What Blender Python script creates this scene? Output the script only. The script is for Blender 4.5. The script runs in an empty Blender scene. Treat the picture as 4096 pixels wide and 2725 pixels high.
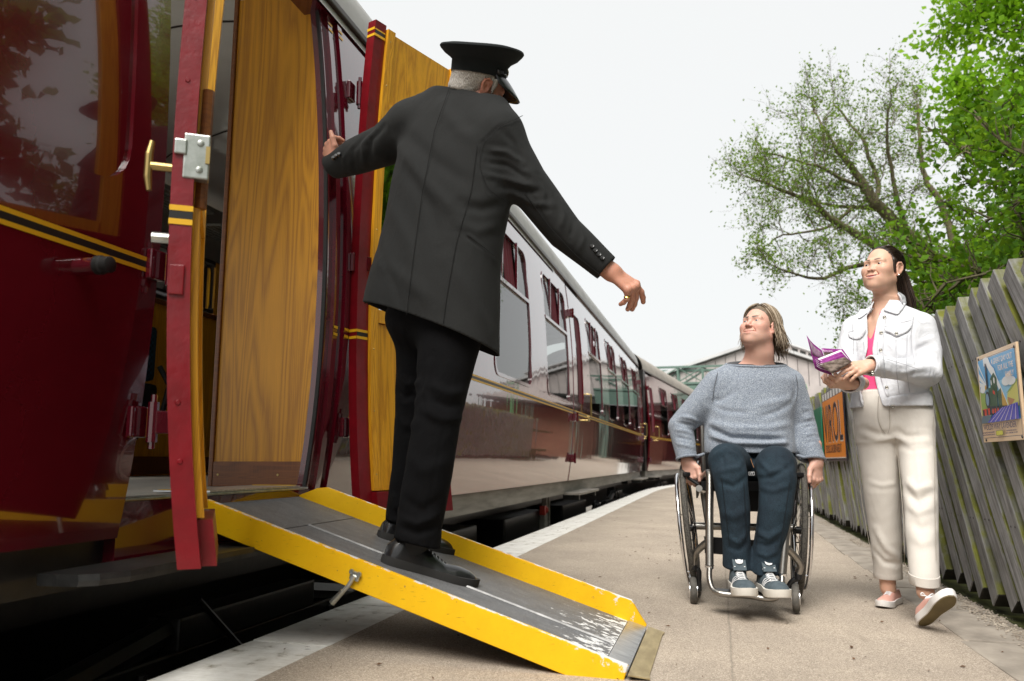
import bpy, bmesh, math, random
import numpy as np
from mathutils import Vector, Matrix

random.seed(7)
RNG = np.random.default_rng(11)
SC = bpy.context.scene
COL = SC.collection
PI = math.pi

# ---------------------------------------------------------------- camera, sky, sun, exposure
cam = bpy.data.objects.new("camera", bpy.data.cameras.new("camera"))
COL.objects.link(cam)
YAW = math.radians(14.3515)
cam.location = (0, 0, 0.66)
cam.rotation_euler = (math.radians(90 + 8.6434), 0, YAW)
cam.data.sensor_width = 36.0
cam.data.lens = 796 / 1024 * 36
cam.data.clip_start = 0.05
cam.data.clip_end = 2000
cam.data.dof.use_dof = True
cam.data.dof.focus_distance = 3.5
cam.data.dof.aperture_fstop = 3.5
SC.camera = cam

SUN_EL, SUN_AZ = math.radians(54), math.radians(186)      # azimuth clockwise from +Y
world = bpy.data.worlds.new("World")
SC.world = world
world.use_nodes = True
wn, wl = world.node_tree.nodes, world.node_tree.links
wn.clear()
w_out = wn.new("ShaderNodeOutputWorld")
w_bg = wn.new("ShaderNodeBackground")
w_bg.inputs["Strength"].default_value = 0.1
w_sky = wn.new("ShaderNodeTexSky")
w_sky.sky_type = 'NISHITA'
w_sky.sun_disc = False
w_sky.sun_elevation = SUN_EL
w_sky.sun_rotation = SUN_AZ
w_sky.air_density = 1.0
w_sky.dust_density = 4.0
w_mix = wn.new("ShaderNodeMix")
w_mix.data_type = 'RGBA'
w_mix.inputs["Factor"].default_value = 0.95
w_mix.inputs["B"].default_value = (2.80, 2.82, 2.775, 1)     # even white cloud deck
wl.new(w_sky.outputs["Color"], w_mix.inputs["A"])
wl.new(w_mix.outputs["Result"], w_bg.inputs["Color"])
wl.new(w_bg.outputs["Background"], w_out.inputs["Surface"])

sun = bpy.data.objects.new("sun", bpy.data.lights.new("sun", 'SUN'))
COL.objects.link(sun)
sun.data.energy = 1.5
sun.data.angle = math.radians(38)
sun.data.color = (1.0, 0.965, 0.91)
_sd = Vector((math.sin(SUN_AZ) * math.cos(SUN_EL), math.cos(SUN_AZ) * math.cos(SUN_EL), math.sin(SUN_EL)))
sun.rotation_euler = _sd.to_track_quat('Z', 'Y').to_euler()
sun.location = _sd * 30

SC.view_settings.view_transform = 'Standard'
SC.view_settings.look = 'None'
SC.view_settings.exposure = 1.75
SC.view_settings.gamma = 1
SC.view_settings.use_curve_mapping = False
SC.render.engine = 'CYCLES'
SC.cycles.use_denoising = True
SC.cycles.max_bounces = 7
SC.cycles.diffuse_bounces = 4
SC.cycles.glossy_bounces = 3
SC.cycles.transmission_bounces = 4
SC.cycles.transparent_max_bounces = 8
SC.cycles.caustics_reflective = False
SC.cycles.caustics_refractive = False
SC.cycles.sample_clamp_indirect = 6

# ---------------------------------------------------------------- materials
def ramp(nt, fac, stops):
    r = nt.nodes.new("ShaderNodeValToRGB")
    e = r.color_ramp.elements
    while len(e) < len(stops):
        e.new(0.5)
    for i, (p, c) in enumerate(stops):
        e[i].position = p
        e[i].color = (*c, 1) if len(c) == 3 else c
    nt.links.new(fac, r.inputs["Fac"])
    return r.outputs["Color"]

def coords(nt, scale=(1, 1, 1), rot=(0, 0, 0), kind="Object"):
    tc = nt.nodes.new("ShaderNodeTexCoord")
    mp = nt.nodes.new("ShaderNodeMapping")
    mp.inputs["Scale"].default_value = scale
    mp.inputs["Rotation"].default_value = rot
    nt.links.new(tc.outputs[kind], mp.inputs["Vector"])
    return mp.outputs["Vector"]

def noise(nt, vec, scale, detail=4, rough=0.55, dist=0.0):
    n = nt.nodes.new("ShaderNodeTexNoise")
    n.inputs["Scale"].default_value = scale
    n.inputs["Detail"].default_value = detail
    n.inputs["Roughness"].default_value = rough
    n.inputs["Distortion"].default_value = dist
    nt.links.new(vec, n.inputs["Vector"])
    return n.outputs["Fac"]

def mixc(nt, fac, a, b, mode='MIX'):
    m = nt.nodes.new("ShaderNodeMix")
    m.data_type = 'RGBA'
    m.blend_type = mode
    for s, v in (("Factor", fac), ("A", a), ("B", b)):
        if isinstance(v, (int, float)):
            m.inputs[s].default_value = v
        elif isinstance(v, (tuple, list)):
            m.inputs[s].default_value = (*v, 1) if len(v) == 3 else v
        else:
            nt.links.new(v, m.inputs[s])
    return m.outputs["Result"]

def math_n(nt, op, a, b=0.0, c=0.0):
    m = nt.nodes.new("ShaderNodeMath")
    m.operation = op
    for i, v in enumerate((a, b, c)):
        if isinstance(v, (int, float)):
            m.inputs[i].default_value = v
        else:
            nt.links.new(v, m.inputs[i])
    return m.outputs[0]

def bump(nt, b, height, strength, dist):
    n = nt.nodes.new("ShaderNodeBump")
    n.inputs["Strength"].default_value = strength
    n.inputs["Distance"].default_value = dist
    nt.links.new(height, n.inputs["Height"])
    nt.links.new(n.outputs["Normal"], b.inputs["Normal"])

def base_mat(name, color=(0.5, 0.5, 0.5), rough=0.5, metal=0.0, ior=1.45, coat=0.0):
    m = bpy.data.materials.new(name)
    m.use_nodes = True
    nt = m.node_tree
    b = nt.nodes["Principled BSDF"]
    b.inputs["Base Color"].default_value = (*color, 1)
    b.inputs["Roughness"].default_value = rough
    b.inputs["Metallic"].default_value = metal
    b.inputs["IOR"].default_value = ior
    b.inputs["Coat Weight"].default_value = coat
    b.inputs["Coat Roughness"].default_value = 0.05
    return m, nt, b

def mat(name, color, rough=0.5, metal=0.0, ior=1.45, coat=0.0, color2=None, nscale=8.0, nstretch=(1, 1, 1),
        lo=0.35, hi=0.65, bscale=None, bstr=0.3, bdist=0.002, bstretch=(1, 1, 1), rough2=None, sheen=0.0, sss=0.0):
    m, nt, b = base_mat(name, color, rough, metal, ior, coat)
    if color2 is not None:
        f = noise(nt, coords(nt, nstretch), nscale, 6, 0.6)
        nt.links.new(ramp(nt, f, [(lo, color), (hi, color2)]), b.inputs["Base Color"])
        if rough2 is not None:
            mr = nt.nodes.new("ShaderNodeMapRange")
            mr.inputs[1].default_value = lo
            mr.inputs[2].default_value = hi
            mr.inputs[3].default_value = rough
            mr.inputs[4].default_value = rough2
            nt.links.new(f, mr.inputs[0])
            nt.links.new(mr.outputs[0], b.inputs["Roughness"])
    if bscale:
        bump(nt, b, noise(nt, coords(nt, bstretch), bscale, 5, 0.6), bstr, bdist)
    if sheen:
        b.inputs["Sheen Weight"].default_value = sheen
        b.inputs["Sheen Roughness"].default_value = 0.4
    if sss:
        b.inputs["Subsurface Weight"].default_value = sss
        b.inputs["Subsurface Radius"].default_value = (0.012, 0.005, 0.003)
        b.inputs["Subsurface Scale"].default_value = 1.0
    return m

# ---------------------------------------------------------------- mesh building
def mesh_np(name, V, F):
    """V (n,3) floats, F list of faces or (m,k) int array."""
    me = bpy.data.meshes.new(name)
    V = np.asarray(V, np.float32)
    if isinstance(F, np.ndarray):
        m, k = F.shape
        me.vertices.add(len(V))
        me.vertices.foreach_set("co", V.ravel())
        me.loops.add(m * k)
        me.loops.foreach_set("vertex_index", F.astype(np.int32).ravel())
        me.polygons.add(m)
        me.polygons.foreach_set("loop_start", np.arange(0, m * k, k, dtype=np.int32))
        me.update(calc_edges=True)
    else:
        me.from_pydata(V.tolist(), [], F)
        me.update()
    return me

def origin_of(o):
    v = Vector((0, 0, 0))
    while o is not None:
        v += Vector(o.location)
        o = o.parent
    return v

def link(name, me, m, parent=None, smooth=False, world_space=True, angle=None):
    o = bpy.data.objects.new(name, me)
    COL.objects.link(o)
    if m is not None:
        for x in (m if isinstance(m, (list, tuple)) else [m]):
            me.materials.append(x)
    if smooth:
        me.polygons.foreach_set("use_smooth", np.ones(len(me.polygons), bool))
        if angle is not None:
            me.set_sharp_from_angle(angle=math.radians(angle))
    if parent is not None:
        if world_space:
            off = origin_of(parent)
            if off.length > 1e-9:
                me.transform(Matrix.Translation(-off))
        o.parent = parent
    return o

class MB:
    """Collects shapes; build() links them as ONE mesh object."""
    def __init__(s):
        s.v, s.f, s.mi, s.cur = [], [], [], 0
    def add(s, V, F):
        n = len(s.v)
        s.v += [tuple(map(float, p)) for p in V]
        s.f += [tuple(int(i) + n for i in q) for q in F]
        s.mi += [s.cur] * len(F)
        return s
    def box(s, c, d, R=None, bev=0.0):
        hx, hy, hz = d[0] / 2, d[1] / 2, d[2] / 2
        c = Vector(c)
        if bev <= 0:
            P = [Vector((x, y, z)) for x in (-hx, hx) for y in (-hy, hy) for z in (-hz, hz)]
            F = [(0, 1, 3, 2), (4, 6, 7, 5), (0, 4, 5, 1), (2, 3, 7, 6), (0, 2, 6, 4), (1, 5, 7, 3)]
        else:
            b = min(bev, hx * .9, hy * .9, hz * .9)
            bm = bmesh.new()
            bmesh.ops.create_cube(bm, size=1)
            bmesh.ops.scale(bm, vec=d, verts=bm.verts)
            bmesh.ops.bevel(bm, geom=bm.edges[:], offset=b, segments=2, affect='EDGES', profile=0.6)
            bm.verts.index_update()
            P = [v.co.copy() for v in bm.verts]
            F = [tuple(v.index for v in f.verts) for f in bm.faces]
            bm.free()
        if R is not None:
            P = [R @ p for p in P]
        return s.add([p + c for p in P], F)
    def box2(s, lo, hi, bev=0.0):
        lo, hi = Vector(lo), Vector(hi)
        return s.box((lo + hi) / 2, [abs(a) for a in (hi - lo)], bev=bev)
    def rings(s, R, cap=True, close=True, loop=False):
        n = len(R[0])
        V = [p for r in R for p in r]
        F = []
        m = len(R)
        for i in range(m - 1 if not loop else m):
            for j in range(n if close else n - 1):
                a, b = i * n + j, i * n + (j + 1) % n
                i2 = (i + 1) % m
                F.append((a, b, i2 * n + (j + 1) % n, i2 * n + j))
        if cap and not loop:
            F.append(tuple(reversed(range(n))))
            F.append(tuple(range((m - 1) * n, m * n)))
        return s.add(V, F)
    def tube(s, P, r, n=8, cap=True, loop=False, flat=None):
        P = [Vector(p) for p in P]
        rr = r if isinstance(r, (list, tuple, np.ndarray)) else [r] * len(P)
        R = []
        up = None
        m = len(P)
        for i, p in enumerate(P):
            if loop:
                t = (P[(i + 1) % m] - P[i - 1]).normalized()
            else:
                t = (P[min(i + 1, m - 1)] - P[max(i - 1, 0)])
                t = t.normalized() if t.length > 1e-9 else Vector((0, 0, 1))
            if up is None:
                up = Vector((0, 0, 1)) if abs(t.z) < .9 else Vector((1, 0, 0))
            x = t.cross(up)
            if x.length < 1e-6:
                x = t.orthogonal()
            x.normalize()
            y = x.cross(t).normalized()
            up = y
            fx, fy = (1, 1) if flat is None else flat
            R.append([p + x * (math.cos(2 * PI * k / n) * rr[i] * fx) + y * (math.sin(2 * PI * k / n) * rr[i] * fy) for k in range(n)])
        return s.rings(R, cap, loop=loop)
    def lathe(s, c, axis, prof, n=24, cap=True):
        """prof: list of (radius, along axis)."""
        a = Vector(axis).normalized()
        x = a.orthogonal().normalized()
        y = a.cross(x)
        c = Vector(c)
        R = [[c + a * h + (x * math.cos(2 * PI * k / n) + y * math.sin(2 * PI * k / n)) * r for k in range(n)] for r, h in prof]
        return s.rings(R, cap)
    def prism(s, poly, a, b):
        """poly: 3D points of one end; a,b offsets of the two ends."""
        a, b = Vector(a), Vector(b)
        return s.rings([[Vector(p) + a for p in poly], [Vector(p) + b for p in poly]])
    def grid(s, G):
        """G[i][j] 3D points, open sheet."""
        n = len(G[0])
        V = [p for r in G for p in r]
        F = [(i * n + j, i * n + j + 1, (i + 1) * n + j + 1, (i + 1) * n + j) for i in range(len(G) - 1) for j in range(n - 1)]
        return s.add(V, F)
    def mesh(s, name):
        me = bpy.data.meshes.new(name)
        me.from_pydata(s.v, [], s.f)
        if any(s.mi):
            me.polygons.foreach_set("material_index", s.mi)
        bm = bmesh.new()
        bm.from_mesh(me)
        bmesh.ops.recalc_face_normals(bm, faces=bm.faces)
        bm.to_mesh(me)
        bm.free()
        me.update()
        return me
    def build(s, name, m, parent=None, smooth=False, angle=35, world_space=True):
        return link(name, s.mesh(name), m, parent, smooth, world_space, angle if smooth else None)

def tag(o, label=None, cat=None, group=None, kind=None):
    for k, v in (("label", label), ("category", cat), ("group", group), ("kind", kind)):
        if v:
            o[k] = v
    return o

def thing(name, label, cat, loc=(0, 0, 0), rz=0.0, group=None):
    o = bpy.data.objects.new(name, None)
    COL.objects.link(o)
    o.location = loc
    o.rotation_euler = (0, 0, rz)
    o.empty_display_size = 0.1
    return tag(o, label, cat, group)

def solidify(o, t, off=-1.0):
    md = o.modifiers.new("thickness", 'SOLIDIFY')
    md.thickness = t
    md.offset = off
    return o

_font_cache = {}
def text_obj(name, s, m, parent, size, place, width=None, ext=0.0004, align='LEFT', sx=1.0, track=1.0):
    """flat lettering as a mesh; place = 4x4 matrix (x along the words, y up the letters, z out)."""
    cu = bpy.data.curves.new(name, 'FONT')
    cu.body = s
    cu.size = size
    cu.extrude = ext
    cu.align_x = align
    cu.space_character = track
    cu.resolution_u = 3
    o = bpy.data.objects.new(name, cu)
    COL.objects.link(o)
    dg = bpy.context.evaluated_depsgraph_get()
    me = bpy.data.meshes.new_from_object(o.evaluated_get(dg))
    bpy.data.objects.remove(o)
    w = max((v.co.x for v in me.vertices), default=1) - min((v.co.x for v in me.vertices), default=0)
    k = sx if width is None else width / max(w, 1e-6)
    me.transform(Matrix.Diagonal((k, 1, 1, 1)))
    me.transform(place)
    me.materials.clear()
    return link(name, me, m, parent)
# ================================================================ SETTING
M = {}
def asphalt():
    m, nt, b = base_mat("tan_asphalt", (0.28, 0.23, 0.18), 0.9)
    v = coords(nt)
    f = noise(nt, v, 260, 3, 0.7)
    g = noise(nt, v, 1.6, 5, 0.6)
    vo = nt.nodes.new("ShaderNodeTexVoronoi")
    vo.inputs["Scale"].default_value = 190
    nt.links.new(v, vo.inputs["Vector"])
    c1 = ramp(nt, f, [(0.3, (0.23, 0.194, 0.155)), (0.52, (0.46, 0.402, 0.335)), (0.72, (0.72, 0.655, 0.575))])
    c2 = ramp(nt, vo.outputs["Color"], [(0.1, (0.62, 0.60, 0.58)), (0.9, (1.15, 1.12, 1.1))])
    c = mixc(nt, 0.8, c1, c2, 'MULTIPLY')
    c = mixc(nt, 0.75, c, ramp(nt, g, [(0.3, (0.74, 0.72, 0.70)), (0.7, (1.08, 1.06, 1.02))]), 'MULTIPLY')
    st = noise(nt, coords(nt, (1, .35, 1)), 2.6, 6, 0.7)
    c = mixc(nt, ramp(nt, st, [(0.60, (0, 0, 0)), (0.72, (.45, .45, .45))]), c, (0.20, 0.165, 0.13))
    wv = noise(nt, coords(nt, (7, 1, 1)), 1.3, 3, 0.5)
    sx = nt.nodes.new("ShaderNodeSeparateXYZ"); nt.links.new(coords(nt), sx.inputs[0])
    d_ = math_n(nt, 'ABSOLUTE', math_n(nt, 'SUBTRACT', math_n(nt, 'ADD', sx.outputs["X"], math_n(nt, 'MULTIPLY', math_n(nt, 'SUBTRACT', wv, 0.5), .02)), .02))
    c = mixc(nt, ramp(nt, d_, [(0.001, (.42, .42, .42)), (0.006, (0, 0, 0))]), c, (0.10, 0.085, 0.07))
    nt.links.new(c, b.inputs["Base Color"])
    bump(nt, b, f, 0.55, 0.004)
    return m
M['asphalt'] = asphalt()
def painted_edge():
    m, nt, b = base_mat("worn_white_paint", (0.75, 0.73, 0.69), 0.75)
    v = coords(nt, kind="Object")
    f = noise(nt, v, 9, 8, 0.68)
    g = noise(nt, coords(nt, (2, 60, 1)), 3, 4, 0.6)
    c = ramp(nt, f, [(0.36, (0.30, 0.27, 0.22)), (0.435, (0.70, 0.68, 0.63)), (0.6, (0.84, 0.83, 0.79))])
    c = mixc(nt, 0.5, c, ramp(nt, g, [(0.36, (0.72, 0.70, 0.66)), (0.5, (1, 1, 1))]), 'MULTIPLY')
    nt.links.new(c, b.inputs["Base Color"])
    bump(nt, b, g, 0.4, 0.003)
    return m
M['white_edge'] = painted_edge()
M['brickface'] = mat("platform_face_brick", (0.06, 0.045, 0.035), 0.95, color2=(0.11, 0.08, 0.06), nscale=20, bscale=60)
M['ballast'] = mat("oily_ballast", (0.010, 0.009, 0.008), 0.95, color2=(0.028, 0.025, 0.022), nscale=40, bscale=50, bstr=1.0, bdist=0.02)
M['flag'] = mat("weathered_flagstone", (0.24, 0.21, 0.175), 0.9, color2=(0.42, 0.37, 0.31), nscale=5, bscale=120, bstr=0.5, bdist=0.003)
M['gravel'] = mat("pale_gravel", (0.22, 0.18, 0.14), 0.9, color2=(0.5, 0.44, 0.36), nscale=30)
M['earth'] = mat("dark_soil", (0.05, 0.045, 0.03), 1.0, color2=(0.10, 0.09, 0.05), nscale=6, bscale=40, bstr=0.7, bdist=0.01)
M['grass'] = mat("bank_grass", (0.04, 0.07, 0.015), 1.0, color2=(0.09, 0.13, 0.03), nscale=12, bscale=30, bstr=1, bdist=0.03)

def gz(x, y=0):
    """platform surface: falls gently away from the track."""
    return -0.02 * (x - 0.15)
def edge_x(y):
    if y < 17: return -1.60
    if y < 21: return -1.60 + (y - 17) ** 2 / 80
    return -1.40 + (y - 21) * 0.12

ys = [-6 + 0.75 * i for i in range(75)]
mb = MB()
G = []
for y in ys:
    e = edge_x(y)
    G.append([(x, y, gz(x)) for x in (e + 0.27, e + 0.8, -0.2 + max(0, e + 1.6), 0.9 + max(0, (y - 21) * 0.12))])
mb.grid(G)
tag(mb.build("platform", M['asphalt']), kind="structure")

mb = MB()
mb.grid([[(edge_x(y) + 0.06, y, -0.04), (edge_x(y) + 0.06, y, -1.05)] for y in ys])
tag(mb.build("platform_face", M['brickface']), kind="structure")
M['concrete'] = mat("pale_bounce_platform", (0.42, 0.40, 0.37), 0.9, color2=(0.5, 0.48, 0.44), nscale=2)
mb = MB(); mb.box2((-14, -12, -1.0), (-5.6, 30, .02)); tag(mb.build("bounce_platform", M['concrete']), kind="structure")  # unseen; added and kept pale to bounce daylight into the carriage interior
mb = MB()
mb.grid([[(x, y, -1.0) for x in (-60, -5, 8, 60)] for y in (-20, 10, 40, 120)])
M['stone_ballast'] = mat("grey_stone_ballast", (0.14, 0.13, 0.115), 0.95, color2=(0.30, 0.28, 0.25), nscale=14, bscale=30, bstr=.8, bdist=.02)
tag(mb.build("ground", M['stone_ballast']), kind="structure")
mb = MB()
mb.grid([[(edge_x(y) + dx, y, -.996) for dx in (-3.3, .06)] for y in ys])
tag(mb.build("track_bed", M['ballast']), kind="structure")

# coping: every painted edge slab is a piece of the platform's edge
coping = thing("platform_edge", "row of white painted coping slabs along the platform edge", None)
coping["kind"] = "structure"
mb = MB(); mb.box((0.135, 0, 0), (0.30, 0.742, 0.09), bev=0.006)
slab_me = mb.mesh("coping_slab"); slab_me.materials.append(M['white_edge'])
for i in range(52):
    y = -3.0 + 0.75 * i
    o = bpy.data.objects.new("coping_slab", slab_me)
    COL.objects.link(o); o.parent = coping
    o.location = (edge_x(y) - 0.01, y, gz(edge_x(y) + .13) - 0.042 + random.uniform(-.0015, .0015))
    sl = (edge_x(y + .3) - edge_x(y - .3)) / 0.6
    o.rotation_euler = (0, math.radians(1.15), -math.atan(sl) + random.uniform(-.004, .004))

# flagstones between the asphalt and the fence
path = thing("flagstone_path", "narrow strip of old flagstones beside the fence", None)
path["kind"] = "structure"
flag_mes = []
for k in range(4):
    mb = MB(); mb.box((0, 0, 0), (0.30, 0.62 + 0.05 * k, 0.05), bev=0.008)
    me = mb.mesh("flagstone"); me.materials.append(M['flag']); flag_mes.append(me)
y = -2.2
i = 0
while y < 17:
    L = 0.62 + 0.05 * (i % 4)
    o = bpy.data.objects.new("flagstone", flag_mes[i % 4])
    COL.objects.link(o); o.parent = path
    o.location = (1.03 + random.uniform(-.012, .012), y + L / 2, gz(1.03) - 0.019 + random.uniform(-.003, .003))
    o.rotation_euler = (random.uniform(-.006, .006), 0.02, random.uniform(-.02, .02))
    y += L + 0.018
    i += 1
mb = MB(); mb.grid([[(x, y, gz(x) - 0.025) for x in (0.6, 1.0, 1.6)] for y in (-6, 8, 22)])
tag(mb.build("path_bed", M['earth']), kind="structure")

# loose gravel along the foot of the fence + little leaves and twigs lying about
mb = MB()
rr = random.Random(3)
def pebble(mb, p, s):
    P = [Vector((rr.uniform(.6, 1) * a, rr.uniform(.6, 1) * b, rr.uniform(.5, .9) * c)) * s for a, b, c in
         ((1, 0, 0), (-1, 0, 0), (0, 1, 0), (0, -1, 0), (0, 0, .7), (0, 0, -.4))]
    a = rr.uniform(0, PI)
    R = Matrix.Rotation(a, 3, 'Z')
    F = [(0, 2, 4), (2, 1, 4), (1, 3, 4), (3, 0, 4), (2, 0, 5), (1, 2, 5), (3, 1, 5), (0, 3, 5)]
    mb.add([R @ q + Vector(p) for q in P], F)
for i in range(5200):
    y = 2.2 + 9 * rr.random() ** 1.6
    x = 1.135 + rr.gauss(0, 0.035)
    pebble(mb, (x, y, gz(x) + 0.006), rr.uniform(0.004, 0.010))
tag(mb.build("gravel", M['gravel']), "loose pale gravel washed along the foot of the fence", "gravel", kind="stuff")
M['litter'] = mat("dry_leaf_litter", (0.05, 0.03, 0.018), 0.9, color2=(0.16, 0.08, 0.04), nscale=40)
mb = MB()
for i in range(170):
    x = rr.uniform(-1.5, 1.0); y = 1.9 + rr.random() ** 1.5 * 9
    s = rr.uniform(0.005, 0.014)
    a = rr.uniform(0, 2 * PI)
    u = Vector((math.cos(a), math.sin(a), 0)); w = Vector((-u.y, u.x, 0)) * rr.uniform(.3, .7)
    c = Vector((x, y, gz(x) + 0.004 + (0.003 if x < -1.3 else 0)))
    mb.add([c - u * s, c + w * s + Vector((0, 0, .004)), c + u * s + Vector((0, 0, .002)), c - w * s], [(0, 1, 2), (0, 2, 3)])
tag(mb.build("leaf_litter", M['litter']), "small dry leaves and twigs scattered on the platform", "litter", kind="stuff")
# ================================================================ CARRIAGES
def maroon(name, ripple=1.0, col=(0.105, 0.006, 0.014)):
    m, nt, b = base_mat(name, col, 0.12, 0, 1.5, 1.0)
    b.inputs["Coat IOR"].default_value = 1.55
    b.inputs["Coat Roughness"].default_value = 0.02
    f = noise(nt, coords(nt), 3.0, 5, 0.6)
    c = mixc(nt, 0.8, col, ramp(nt, f, [(0.3, (0.82, 0.8, 0.8)), (0.7, (1.1, 1.1, 1.1))]), 'MULTIPLY')
    nt.links.new(c, b.inputs["Base Color"])
    if ripple:
        f1 = noise(nt, coords(nt, (1, 5, 0.5)), 1.8, 1, 0.4)
        f2 = noise(nt, coords(nt, (1, 2, 1)), 1.1, 1, 0.4)
        h = math_n(nt, 'ADD', math_n(nt, 'MULTIPLY', f1, 0.35), f2)
        n = nt.nodes.new("ShaderNodeBump")
        n.inputs["Strength"].default_value = 0.10 * ripple
        n.inputs["Distance"].default_value = 0.02
        nt.links.new(h, n.inputs["Height"])
        nt.links.new(n.outputs["Normal"], b.inputs["Coat Normal"])
    return m
M['maroon'] = maroon("maroon_coach_paint", 1.0, (0.105, 0.005, 0.011))
M['maroon_gloss'] = maroon("maroon_door_paint", 0.4, (0.085, 0.0035, 0.010))
M['maroon_red'] = mat("chipped_red_edge_paint", (0.20, 0.004, 0.010), 0.34, coat=0.15, color2=(0.15, 0.004, 0.008), nscale=14, bscale=25, bstr=0.5, bdist=0.004)
M['yellow_line'] = mat("yellow_lining", (0.75, 0.42, 0.015), 0.4)
M['black_line'] = mat("black_lining", (0.012, 0.012, 0.012), 0.4)
def clear_glass(name="clear_door_glass", ior=1.5, tint=(0.80, 0.84, 0.82)):
    m, nt, b = base_mat(name, (0.8, 0.85, 0.85), 0.02)
    out = nt.nodes["Material Output"]
    tr = nt.nodes.new("ShaderNodeBsdfTransparent")
    tr.inputs["Color"].default_value = (*tint, 1)
    gl = nt.nodes.new("ShaderNodeBsdfGlossy")
    gl.inputs["Roughness"].default_value = 0.02
    fr = nt.nodes.new("ShaderNodeFresnel")
    fr.inputs["IOR"].default_value = ior
    mx = nt.nodes.new("ShaderNodeMixShader")
    nt.links.new(fr.outputs[0], mx.inputs[0])
    nt.links.new(tr.outputs[0], mx.inputs[1])
    nt.links.new(gl.outputs[0], mx.inputs[2])
    nt.links.new(mx.outputs[0], out.inputs["Surface"])
    return m
M['clear'] = clear_glass()
M['glass'] = clear_glass("carriage_window_glass", 2.3, (0.55, 0.60, 0.58))
M['cream'] = mat("grey_roof_paint", (0.42, 0.41, 0.39), 0.45, color2=(0.30, 0.29, 0.27), nscale=2.5, bscale=20, bstr=0.1)
M['roof2'] = mat("dusty_roof_paint", (0.36, 0.32, 0.27), 0.6, color2=(0.27, 0.24, 0.20), nscale=2.5)
M['gutter'] = mat("dark_brown_gutter", (0.035, 0.016, 0.012), 0.35)
M['black'] = mat("greasy_black_iron", (0.006, 0.006, 0.006), 0.36, color2=(0.014, 0.0125, 0.011), nscale=12, bscale=40, bstr=0.4)
M['rubber'] = mat("black_rubber", (0.012, 0.012, 0.012), 0.6)
M['solebar'] = mat("weathered_grey_solebar", (0.17, 0.155, 0.135), 0.8, color2=(0.28, 0.26, 0.23), nscale=6, nstretch=(1, .3, 3), bscale=60)
M['steel'] = mat("worn_plated_steel", (0.55, 0.56, 0.53), 0.3, 0.9, color2=(0.35, 0.37, 0.33), nscale=25)
M['brass'] = mat("tarnished_brass", (0.45, 0.33, 0.13), 0.35, 0.9)
M['curtain'] = mat("maroon_curtain", (0.13, 0.008, 0.02), 0.8)
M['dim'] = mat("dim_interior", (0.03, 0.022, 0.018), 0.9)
M['lino'] = mat("grey_lino_floor", (0.36, 0.34, 0.31), 0.5, color2=(0.44, 0.42, 0.38), nscale=3)
M['ceil'] = mat("cream_ceiling_laminate", (0.74, 0.73, 0.69), 0.18, color2=(0.66, 0.65, 0.61), nscale=2, coat=0.4)

def wood(name, dark, light, axis_scale=(14, 14, 1.0), gloss=0.42, seed=0.0):
    m, nt, b = base_mat(name, light, gloss, 0, 1.45, 0.12)
    b.inputs["Coat Roughness"].default_value = 0.18
    tc = nt.nodes.new("ShaderNodeTexCoord")
    mp = nt.nodes.new("ShaderNodeMapping")
    mp.inputs["Location"].default_value = (seed, seed * 1.7, seed * .3)
    mp.inputs["Scale"].default_value = axis_scale
    nt.links.new(tc.outputs["Object"], mp.inputs["Vector"])
    v = mp.outputs["Vector"]
    big = noise(nt, v, 0.42, 2, 0.45, 0.5)                       # broad cathedral figure
    rings_ = math_n(nt, 'FRACT', math_n(nt, 'MULTIPLY', big, 15.0))
    tri = math_n(nt, 'ABSOLUTE', math_n(nt, 'SUBTRACT', rings_, 0.5))
    fine = noise(nt, coords(nt, (260, 260, 5)), 1.0, 3, 0.6)
    fac = math_n(nt, 'ADD', math_n(nt, 'MULTIPLY', tri, 0.75), math_n(nt, 'MULTIPLY', fine, 0.75))
    c = ramp(nt, fac, [(0.26, dark), (0.62, light), (0.95, tuple(min(1, x * 1.18) for x in light))])
    blot = noise(nt, coords(nt), 1.7, 3, 0.5)
    c = mixc(nt, 0.6, c, ramp(nt, blot, [(0.3, (0.82, 0.80, 0.76)), (0.7, (1.08, 1.06, 1.0))]), 'MULTIPLY')
    nt.links.new(c, b.inputs["Base Color"])
    bump(nt, b, fine, 0.12, 0.001)
    return m
M['oak'] = wood("varnished_oak", (0.34, 0.135, 0.007), (0.56, 0.255, 0.012))
M['oak_bright'] = wood("bright_varnished_oak", (0.52, 0.21, 0.007), (0.78, 0.375, 0.013), seed=3.1)
M['oak_trim'] = wood("amber_oak_trim", (0.54, 0.22, 0.008), (0.80, 0.39, 0.018), (40, 40, 1.5), seed=6)
M['oak_dark'] = wood("dark_kick_board", (0.10, 0.030, 0.006), (0.17, 0.055, 0.010), (3, 14, 40), seed=9)

_pz = np.array([0.40, 0.60, 0.85, 1.27, 1.90, 2.40, 2.75, 2.95])
_px = np.array([-0.085, -0.055, -0.022, 0.0, -0.006, -0.038, -0.075, -0.105])
_pc = np.polyfit(_pz, _px, 4)
def px(z):
    return float(np.polyval(_pc, z))
Z0, Z1 = 0.43, 2.92

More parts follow.
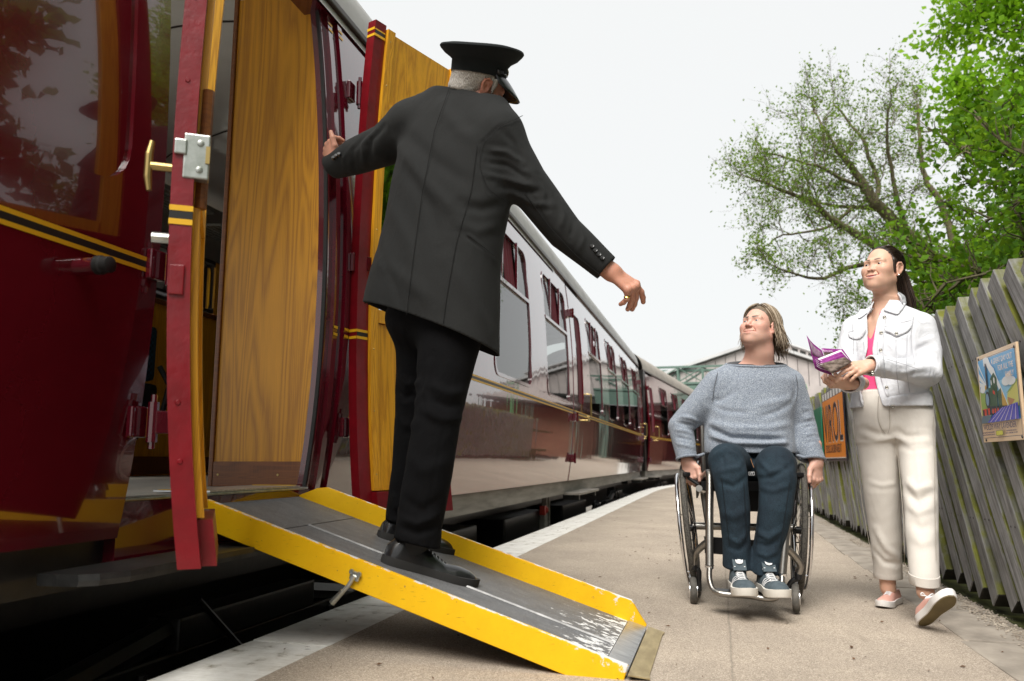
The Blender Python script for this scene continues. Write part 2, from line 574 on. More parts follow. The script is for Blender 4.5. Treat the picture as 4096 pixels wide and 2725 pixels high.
def rrect(y0, y1, z0, z1, r, n=5):
    P = []
    for cy, cz, a0 in ((y1 - r, z1 - r, 0), (y0 + r, z1 - r, 90), (y0 + r, z0 + r, 180), (y1 - r, z0 + r, 270)):
        for k in range(n + 1):
            a = math.radians(a0 + 90 * k / n)
            P.append((cy + r * math.cos(a), cz + r * math.sin(a)))
    return P
def dense(P, step=0.12):
    out = []
    for i in range(len(P)):
        a, b = P[i], P[(i + 1) % len(P)]
        L = math.hypot(b[0] - a[0], b[1] - a[1])
        k = max(1, int(L / step))
        for j in range(k):
            out.append((a[0] + (b[0] - a[0]) * j / k, a[1] + (b[1] - a[1]) * j / k))
    return out
def zsteps(a, b, s=0.08):
    n = max(1, int(round((b - a) / s)))
    return [a + (b - a) * i / n for i in range(n + 1)]
def skin(mb, y0, y1, z0, z1, off=0.0):
    mb.grid([[(px(z) + off, y, z) for z in zsteps(z0, z1)] for y in (y0, y1)])
def skin_hole(mb, y0, y1, z0, z1, hole, off=0.0, depth=0.03):
    """cell of skin with a rounded opening; outer border sampled radially to match the hole."""
    H = dense(hole)
    cy, cz = (y0 + y1) / 2, (z0 + z1) / 2
    O = []
    for (y, z) in H:
        dy, dz = y - cy, z - cz
        k = min(((y1 - cy) / abs(dy)) if abs(dy) > 1e-9 else 1e9, ((z1 - cz) / abs(dz)) if abs(dz) > 1e-9 else 1e9)
        O.append((cy + dy * k, cz + dz * k))
    n = len(H)
    V = [(px(z) + off, y, z) for y, z in O] + [(px(z) + off, y, z) for y, z in H] + [(px(z) + off - depth, y, z) for y, z in H]
    F = []
    for i in range(n):
        j = (i + 1) % n
        F += [(i, j, n + j, n + i), (n + i, n + j, 2 * n + j, 2 * n + i)]
    # corner triangles of the outer border
    for (yy, zz) in ((y0, z0), (y0, z1), (y1, z0), (y1, z1)):
        best = sorted(range(n), key=lambda i: math.hypot(O[i][0] - yy, O[i][1] - zz))
        i0 = best[0]
        if math.hypot(O[i0][0] - yy, O[i0][1] - zz) > 1e-5:
            for i in (i0, (i0 - 1) % n):
                j = (i + 1) % n
                if abs(O[i][0] - O[j][0]) > 1e-6 and abs(O[i][1] - O[j][1]) > 1e-6:
                    V.append((px(zz) + off, yy, zz))
                    F.append((i, len(V) - 1, j))
    mb.add(V, F)

def lpart(name, mb, m, parent, smooth=False, angle=35):
    return mb.build(name, m, parent, smooth, angle, world_space=False)

def body_panel(parent, y0, y1, wins, zb=1.36, zt=2.69, r=0.11):
    """one stretch of carriage side with its window openings"""
    mb = MB()
    m = 0.05
    cuts = []
    y = y0
    for a, b in wins:
        cuts.append((y, a - m, False)); cuts.append((a - m, b + m, (a, b))); y = b + m
    cuts.append((y, y1, False))
    for a, b, w in cuts:
        if b - a < 1e-4: continue
        if not w:
            skin(mb, a, b, Z0, Z1)
        else:
            skin(mb, a, b, Z0, zb - m); skin(mb, a, b, zt + m, Z1)
            skin_hole(mb, a, b, zb - m, zt + m, rrect(w[0], w[1], zb, zt, r))
    return lpart("side_panel", mb, M['maroon'], parent, True, 30)

def coach_window(parent, a, b, zb=1.36, zt=2.69, div=2.19, detail=True, opened=0.5):
    fr = MB()
    n1, n2 = rrect(a - .012, b + .012, zb - .012, zt + .012, .12), rrect(a + .018, b - .018, zb + .018, zt - .018, .095)
    N1, N2 = n1, n2
    R = [[(px(z) + o, y, z) for y, z in P] for P, o in ((N1, -.004), (N1, .007), (N2, .007), (N2, -.02))]
    fr.rings(R, cap=False)
    win = lpart("window", fr, M['maroon_gloss'], parent, True, 30)
    g = MB()
    g.grid([[(px(z) - .014, y, z) for z in zsteps(zb + .005, div)] for y in (a + .005, b - .005)])
    lpart("pane", g, M['glass'], win, True)
    w = b - a
    for (u0, u1) in ((a + .005, a + w * .30), (b - w * .30, b - .005)):
        t = MB()
        t.grid([[(px(z) - .018, y, z) for z in zsteps(div, zt - .005)] for y in (u0, u1)])
        lpart("toplight_pane", t, M['glass'], win, True)
    d = MB()
    zz = div
    d.box((px(zz) - .004, (a + b) / 2, zz), (.022, w - .01, .034), bev=.004)
    for u in (a + w * .30, b - w * .30):
        d.box((px(2.43) - .010, u, (div + zt) / 2), (.022, .02, zt - div - .02))
    lpart("transom", d, M['maroon_gloss'], win)
    if detail:
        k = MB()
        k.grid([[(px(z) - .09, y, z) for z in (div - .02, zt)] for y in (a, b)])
        lpart("opening", k, M['dim'], win)  # dark sheet: the unlit inside painted behind the open toplight
        c = MB()
        c.grid([[(px(zz) - .030 + .005 * math.sin(j * 1.9), a + w * (.40 + .024 * j), zz) for zz in (div + .01, zt - .02)] for j in range(13)])
        lpart("curtain", c, M['curtain'], win)
    return win

def livery(parent, y0, y1, z=1.265, off=0.003):
    for nm, z0, z1, m in (("yellow_stripe", z + .010, z + .023, 'yellow_line'), ("black_stripe", z - .010, z + .010, 'black_line'), ("yellow_stripe", z - .023, z - .010, 'yellow_line')):
        mb = MB()
        mb.grid([[(px(q) + off, y, q) for q in (z0, z1)] for y in (y0, y1)])
        lpart(nm, mb, M[m], parent)

def roof_part(parent, y0, y1, m, name="roof"):
    mb = MB()
    P = []
    for k in range(25):
        a = PI * k / 24
        c, s_ = math.cos(a), math.sin(a)
        P.append((-1.49 + 1.40 * math.copysign(abs(c) ** 0.75, c), 2.945 + 0.66 * abs(s_) ** 0.9))
    mb.grid([[(x, y, z) for x, z in P] for y in np.linspace(y0, y1, 12)])
    lpart(name, mb, m, parent, True)
    g = MB()
    g.box(((px(2.92) + .004), (y0 + y1) / 2, 2.935), (.045, y1 - y0, .035), bev=.006)
    lpart("gutter", g, M['gutter'], parent)

def shell_back(parent, y0, y1, floor_z=0.30):
    """far side, ends and underside so that the carriage has depth"""
    mb = MB()
    mb.grid([[(-2.98, y, z) for z in (Z0, Z1)] for y in (y0, y1)])
    lpart("far_side", mb, M['maroon'], parent)

# ---------------------------------------------------------------- the near carriage
C1 = thing("railway_carriage", "maroon railway carriage with open double doors and yellow waist lining", "carriage", (-1.70, 0, 0))
# left of the doorway
mb = MB()
rec = rrect(0.40, 1.955, 1.475, 2.70, .13)
skin(mb, -2.5, 0.35, Z0, Z1)
skin(mb, 0.35, 2.005, Z0, 1.425); skin(mb, 0.35, 2.005, 2.75, Z1)
skin_hole(mb, 0.35, 2.005, 1.425, 2.75, rec, depth=.014)
skin(mb, 2.005, 2.11, Z0, Z1)
mb.grid([[(px(z) - d, 2.11, z) for z in zsteps(Z0, Z1)] for d in (0, .10)])
mb.grid([[(px(Z0) - d, y, Z0) for y in (-2.5, 2.11)] for d in (0, .10)])
lpart("side_panel", mb, M['maroon'], C1, True, 30)
mb = MB()
mb.grid([[(px(z) - .013, y, z) for z in zsteps(1.44, 2.73)] for y in (.37, 1.985)])
lpart("recessed_panel", mb, M['maroon'], C1, True)
livery(C1, -2.5, 2.10)
# body stretches beyond the doorway
wA = [(4.02, 5.30), (6.08, 7.40), (8.14, 9.44)]
wB = [(11.08, 12.34), (13.10, 14.36), (15.18, 16.40), (17.24, 18.42)]
body_panel(C1, 3.455, 9.69, wA)
body_panel(C1, 10.61, 18.76, wB)
for a, b in wA + wB:
    coach_window(C1, a, b)
livery(C1, 3.47, 9.685); livery(C1, 10.615, 18.75)
def slam_door(parent, y0, y1, wy0, wy1):
    mb = MB()
    skin(mb, y0, y1, Z0, 1.36 - .05, .006); skin(mb, y0, y1, 2.62, Z1 - .06, .006)
    skin(mb, y0, wy0 - .05, 1.31, 2.62, .006); skin(mb, wy1 + .05, y1, 1.31, 2.62, .006)
    skin_hole(mb, wy0 - .05, wy1 + .05, 1.31, 2.62, rrect(wy0, wy1, 1.40, 2.55, .09), .006)
    for yy in (y0, y1):
        mb.grid([[(px(z) + o, yy, z) for z in zsteps(Z0, 2.86)] for o in (.006, -.03)])
    d = lpart("door", mb, M['maroon'], parent, True, 30)
    g = MB(); g.grid([[(px(z) - .02, y, z) for z in zsteps(1.39, 2.56)] for y in (wy0 - .01, wy1 + .01)])
    lpart("pane", g, M['glass'], d, True)
    c = MB(); c.grid([[(px(z) - .012, y, z) for z in zsteps(1.40, 2.55)] for y in (wy0 + (wy1 - wy0) * .35, wy1)])
    lpart("curtain", c, M['curtain'], d)
    for z in (0.70, 1.20, 2.50):
        h = MB(); h.box((px(z) + .02, y0 - .01, z), (.05, .10, .10), bev=.008)
        h.tube([(px(z) + .05, y0, z - .06), (px(z) + .05, y0, z + .06)], .014)
        lpart("hinge", h, M['maroon_gloss'], d)
    h = MB()
    h.tube([(px(1.55) + .01, y1 + .06, 1.56), (px(1.55) + .07, y1 + .06, 1.55), (px(1.3) + .07, y1 + .06, 1.26), (px(1.3) + .01, y1 + .06, 1.25)], .012)
    lpart("grab_handle", h, M['brass'], d)
    h = MB()
    h.tube([(px(1.2) + .0, y1 - .08, 1.2), (px(1.2) + .06, y1 - .08, 1.2)], .012)
    h.box((px(1.2) + .065, y1 - .08, 1.2), (.02, .10, .025), bev=.005)
    lpart("handle", h, M['brass'], d)
    livery(d, y0 + .003, y1 - .003, off=.009)
slam_door(C1, 9.705, 10.595, 9.98, 10.44)
slam_door(C1, 18.775, 19.33, 18.95, 19.2)
gp = MB()
for yy in (9.6975, 10.6025, 18.7675):
    gp.grid([[(px(z) - .012, y_, z) for z in zsteps(Z0, Z1 - .05)] for y_ in (yy - .010, yy + .010)])
lpart("door_gap", gp, M['black'], C1)
roof_part(C1, -2.5, 19.35, M['cream'])
shell_back(C1, 9.0, 19.35)
mb = MB(); mb.box2((-2.95, 19.33, Z0), (-.09, 19.35, 2.94)); mb.box2((-2.3, 19.35, .7), (-.75, 19.75, 2.9))
lpart("gangway_end", mb, M['black'], C1)

# cantrail over the doorway, jambs
mb = MB()
skin(mb, 2.11, 3.455, 2.855, Z1)
mb.grid([[(px(2.855) - d, y, 2.855) for y in (2.11, 3.455)] for d in (0, .12)])
lpart("cantrail", mb, M['maroon_gloss'], C1)
mb = MB()
for a, b, o in ((3.285, 3.33, -.03), (3.33, 3.375, -.012), (3.375, 3.41, -.022), (3.41, 3.455, .004)):
    zs = zsteps(Z0, 2.86)
    mb.grid([[(px(z) + o, y, z) for z in zs] for y in (a, b)])
    mb.grid([[(px(z) + o - d, a, z) for z in zs] for d in (0, .05)])
lpart("door_jamb", mb, M['maroon_gloss'], C1, True, 30)
sl = MB()
sl.grid([[(px(z) - .032 - d, y, z) for z in zsteps(.55, 2.86)] for d, y in ((0, 3.285), (0, 3.274), (.016, 3.274), (.016, 3.30))])
lpart("door_seal", sl, M['rubber'], C1)
for z in (1.265, 2.80):
    mb = MB()
    for z0, z1 in ((z + .010, z + .023), (z - .023, z - .010)):
        mb.grid([[(px(q) + o + .003, y, q) for q in (z0, z1)] for y, o in ((3.412, .004), (3.454, .004))])
        mb.grid([[(px(q) - .012 + .003, y, q) for q in (z0, z1)] for y in (3.332, 3.374)])
    lpart("yellow_stripe", mb, M['yellow_line'], C1)

# hinges on the pillar and the left jamb
def hinge(parent, y, z, s=1, reach=.10):
    h = MB()
    h.box((px(z) + .012, y, z), (.022, .07, .095), bev=.006)
    h.tube([(px(z) + .045, y + s * .03, z - .062), (px(z) + .045, y + s * .03, z + .062)], .017, 10)
    h.tube([(px(z) + .045, y + s * .03, z - .082), (px(z) + .045, y + s * .03, z - .062)], .010, 8)
    h.tube([(px(z) + .045, y + s * .03, z + .062), (px(z) + .045, y + s * .03, z + .085)], .009, 8)
    h.box((px(z) + .05 + reach * .35, y + s * (.03 + reach * .3), z), (.022, reach * .9, .07), Matrix.Rotation(math.radians(-35 * s), 3, 'Z'), bev=.004)
    return lpart("hinge", h, M['maroon_gloss'], parent)
for z in (.82, 1.62, 2.52):
    hinge(C1, 3.49, z, 1)
for z in (.78, 1.27, 2.5):
    hinge(C1, 2.085, z, 1, .06)
# door stop with a rubber nose
st = MB(); st.tube([(px(1.19), 1.79, 1.195), (.075, 1.79, 1.195)], [.026, .022], 14)
so = lpart("door_stop", st, M['maroon_gloss'], C1, True)
st = MB(); st.tube([(.062, 1.79, 1.195), (.078, 1.79, 1.195), (.082, 1.79, 1.195), (.104, 1.79, 1.195), (.108, 1.79, 1.195)], [.027, .027, .023, .023, .015], 14)
lpart("rubber_nose", st, M['rubber'], so, True)

# ---------------- interior seen through the doorway
mb = MB()
mb.box2((-2.95, -1.0, .47), (-.10, 9.0, .545))
lpart("floor", mb, M['lino'], C1)
th = MB(); th.box2((-.17, 2.115, .538), (-.080, 3.28, .548), bev=.003)
lpart("threshold", th, M['steel'], C1)
sk = MB(); sk.box2((-.16, 2.112, .30), (-.088, 3.45, .536))
lpart("door_sill", sk, M['maroon_gloss'], C1)
mb = MB()
_zz = zsteps(.56, 2.86)
mb.rings([[(-.580, y, z) for z in (.56, 2.99)] + [(-.12, y, 2.99)] + [(px(z) - .040, y, z) for z in reversed(_zz)] for y in (3.30, 3.34)])
pt = lpart("partition", mb, M['oak'], C1)
mb = MB(); mb.box2((-.577, 3.288, .546), (-.117, 3.2995, .66), bev=.003)
lpart("kick_board", mb, M['oak_dark'], pt)
mb = MB(); mb.box2((-.603, 3.288, .546), (-.5805, 3.345, 3.0), bev=.005)
lpart("edge_trim", mb, M['oak_dark'], pt)
for xx in (-.55, -.24):
    s_ = MB(); s_.lathe((xx, 3.2875, .60), (0, -1, 0), [(.006, 0), (.004, .002)], 8); lpart("screw", s_, M['brass'], pt)
# ceiling: shallow vault
mb = MB()
P = [(-1.5 + 1.42 * math.cos(a), 2.86 + .52 * math.sin(a)) for a in np.linspace(0.0, PI, 15)]
mb.grid([[(x, y, z) for x, z in P] for y in (-1, 2.4, 4.8, 9)])
lpart("ceiling", mb, M['ceil'], C1, True)
mb = MB()
for y in (4.0, 5.4):
    mb.tube([(x, y, z - .006) for x, z in P], .006, 6)
lpart("ceiling_seam", mb, M['dim'], C1)
# far side: panelling, windows, frames
mb = MB()
mb.box2((-2.80, 4.45, .546), (-2.76, 9.0, 1.98))
fw = lpart("far_panelling", mb, M['oak_bright'], C1)
mb = MB(); mb.box2((-2.757, 4.45, .56), (-2.745, 9, .70)); mb.box2((-2.757, 4.45, 1.955), (-2.73, 9, 1.99))
lpart("rail", mb, M['oak_dark'], fw)
M['far_wall'] = mat("grey_green_far_wall", (0.22, 0.21, 0.18), 0.7)
FW = [(4.5, 5.0), (5.2, 6.34), (6.6, 7.6), (7.8, 8.7)]
mb = MB(); mb.box2((-2.80, 4.45, 2.50), (-2.77, 9, 3.0)); mb.box2((-2.80, 4.25, .55), (-2.76, 4.45, 3.0)); lpart("far_wall", mb, M['far_wall'], C1)
for i in range(len(FW) - 1):
    mb = MB(); mb.box2((-2.80, FW[i][1], 1.99), (-2.77, FW[i + 1][0], 2.50)); lpart("window_pillar", mb, M['oak_dark'], C1)
for a, b in FW:
    f = MB()
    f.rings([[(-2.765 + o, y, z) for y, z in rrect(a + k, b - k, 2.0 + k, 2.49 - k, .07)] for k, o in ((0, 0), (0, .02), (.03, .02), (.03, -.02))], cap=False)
    wo = lpart("far_window", f, M['dim'], C1, True)
    g = MB(); g.grid([[(-2.785, y, z) for z in (2.0, 2.5)] for y in (a, b)]); lpart("pane", g, M['clear'], wo)
    t = MB(); t.box2((-2.76, b - .05, 2.0), (-2.74, b + .02, 2.48)); lpart("oak_strip", t, M['oak_bright'], wo)
# far end of the saloon
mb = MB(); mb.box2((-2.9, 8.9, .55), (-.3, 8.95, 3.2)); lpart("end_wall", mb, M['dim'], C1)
# luggage racks: slatted shelves on brackets
for k, (y0, y1, z) in enumerate(((4.75, 5.65, 2.73), (5.75, 6.7, 2.66))):
    r = MB()
    r.tube([(-2.35, y0, z), (-2.35, y1, z)], .012, 8)
    r.tube([(-2.75, y0, z + .03), (-2.35, y0, z)], .010, 6); r.tube([(-2.75, y1, z + .03), (-2.35, y1, z)], .010, 6)
    rk = lpart("luggage_rack", r, M['steel'], C1)
    for j in range(6):
        s_ = MB(); s_.box((-2.42 - j * .055, (y0 + y1) / 2, z + .006 + j * .004), (.018, y1 - y0, .008))
        lpart("slat", s_, M['steel'], rk)
# tip-up seat with blue check moquette
def moquette():
    m, nt, b = base_mat("blue_check_moquette", (0.01, 0.04, 0.08), 0.9)
    ck = nt.nodes.new("ShaderNodeTexChecker")
    ck.inputs["Scale"].default_value = 42
    ck.inputs["Color1"].default_value = (0.008, 0.02, 0.035, 1)
    ck.inputs["Color2"].default_value = (0.012, 0.07, 0.12, 1)
    nt.links.new(coords(nt), ck.inputs["Vector"])
    nt.links.new(ck.outputs["Color"], b.inputs["Base Color"])
    return m
M['moquette'] = moquette()
mb = MB(); mb.box((-2.62, 5.05, 1.50), (.10, .62, .44), bev=.05)
se = lpart("tip_up_seat", mb, M['moquette'], C1, True)
mb = MB(); mb.box((-2.60, 5.05, 1.05), (.14, .60, .42), bev=.04); lpart("seat_pan", mb, M['rubber'], se, True)
for yy in (4.73, 5.37):
    mb = MB(); mb.tube([(-2.72, yy, .85), (-2.52, yy, .95), (-2.45, yy, 1.25), (-2.55, yy, 1.4)], .022, 8); lpart("bracket", mb, M['rubber'], se, True)

# ---------------- the two open leaves
def leaf(hy, rot, sgn, w=.60, label=None, hx=0.0):
    """double-door leaf; closed it runs along sgn*y from the hinge. Built closed, then swung by rot about the hinge."""
    R = Matrix.Translation((hx, hy, 0)) @ Matrix.Rotation(rot, 4, 'Z')
    T = .052
    def put(name, mb, m, parent, smooth=False):
        mb.v = [tuple(R @ Vector(p)) for p in mb.v]
        return lpart(name, mb, m, parent, smooth)
    def cp(z): return px(z) * .8
    zs = zsteps(.41, 2.86)
    o = MB()
    def slabx(mb, a, b, z0, z1, x0, x1):
        z_ = zsteps(z0, z1)
        ring = lambda y: [(cp(z) + x1, y, z) for z in z_] + [(cp(z) + x0, y, z) for z in reversed(z_)]
        mb.rings([ring(sgn * a), ring(sgn * b)])
    # outer frame: hinge stile, free stile, top and bottom rails, outer skin below the window
    slabx(o, 0, .075, .41, 2.86, -T, 0); slabx(o, w - .045, w, .41, 2.86, -T, 0)
    slabx(o, .075, w - .045, .41, 1.36, -.012, 0); slabx(o, .075, w - .045, 2.50, 2.86, -.012, 0)
    slabx(o, .075, w - .045, .41, .52, -T - .035, -.012)
    d = put("door", o, M['maroon_red'], C1)
    if label: d["label"] = label
    p_ = MB(); slabx(p_, .13, w - .08, .525, 1.33, -T - .006, -.014); put("lining_panel", p_, M['oak_bright'], d)
    p_ = MB(); slabx(p_, .13, w - .08, 2.47, 2.83, -T - .006, -.014); put("lining_panel", p_, M['oak_bright'], d)
    for a, b in ((.078, .129), (w - .079, w - .044)):
        p_ = MB(); slabx(p_, a, b, .525, 2.84, -T - .016, -.016); s_ = put("oak_stile", p_, M['oak_trim'], d)
    for z0_, z1_ in ((1.335, 1.40), (2.41, 2.465)):
        p_ = MB(); slabx(p_, .131, w - .081, z0_, z1_, -T - .016, -.014); put("oak_rail", p_, M['oak_trim'], d)
    g = MB(); g.grid([[(cp(z) - .022, sgn * y, z) for z in zsteps(1.40, 2.41)] for y in (.131, w - .081)]); put("pane", g, M['clear'], d)
    return d, put, cp, T, w
dL, put, cp, T, w = leaf(2.125, math.radians(-146.0), 1, .60, "open left door leaf seen along its lock edge", .075)
# lock case on the free edge, latch bolt, outside T handle, lining marks
k = MB(); k.box((cp(1.42) - T - .004, w - .012, 1.42), (.062, .03, .118), bev=.004); lk = put("lock_case", k, M['steel'], dL)
k = MB(); k.box((cp(1.42) - T * .35, w + .003, 1.44), (.030, .012, .04), bev=.004); put("latch_plate", k, M['steel'], lk)
for z in (1.385, 1.455):
    k = MB(); k.lathe((cp(1.42) - T - .012, w + .003, z), (0, 1, 0), [(.009, 0), (.008, .004), (.003, .005)], 10); put("screw", k, M['steel'], lk)
k = MB(); k.box((cp(1.42) - T - .030, w + .004, 1.425), (.010, .006, .045)); put("slot", k, M['brass'], lk)
k = MB(); k.tube([(0, w - .05, 1.40), (.055, w - .05, 1.40)], .011, 10); k.tube([(.055, w - .05, 1.335), (.060, w - .05, 1.37), (.060, w - .05, 1.43), (.055, w - .05, 1.465)], [.007, .010, .010, .007], 10)
put("handle", k, M['brass'], dL)
k = MB(); k.tube([(cp(1.23) - .0, w - .09, 1.225), (.045, w - .09, 1.225)], .014, 10); put("stop_pin", k, M['steel'], dL)
k = MB()
for z0, z1 in ((1.275, 1.289), (1.240, 1.254)):
    k.box2((cp(1.26) - T - .0015, w - .02, z0), (cp(1.26) + .0015, w + .0025, z1))
put("yellow_stripe", k, M['yellow_line'], dL)
k = MB(); k.box2((cp(1.26) - T - .001, w - .02, 1.254), (cp(1.26) + .001, w + .0018, 1.275)); put("black_stripe", k, M['black_line'], dL)
for z in (.66, .80, 1.62, 1.85, 2.1):
    k = MB(); k.lathe((cp(z) - T * .45, w, z), (0, 1, 0), [(.007, 0), (.005, .003)], 8)
    put("rivet", k, M['maroon_red'], dL)
k = MB(); k.box((cp(1.1) - T * .4, w + .002, 1.10), (.034, .01, .075), bev=.003); put("keeper", k, M['maroon_red'], dL)
k = MB(); k.tube([(cp(1.62) - T - .016, w - .05, 1.30), (cp(1.62) - T - .02, w - .05, 1.62)], .016, 8); put("grab_rail", k, M['oak_dark'], dL)
dR, put, cp, T, w = leaf(3.475, math.radians(159.3), -1, .66, "open right door leaf showing its varnished oak lining")
for z in (1.265, 2.80):
    k = MB()
    for z0, z1 in ((z + .010, z + .023), (z - .023, z - .010)):
        k.box2((cp(z) - T - .002, -.0715, z0), (cp(z) - T + .01, -.002, z1))
        k.box2((cp(z) - T, -.001, z0), (cp(z), .002, z1))
    put("yellow_stripe", k, M['yellow_line'], dR)
    k = MB(); k.box2((cp(z) - T - .0015, -.0715, z - .010), (cp(z) - T + .01, -.002, z + .010)); put("black_stripe", k, M['black_line'], dR)
k = MB(); k.box((cp(2.74) - T + .0, -w - .006, 2.72), (.07, .022, .10), bev=.004); k.box((cp(2.74) - T, -w - .026, 2.72), (.05, .012, .085), bev=.003); put("catch", k, M['steel'], dR)
k = MB()
for z in (.6, .9, 1.2, 2.55, 2.78, 2.2, 1.8):
    k.lathe((cp(z) - T - .0162, -.10, z), (-1, 0, 0), [(.004, 0), (.003, .0015)], 8)
put("screw", k, M['brass'], dR)

# ---------------- underframe
def underframe(parent, y0, y1, bogies, steps=(), sole0=-99):
    u = MB(); u.box2((-.20, max(y0, sole0), .275), (-.105, y1, .425), bev=.004); lpart("solebar", u, M['solebar'], parent)
    u = MB(); u.box2((-2.9, y0, .12), (-.55, y1, .29)); u.box2((-2.4, y0, -.25), (-.9, y1, .12)); lpart("underframe", u, M['black'], parent)
    for a, b in steps:
        s_ = MB(); s_.box2((-.12, a, .262), (.10, b, .292), bev=.006); st_ = lpart("step_board", s_, M['solebar'], parent)
        for yy in (a + .1, b - .1):
            k = MB(); k.box2((-.14, yy - .02, .20), (.06, yy + .02, .26)); lpart("step_bracket", k, M['black'], st_)
    for yc in bogies:
        f = MB()
        f.box2((-.32, yc - 1.75, -.24), (-.22, yc + 1.75, -.02), bev=.01)
        f.box2((-.34, yc - .5, -.02), (-.20, yc + .5, .10), bev=.01)
        for s in (-1, 1):
            f.tube([(-.27, yc + s * .5, .05), (-.27, yc + s * 1.1, -.05)], .05, 8)
        bg = lpart("bogie_frame", f, M['black'], parent)
        for s in (-1, 1):
            ya = yc + s * 1.28
            k = MB(); k.box((-.24, ya, -.42), (.20, .26, .30), bev=.03); k.lathe((-.14, ya, -.42), (1, 0, 0), [(.10, 0), (.10, .03), (.06, .045)], 16); lpart("axle_box", k, M['black'], bg, True)
            k = MB(); k.lathe((-.50, ya, -.53), (1, 0, 0), [(.50, 0), (.50, .04), (.46, .05), (.44, .13), (.12, .13), (.10, .16)], 32); lpart("wheel", k, M['black'], bg, True)
            for j in range(6):
                k = MB(); L = .62 - j * .075
                k.tube([(-.22, ya + L * t, -.20 - j * .018 + .10 * t * t * 1.0) for t in np.linspace(-1, 1, 9)], .010, 6, flat=(4.5, .9))
                lpart("leaf_spring", k, M['black'], bg)
            for t in (-1, 1):
                k = MB(); k.tube([(-.20, ya + t * .60, -.05), (-.20, ya + t * .60, -.30)], .018, 8); k.lathe((-.17, ya + t * .60, -.30), (1, 0, 0), [(.035, -.05), (.035, .01)], 10); lpart("spring_hanger", k, M['black'], bg)
            k = MB(); k.box((-.18, ya, -.64), (.16, .42, .05), bev=.01); lpart("keep_plate", k, M['black'], bg)
            k = MB()
            for t in (-.5, -.25, .25, .5): k.lathe((-.218, ya + t, -.10), (1, 0, 0), [(.018, 0), (.016, .014), (.006, .018)], 8)
            lpart("bolt", k, M['black'], bg)
        k = MB(); k.tube([(-.26, yc - 1.0, -.45), (-.26, yc + 1.0, -.45)], .016, 8); k.tube([(-.2, yc - .4, .15), (-.2, yc + .3, -.4)], .012, 6); lpart("brake_rod", k, M['black'], bg)
underframe(C1, -2.5, 19.3, (3.1, 15.9), ((9.6, 11.1), (17.6, 19.2)), 3.95)
s_ = MB(); s_.rings([[(x, y, z) for x, z in ((-.06, .335), (xr, .335), (xr + .004, .35), (xr, .366), (-.06, .366))] for y, xr in ((1.80, .0), (1.81, .06), (1.84, .10), (1.92, .13), (4.0, .13))])
lpart("step_board", s_, M['steel_dark'] if 'steel_dark' in M else mat("scuffed_dark_step", (.055, .055, .053), .35, .5, color2=(.03, .03, .03), nscale=15), C1)
k = MB(); k.box2((-2.9, -2.5, .292), (-.13, 3.94, .468)); lpart("floor_pan", k, M['black'], C1)
# vacuum tank, battery box and hanging gear under the floor
for (y0, y1, z0, z1, m) in ((5.3, 6.5, -.35, .14, 'black'), (7.4, 9.1, -.25, .12, 'black'), (10.3, 12.2, -.40, .10, 'black')):
    k = MB(); k.box2((-.75, y0, z0), (-.26, y1, z1), bev=.02); lpart("equipment_box", k, M[m], C1)
for y in (4.55, 4.72, 9.2, 9.35):
    k = MB(); k.box2((-.30, y, -.30), (-.24, y + .05, .26), bev=.004); lpart("hanger", k, M['solebar'], C1)
k = MB(); k.lathe((-.22, 8.95, .12), (0, 1, 0), [(.045, 0), (.05, .02), (.03, .03)], 14); k.box((-.22, 8.9, .12), (.06, .08, .10)); lpart("red_cock", k, mat("red_valve_paint", (.35, .02, .01), .5), C1)
k = MB(); k.box2((-.27, 8.9, -.1), (-.2, 9.05, .14), bev=.004); lpart("pale_valve_box", k, M['solebar'], C1)
k = MB(); k.tube([(-.15, 5.2, .27), (-.12, 5.3, .05), (-.2, 5.42, -.2)], .007, 6); lpart("chain", k, M['black'], C1)

# ---------------- second and third carriages on the curve
def far_coach(x, y, rz, label, n=6):
    c = thing("railway_carriage", label, "carriage", (x, y, 0), rz, "maroon carriages of the train")
    wins = [(2.0 + 2.06 * k, 3.26 + 2.06 * k) for k in range(n)]
    body_panel(c, 1.15, 19.4, wins)
    for a, b in wins:
        coach_window(c, a, b)
    slam_door(c, .25, 1.14, .5, .95)
    livery(c, 1.16, 19.4)
    roof_part(c, 0, 19.5, M['roof2'])
    shell_back(c, 0, 19.4)
    e = MB(); e.box2((-2.95, .0, Z0), (-.08, .24, 2.94)); e.box2((-2.3, -.35, .7), (-.75, 0, 2.9)); lpart("gangway_end", e, M['black'], c)
    underframe(c, 0.1, 19.3, (3.4, 16), ((.3, 1.3),))
    return c
C1["group"] = "maroon carriages of the train"
far_coach(-1.66, 20.05, math.radians(-6), "second maroon carriage, coupled behind the open-doored one on the curve")
far_coach(.50, 39.9, math.radians(-13), "far maroon carriage disappearing under the station roof")
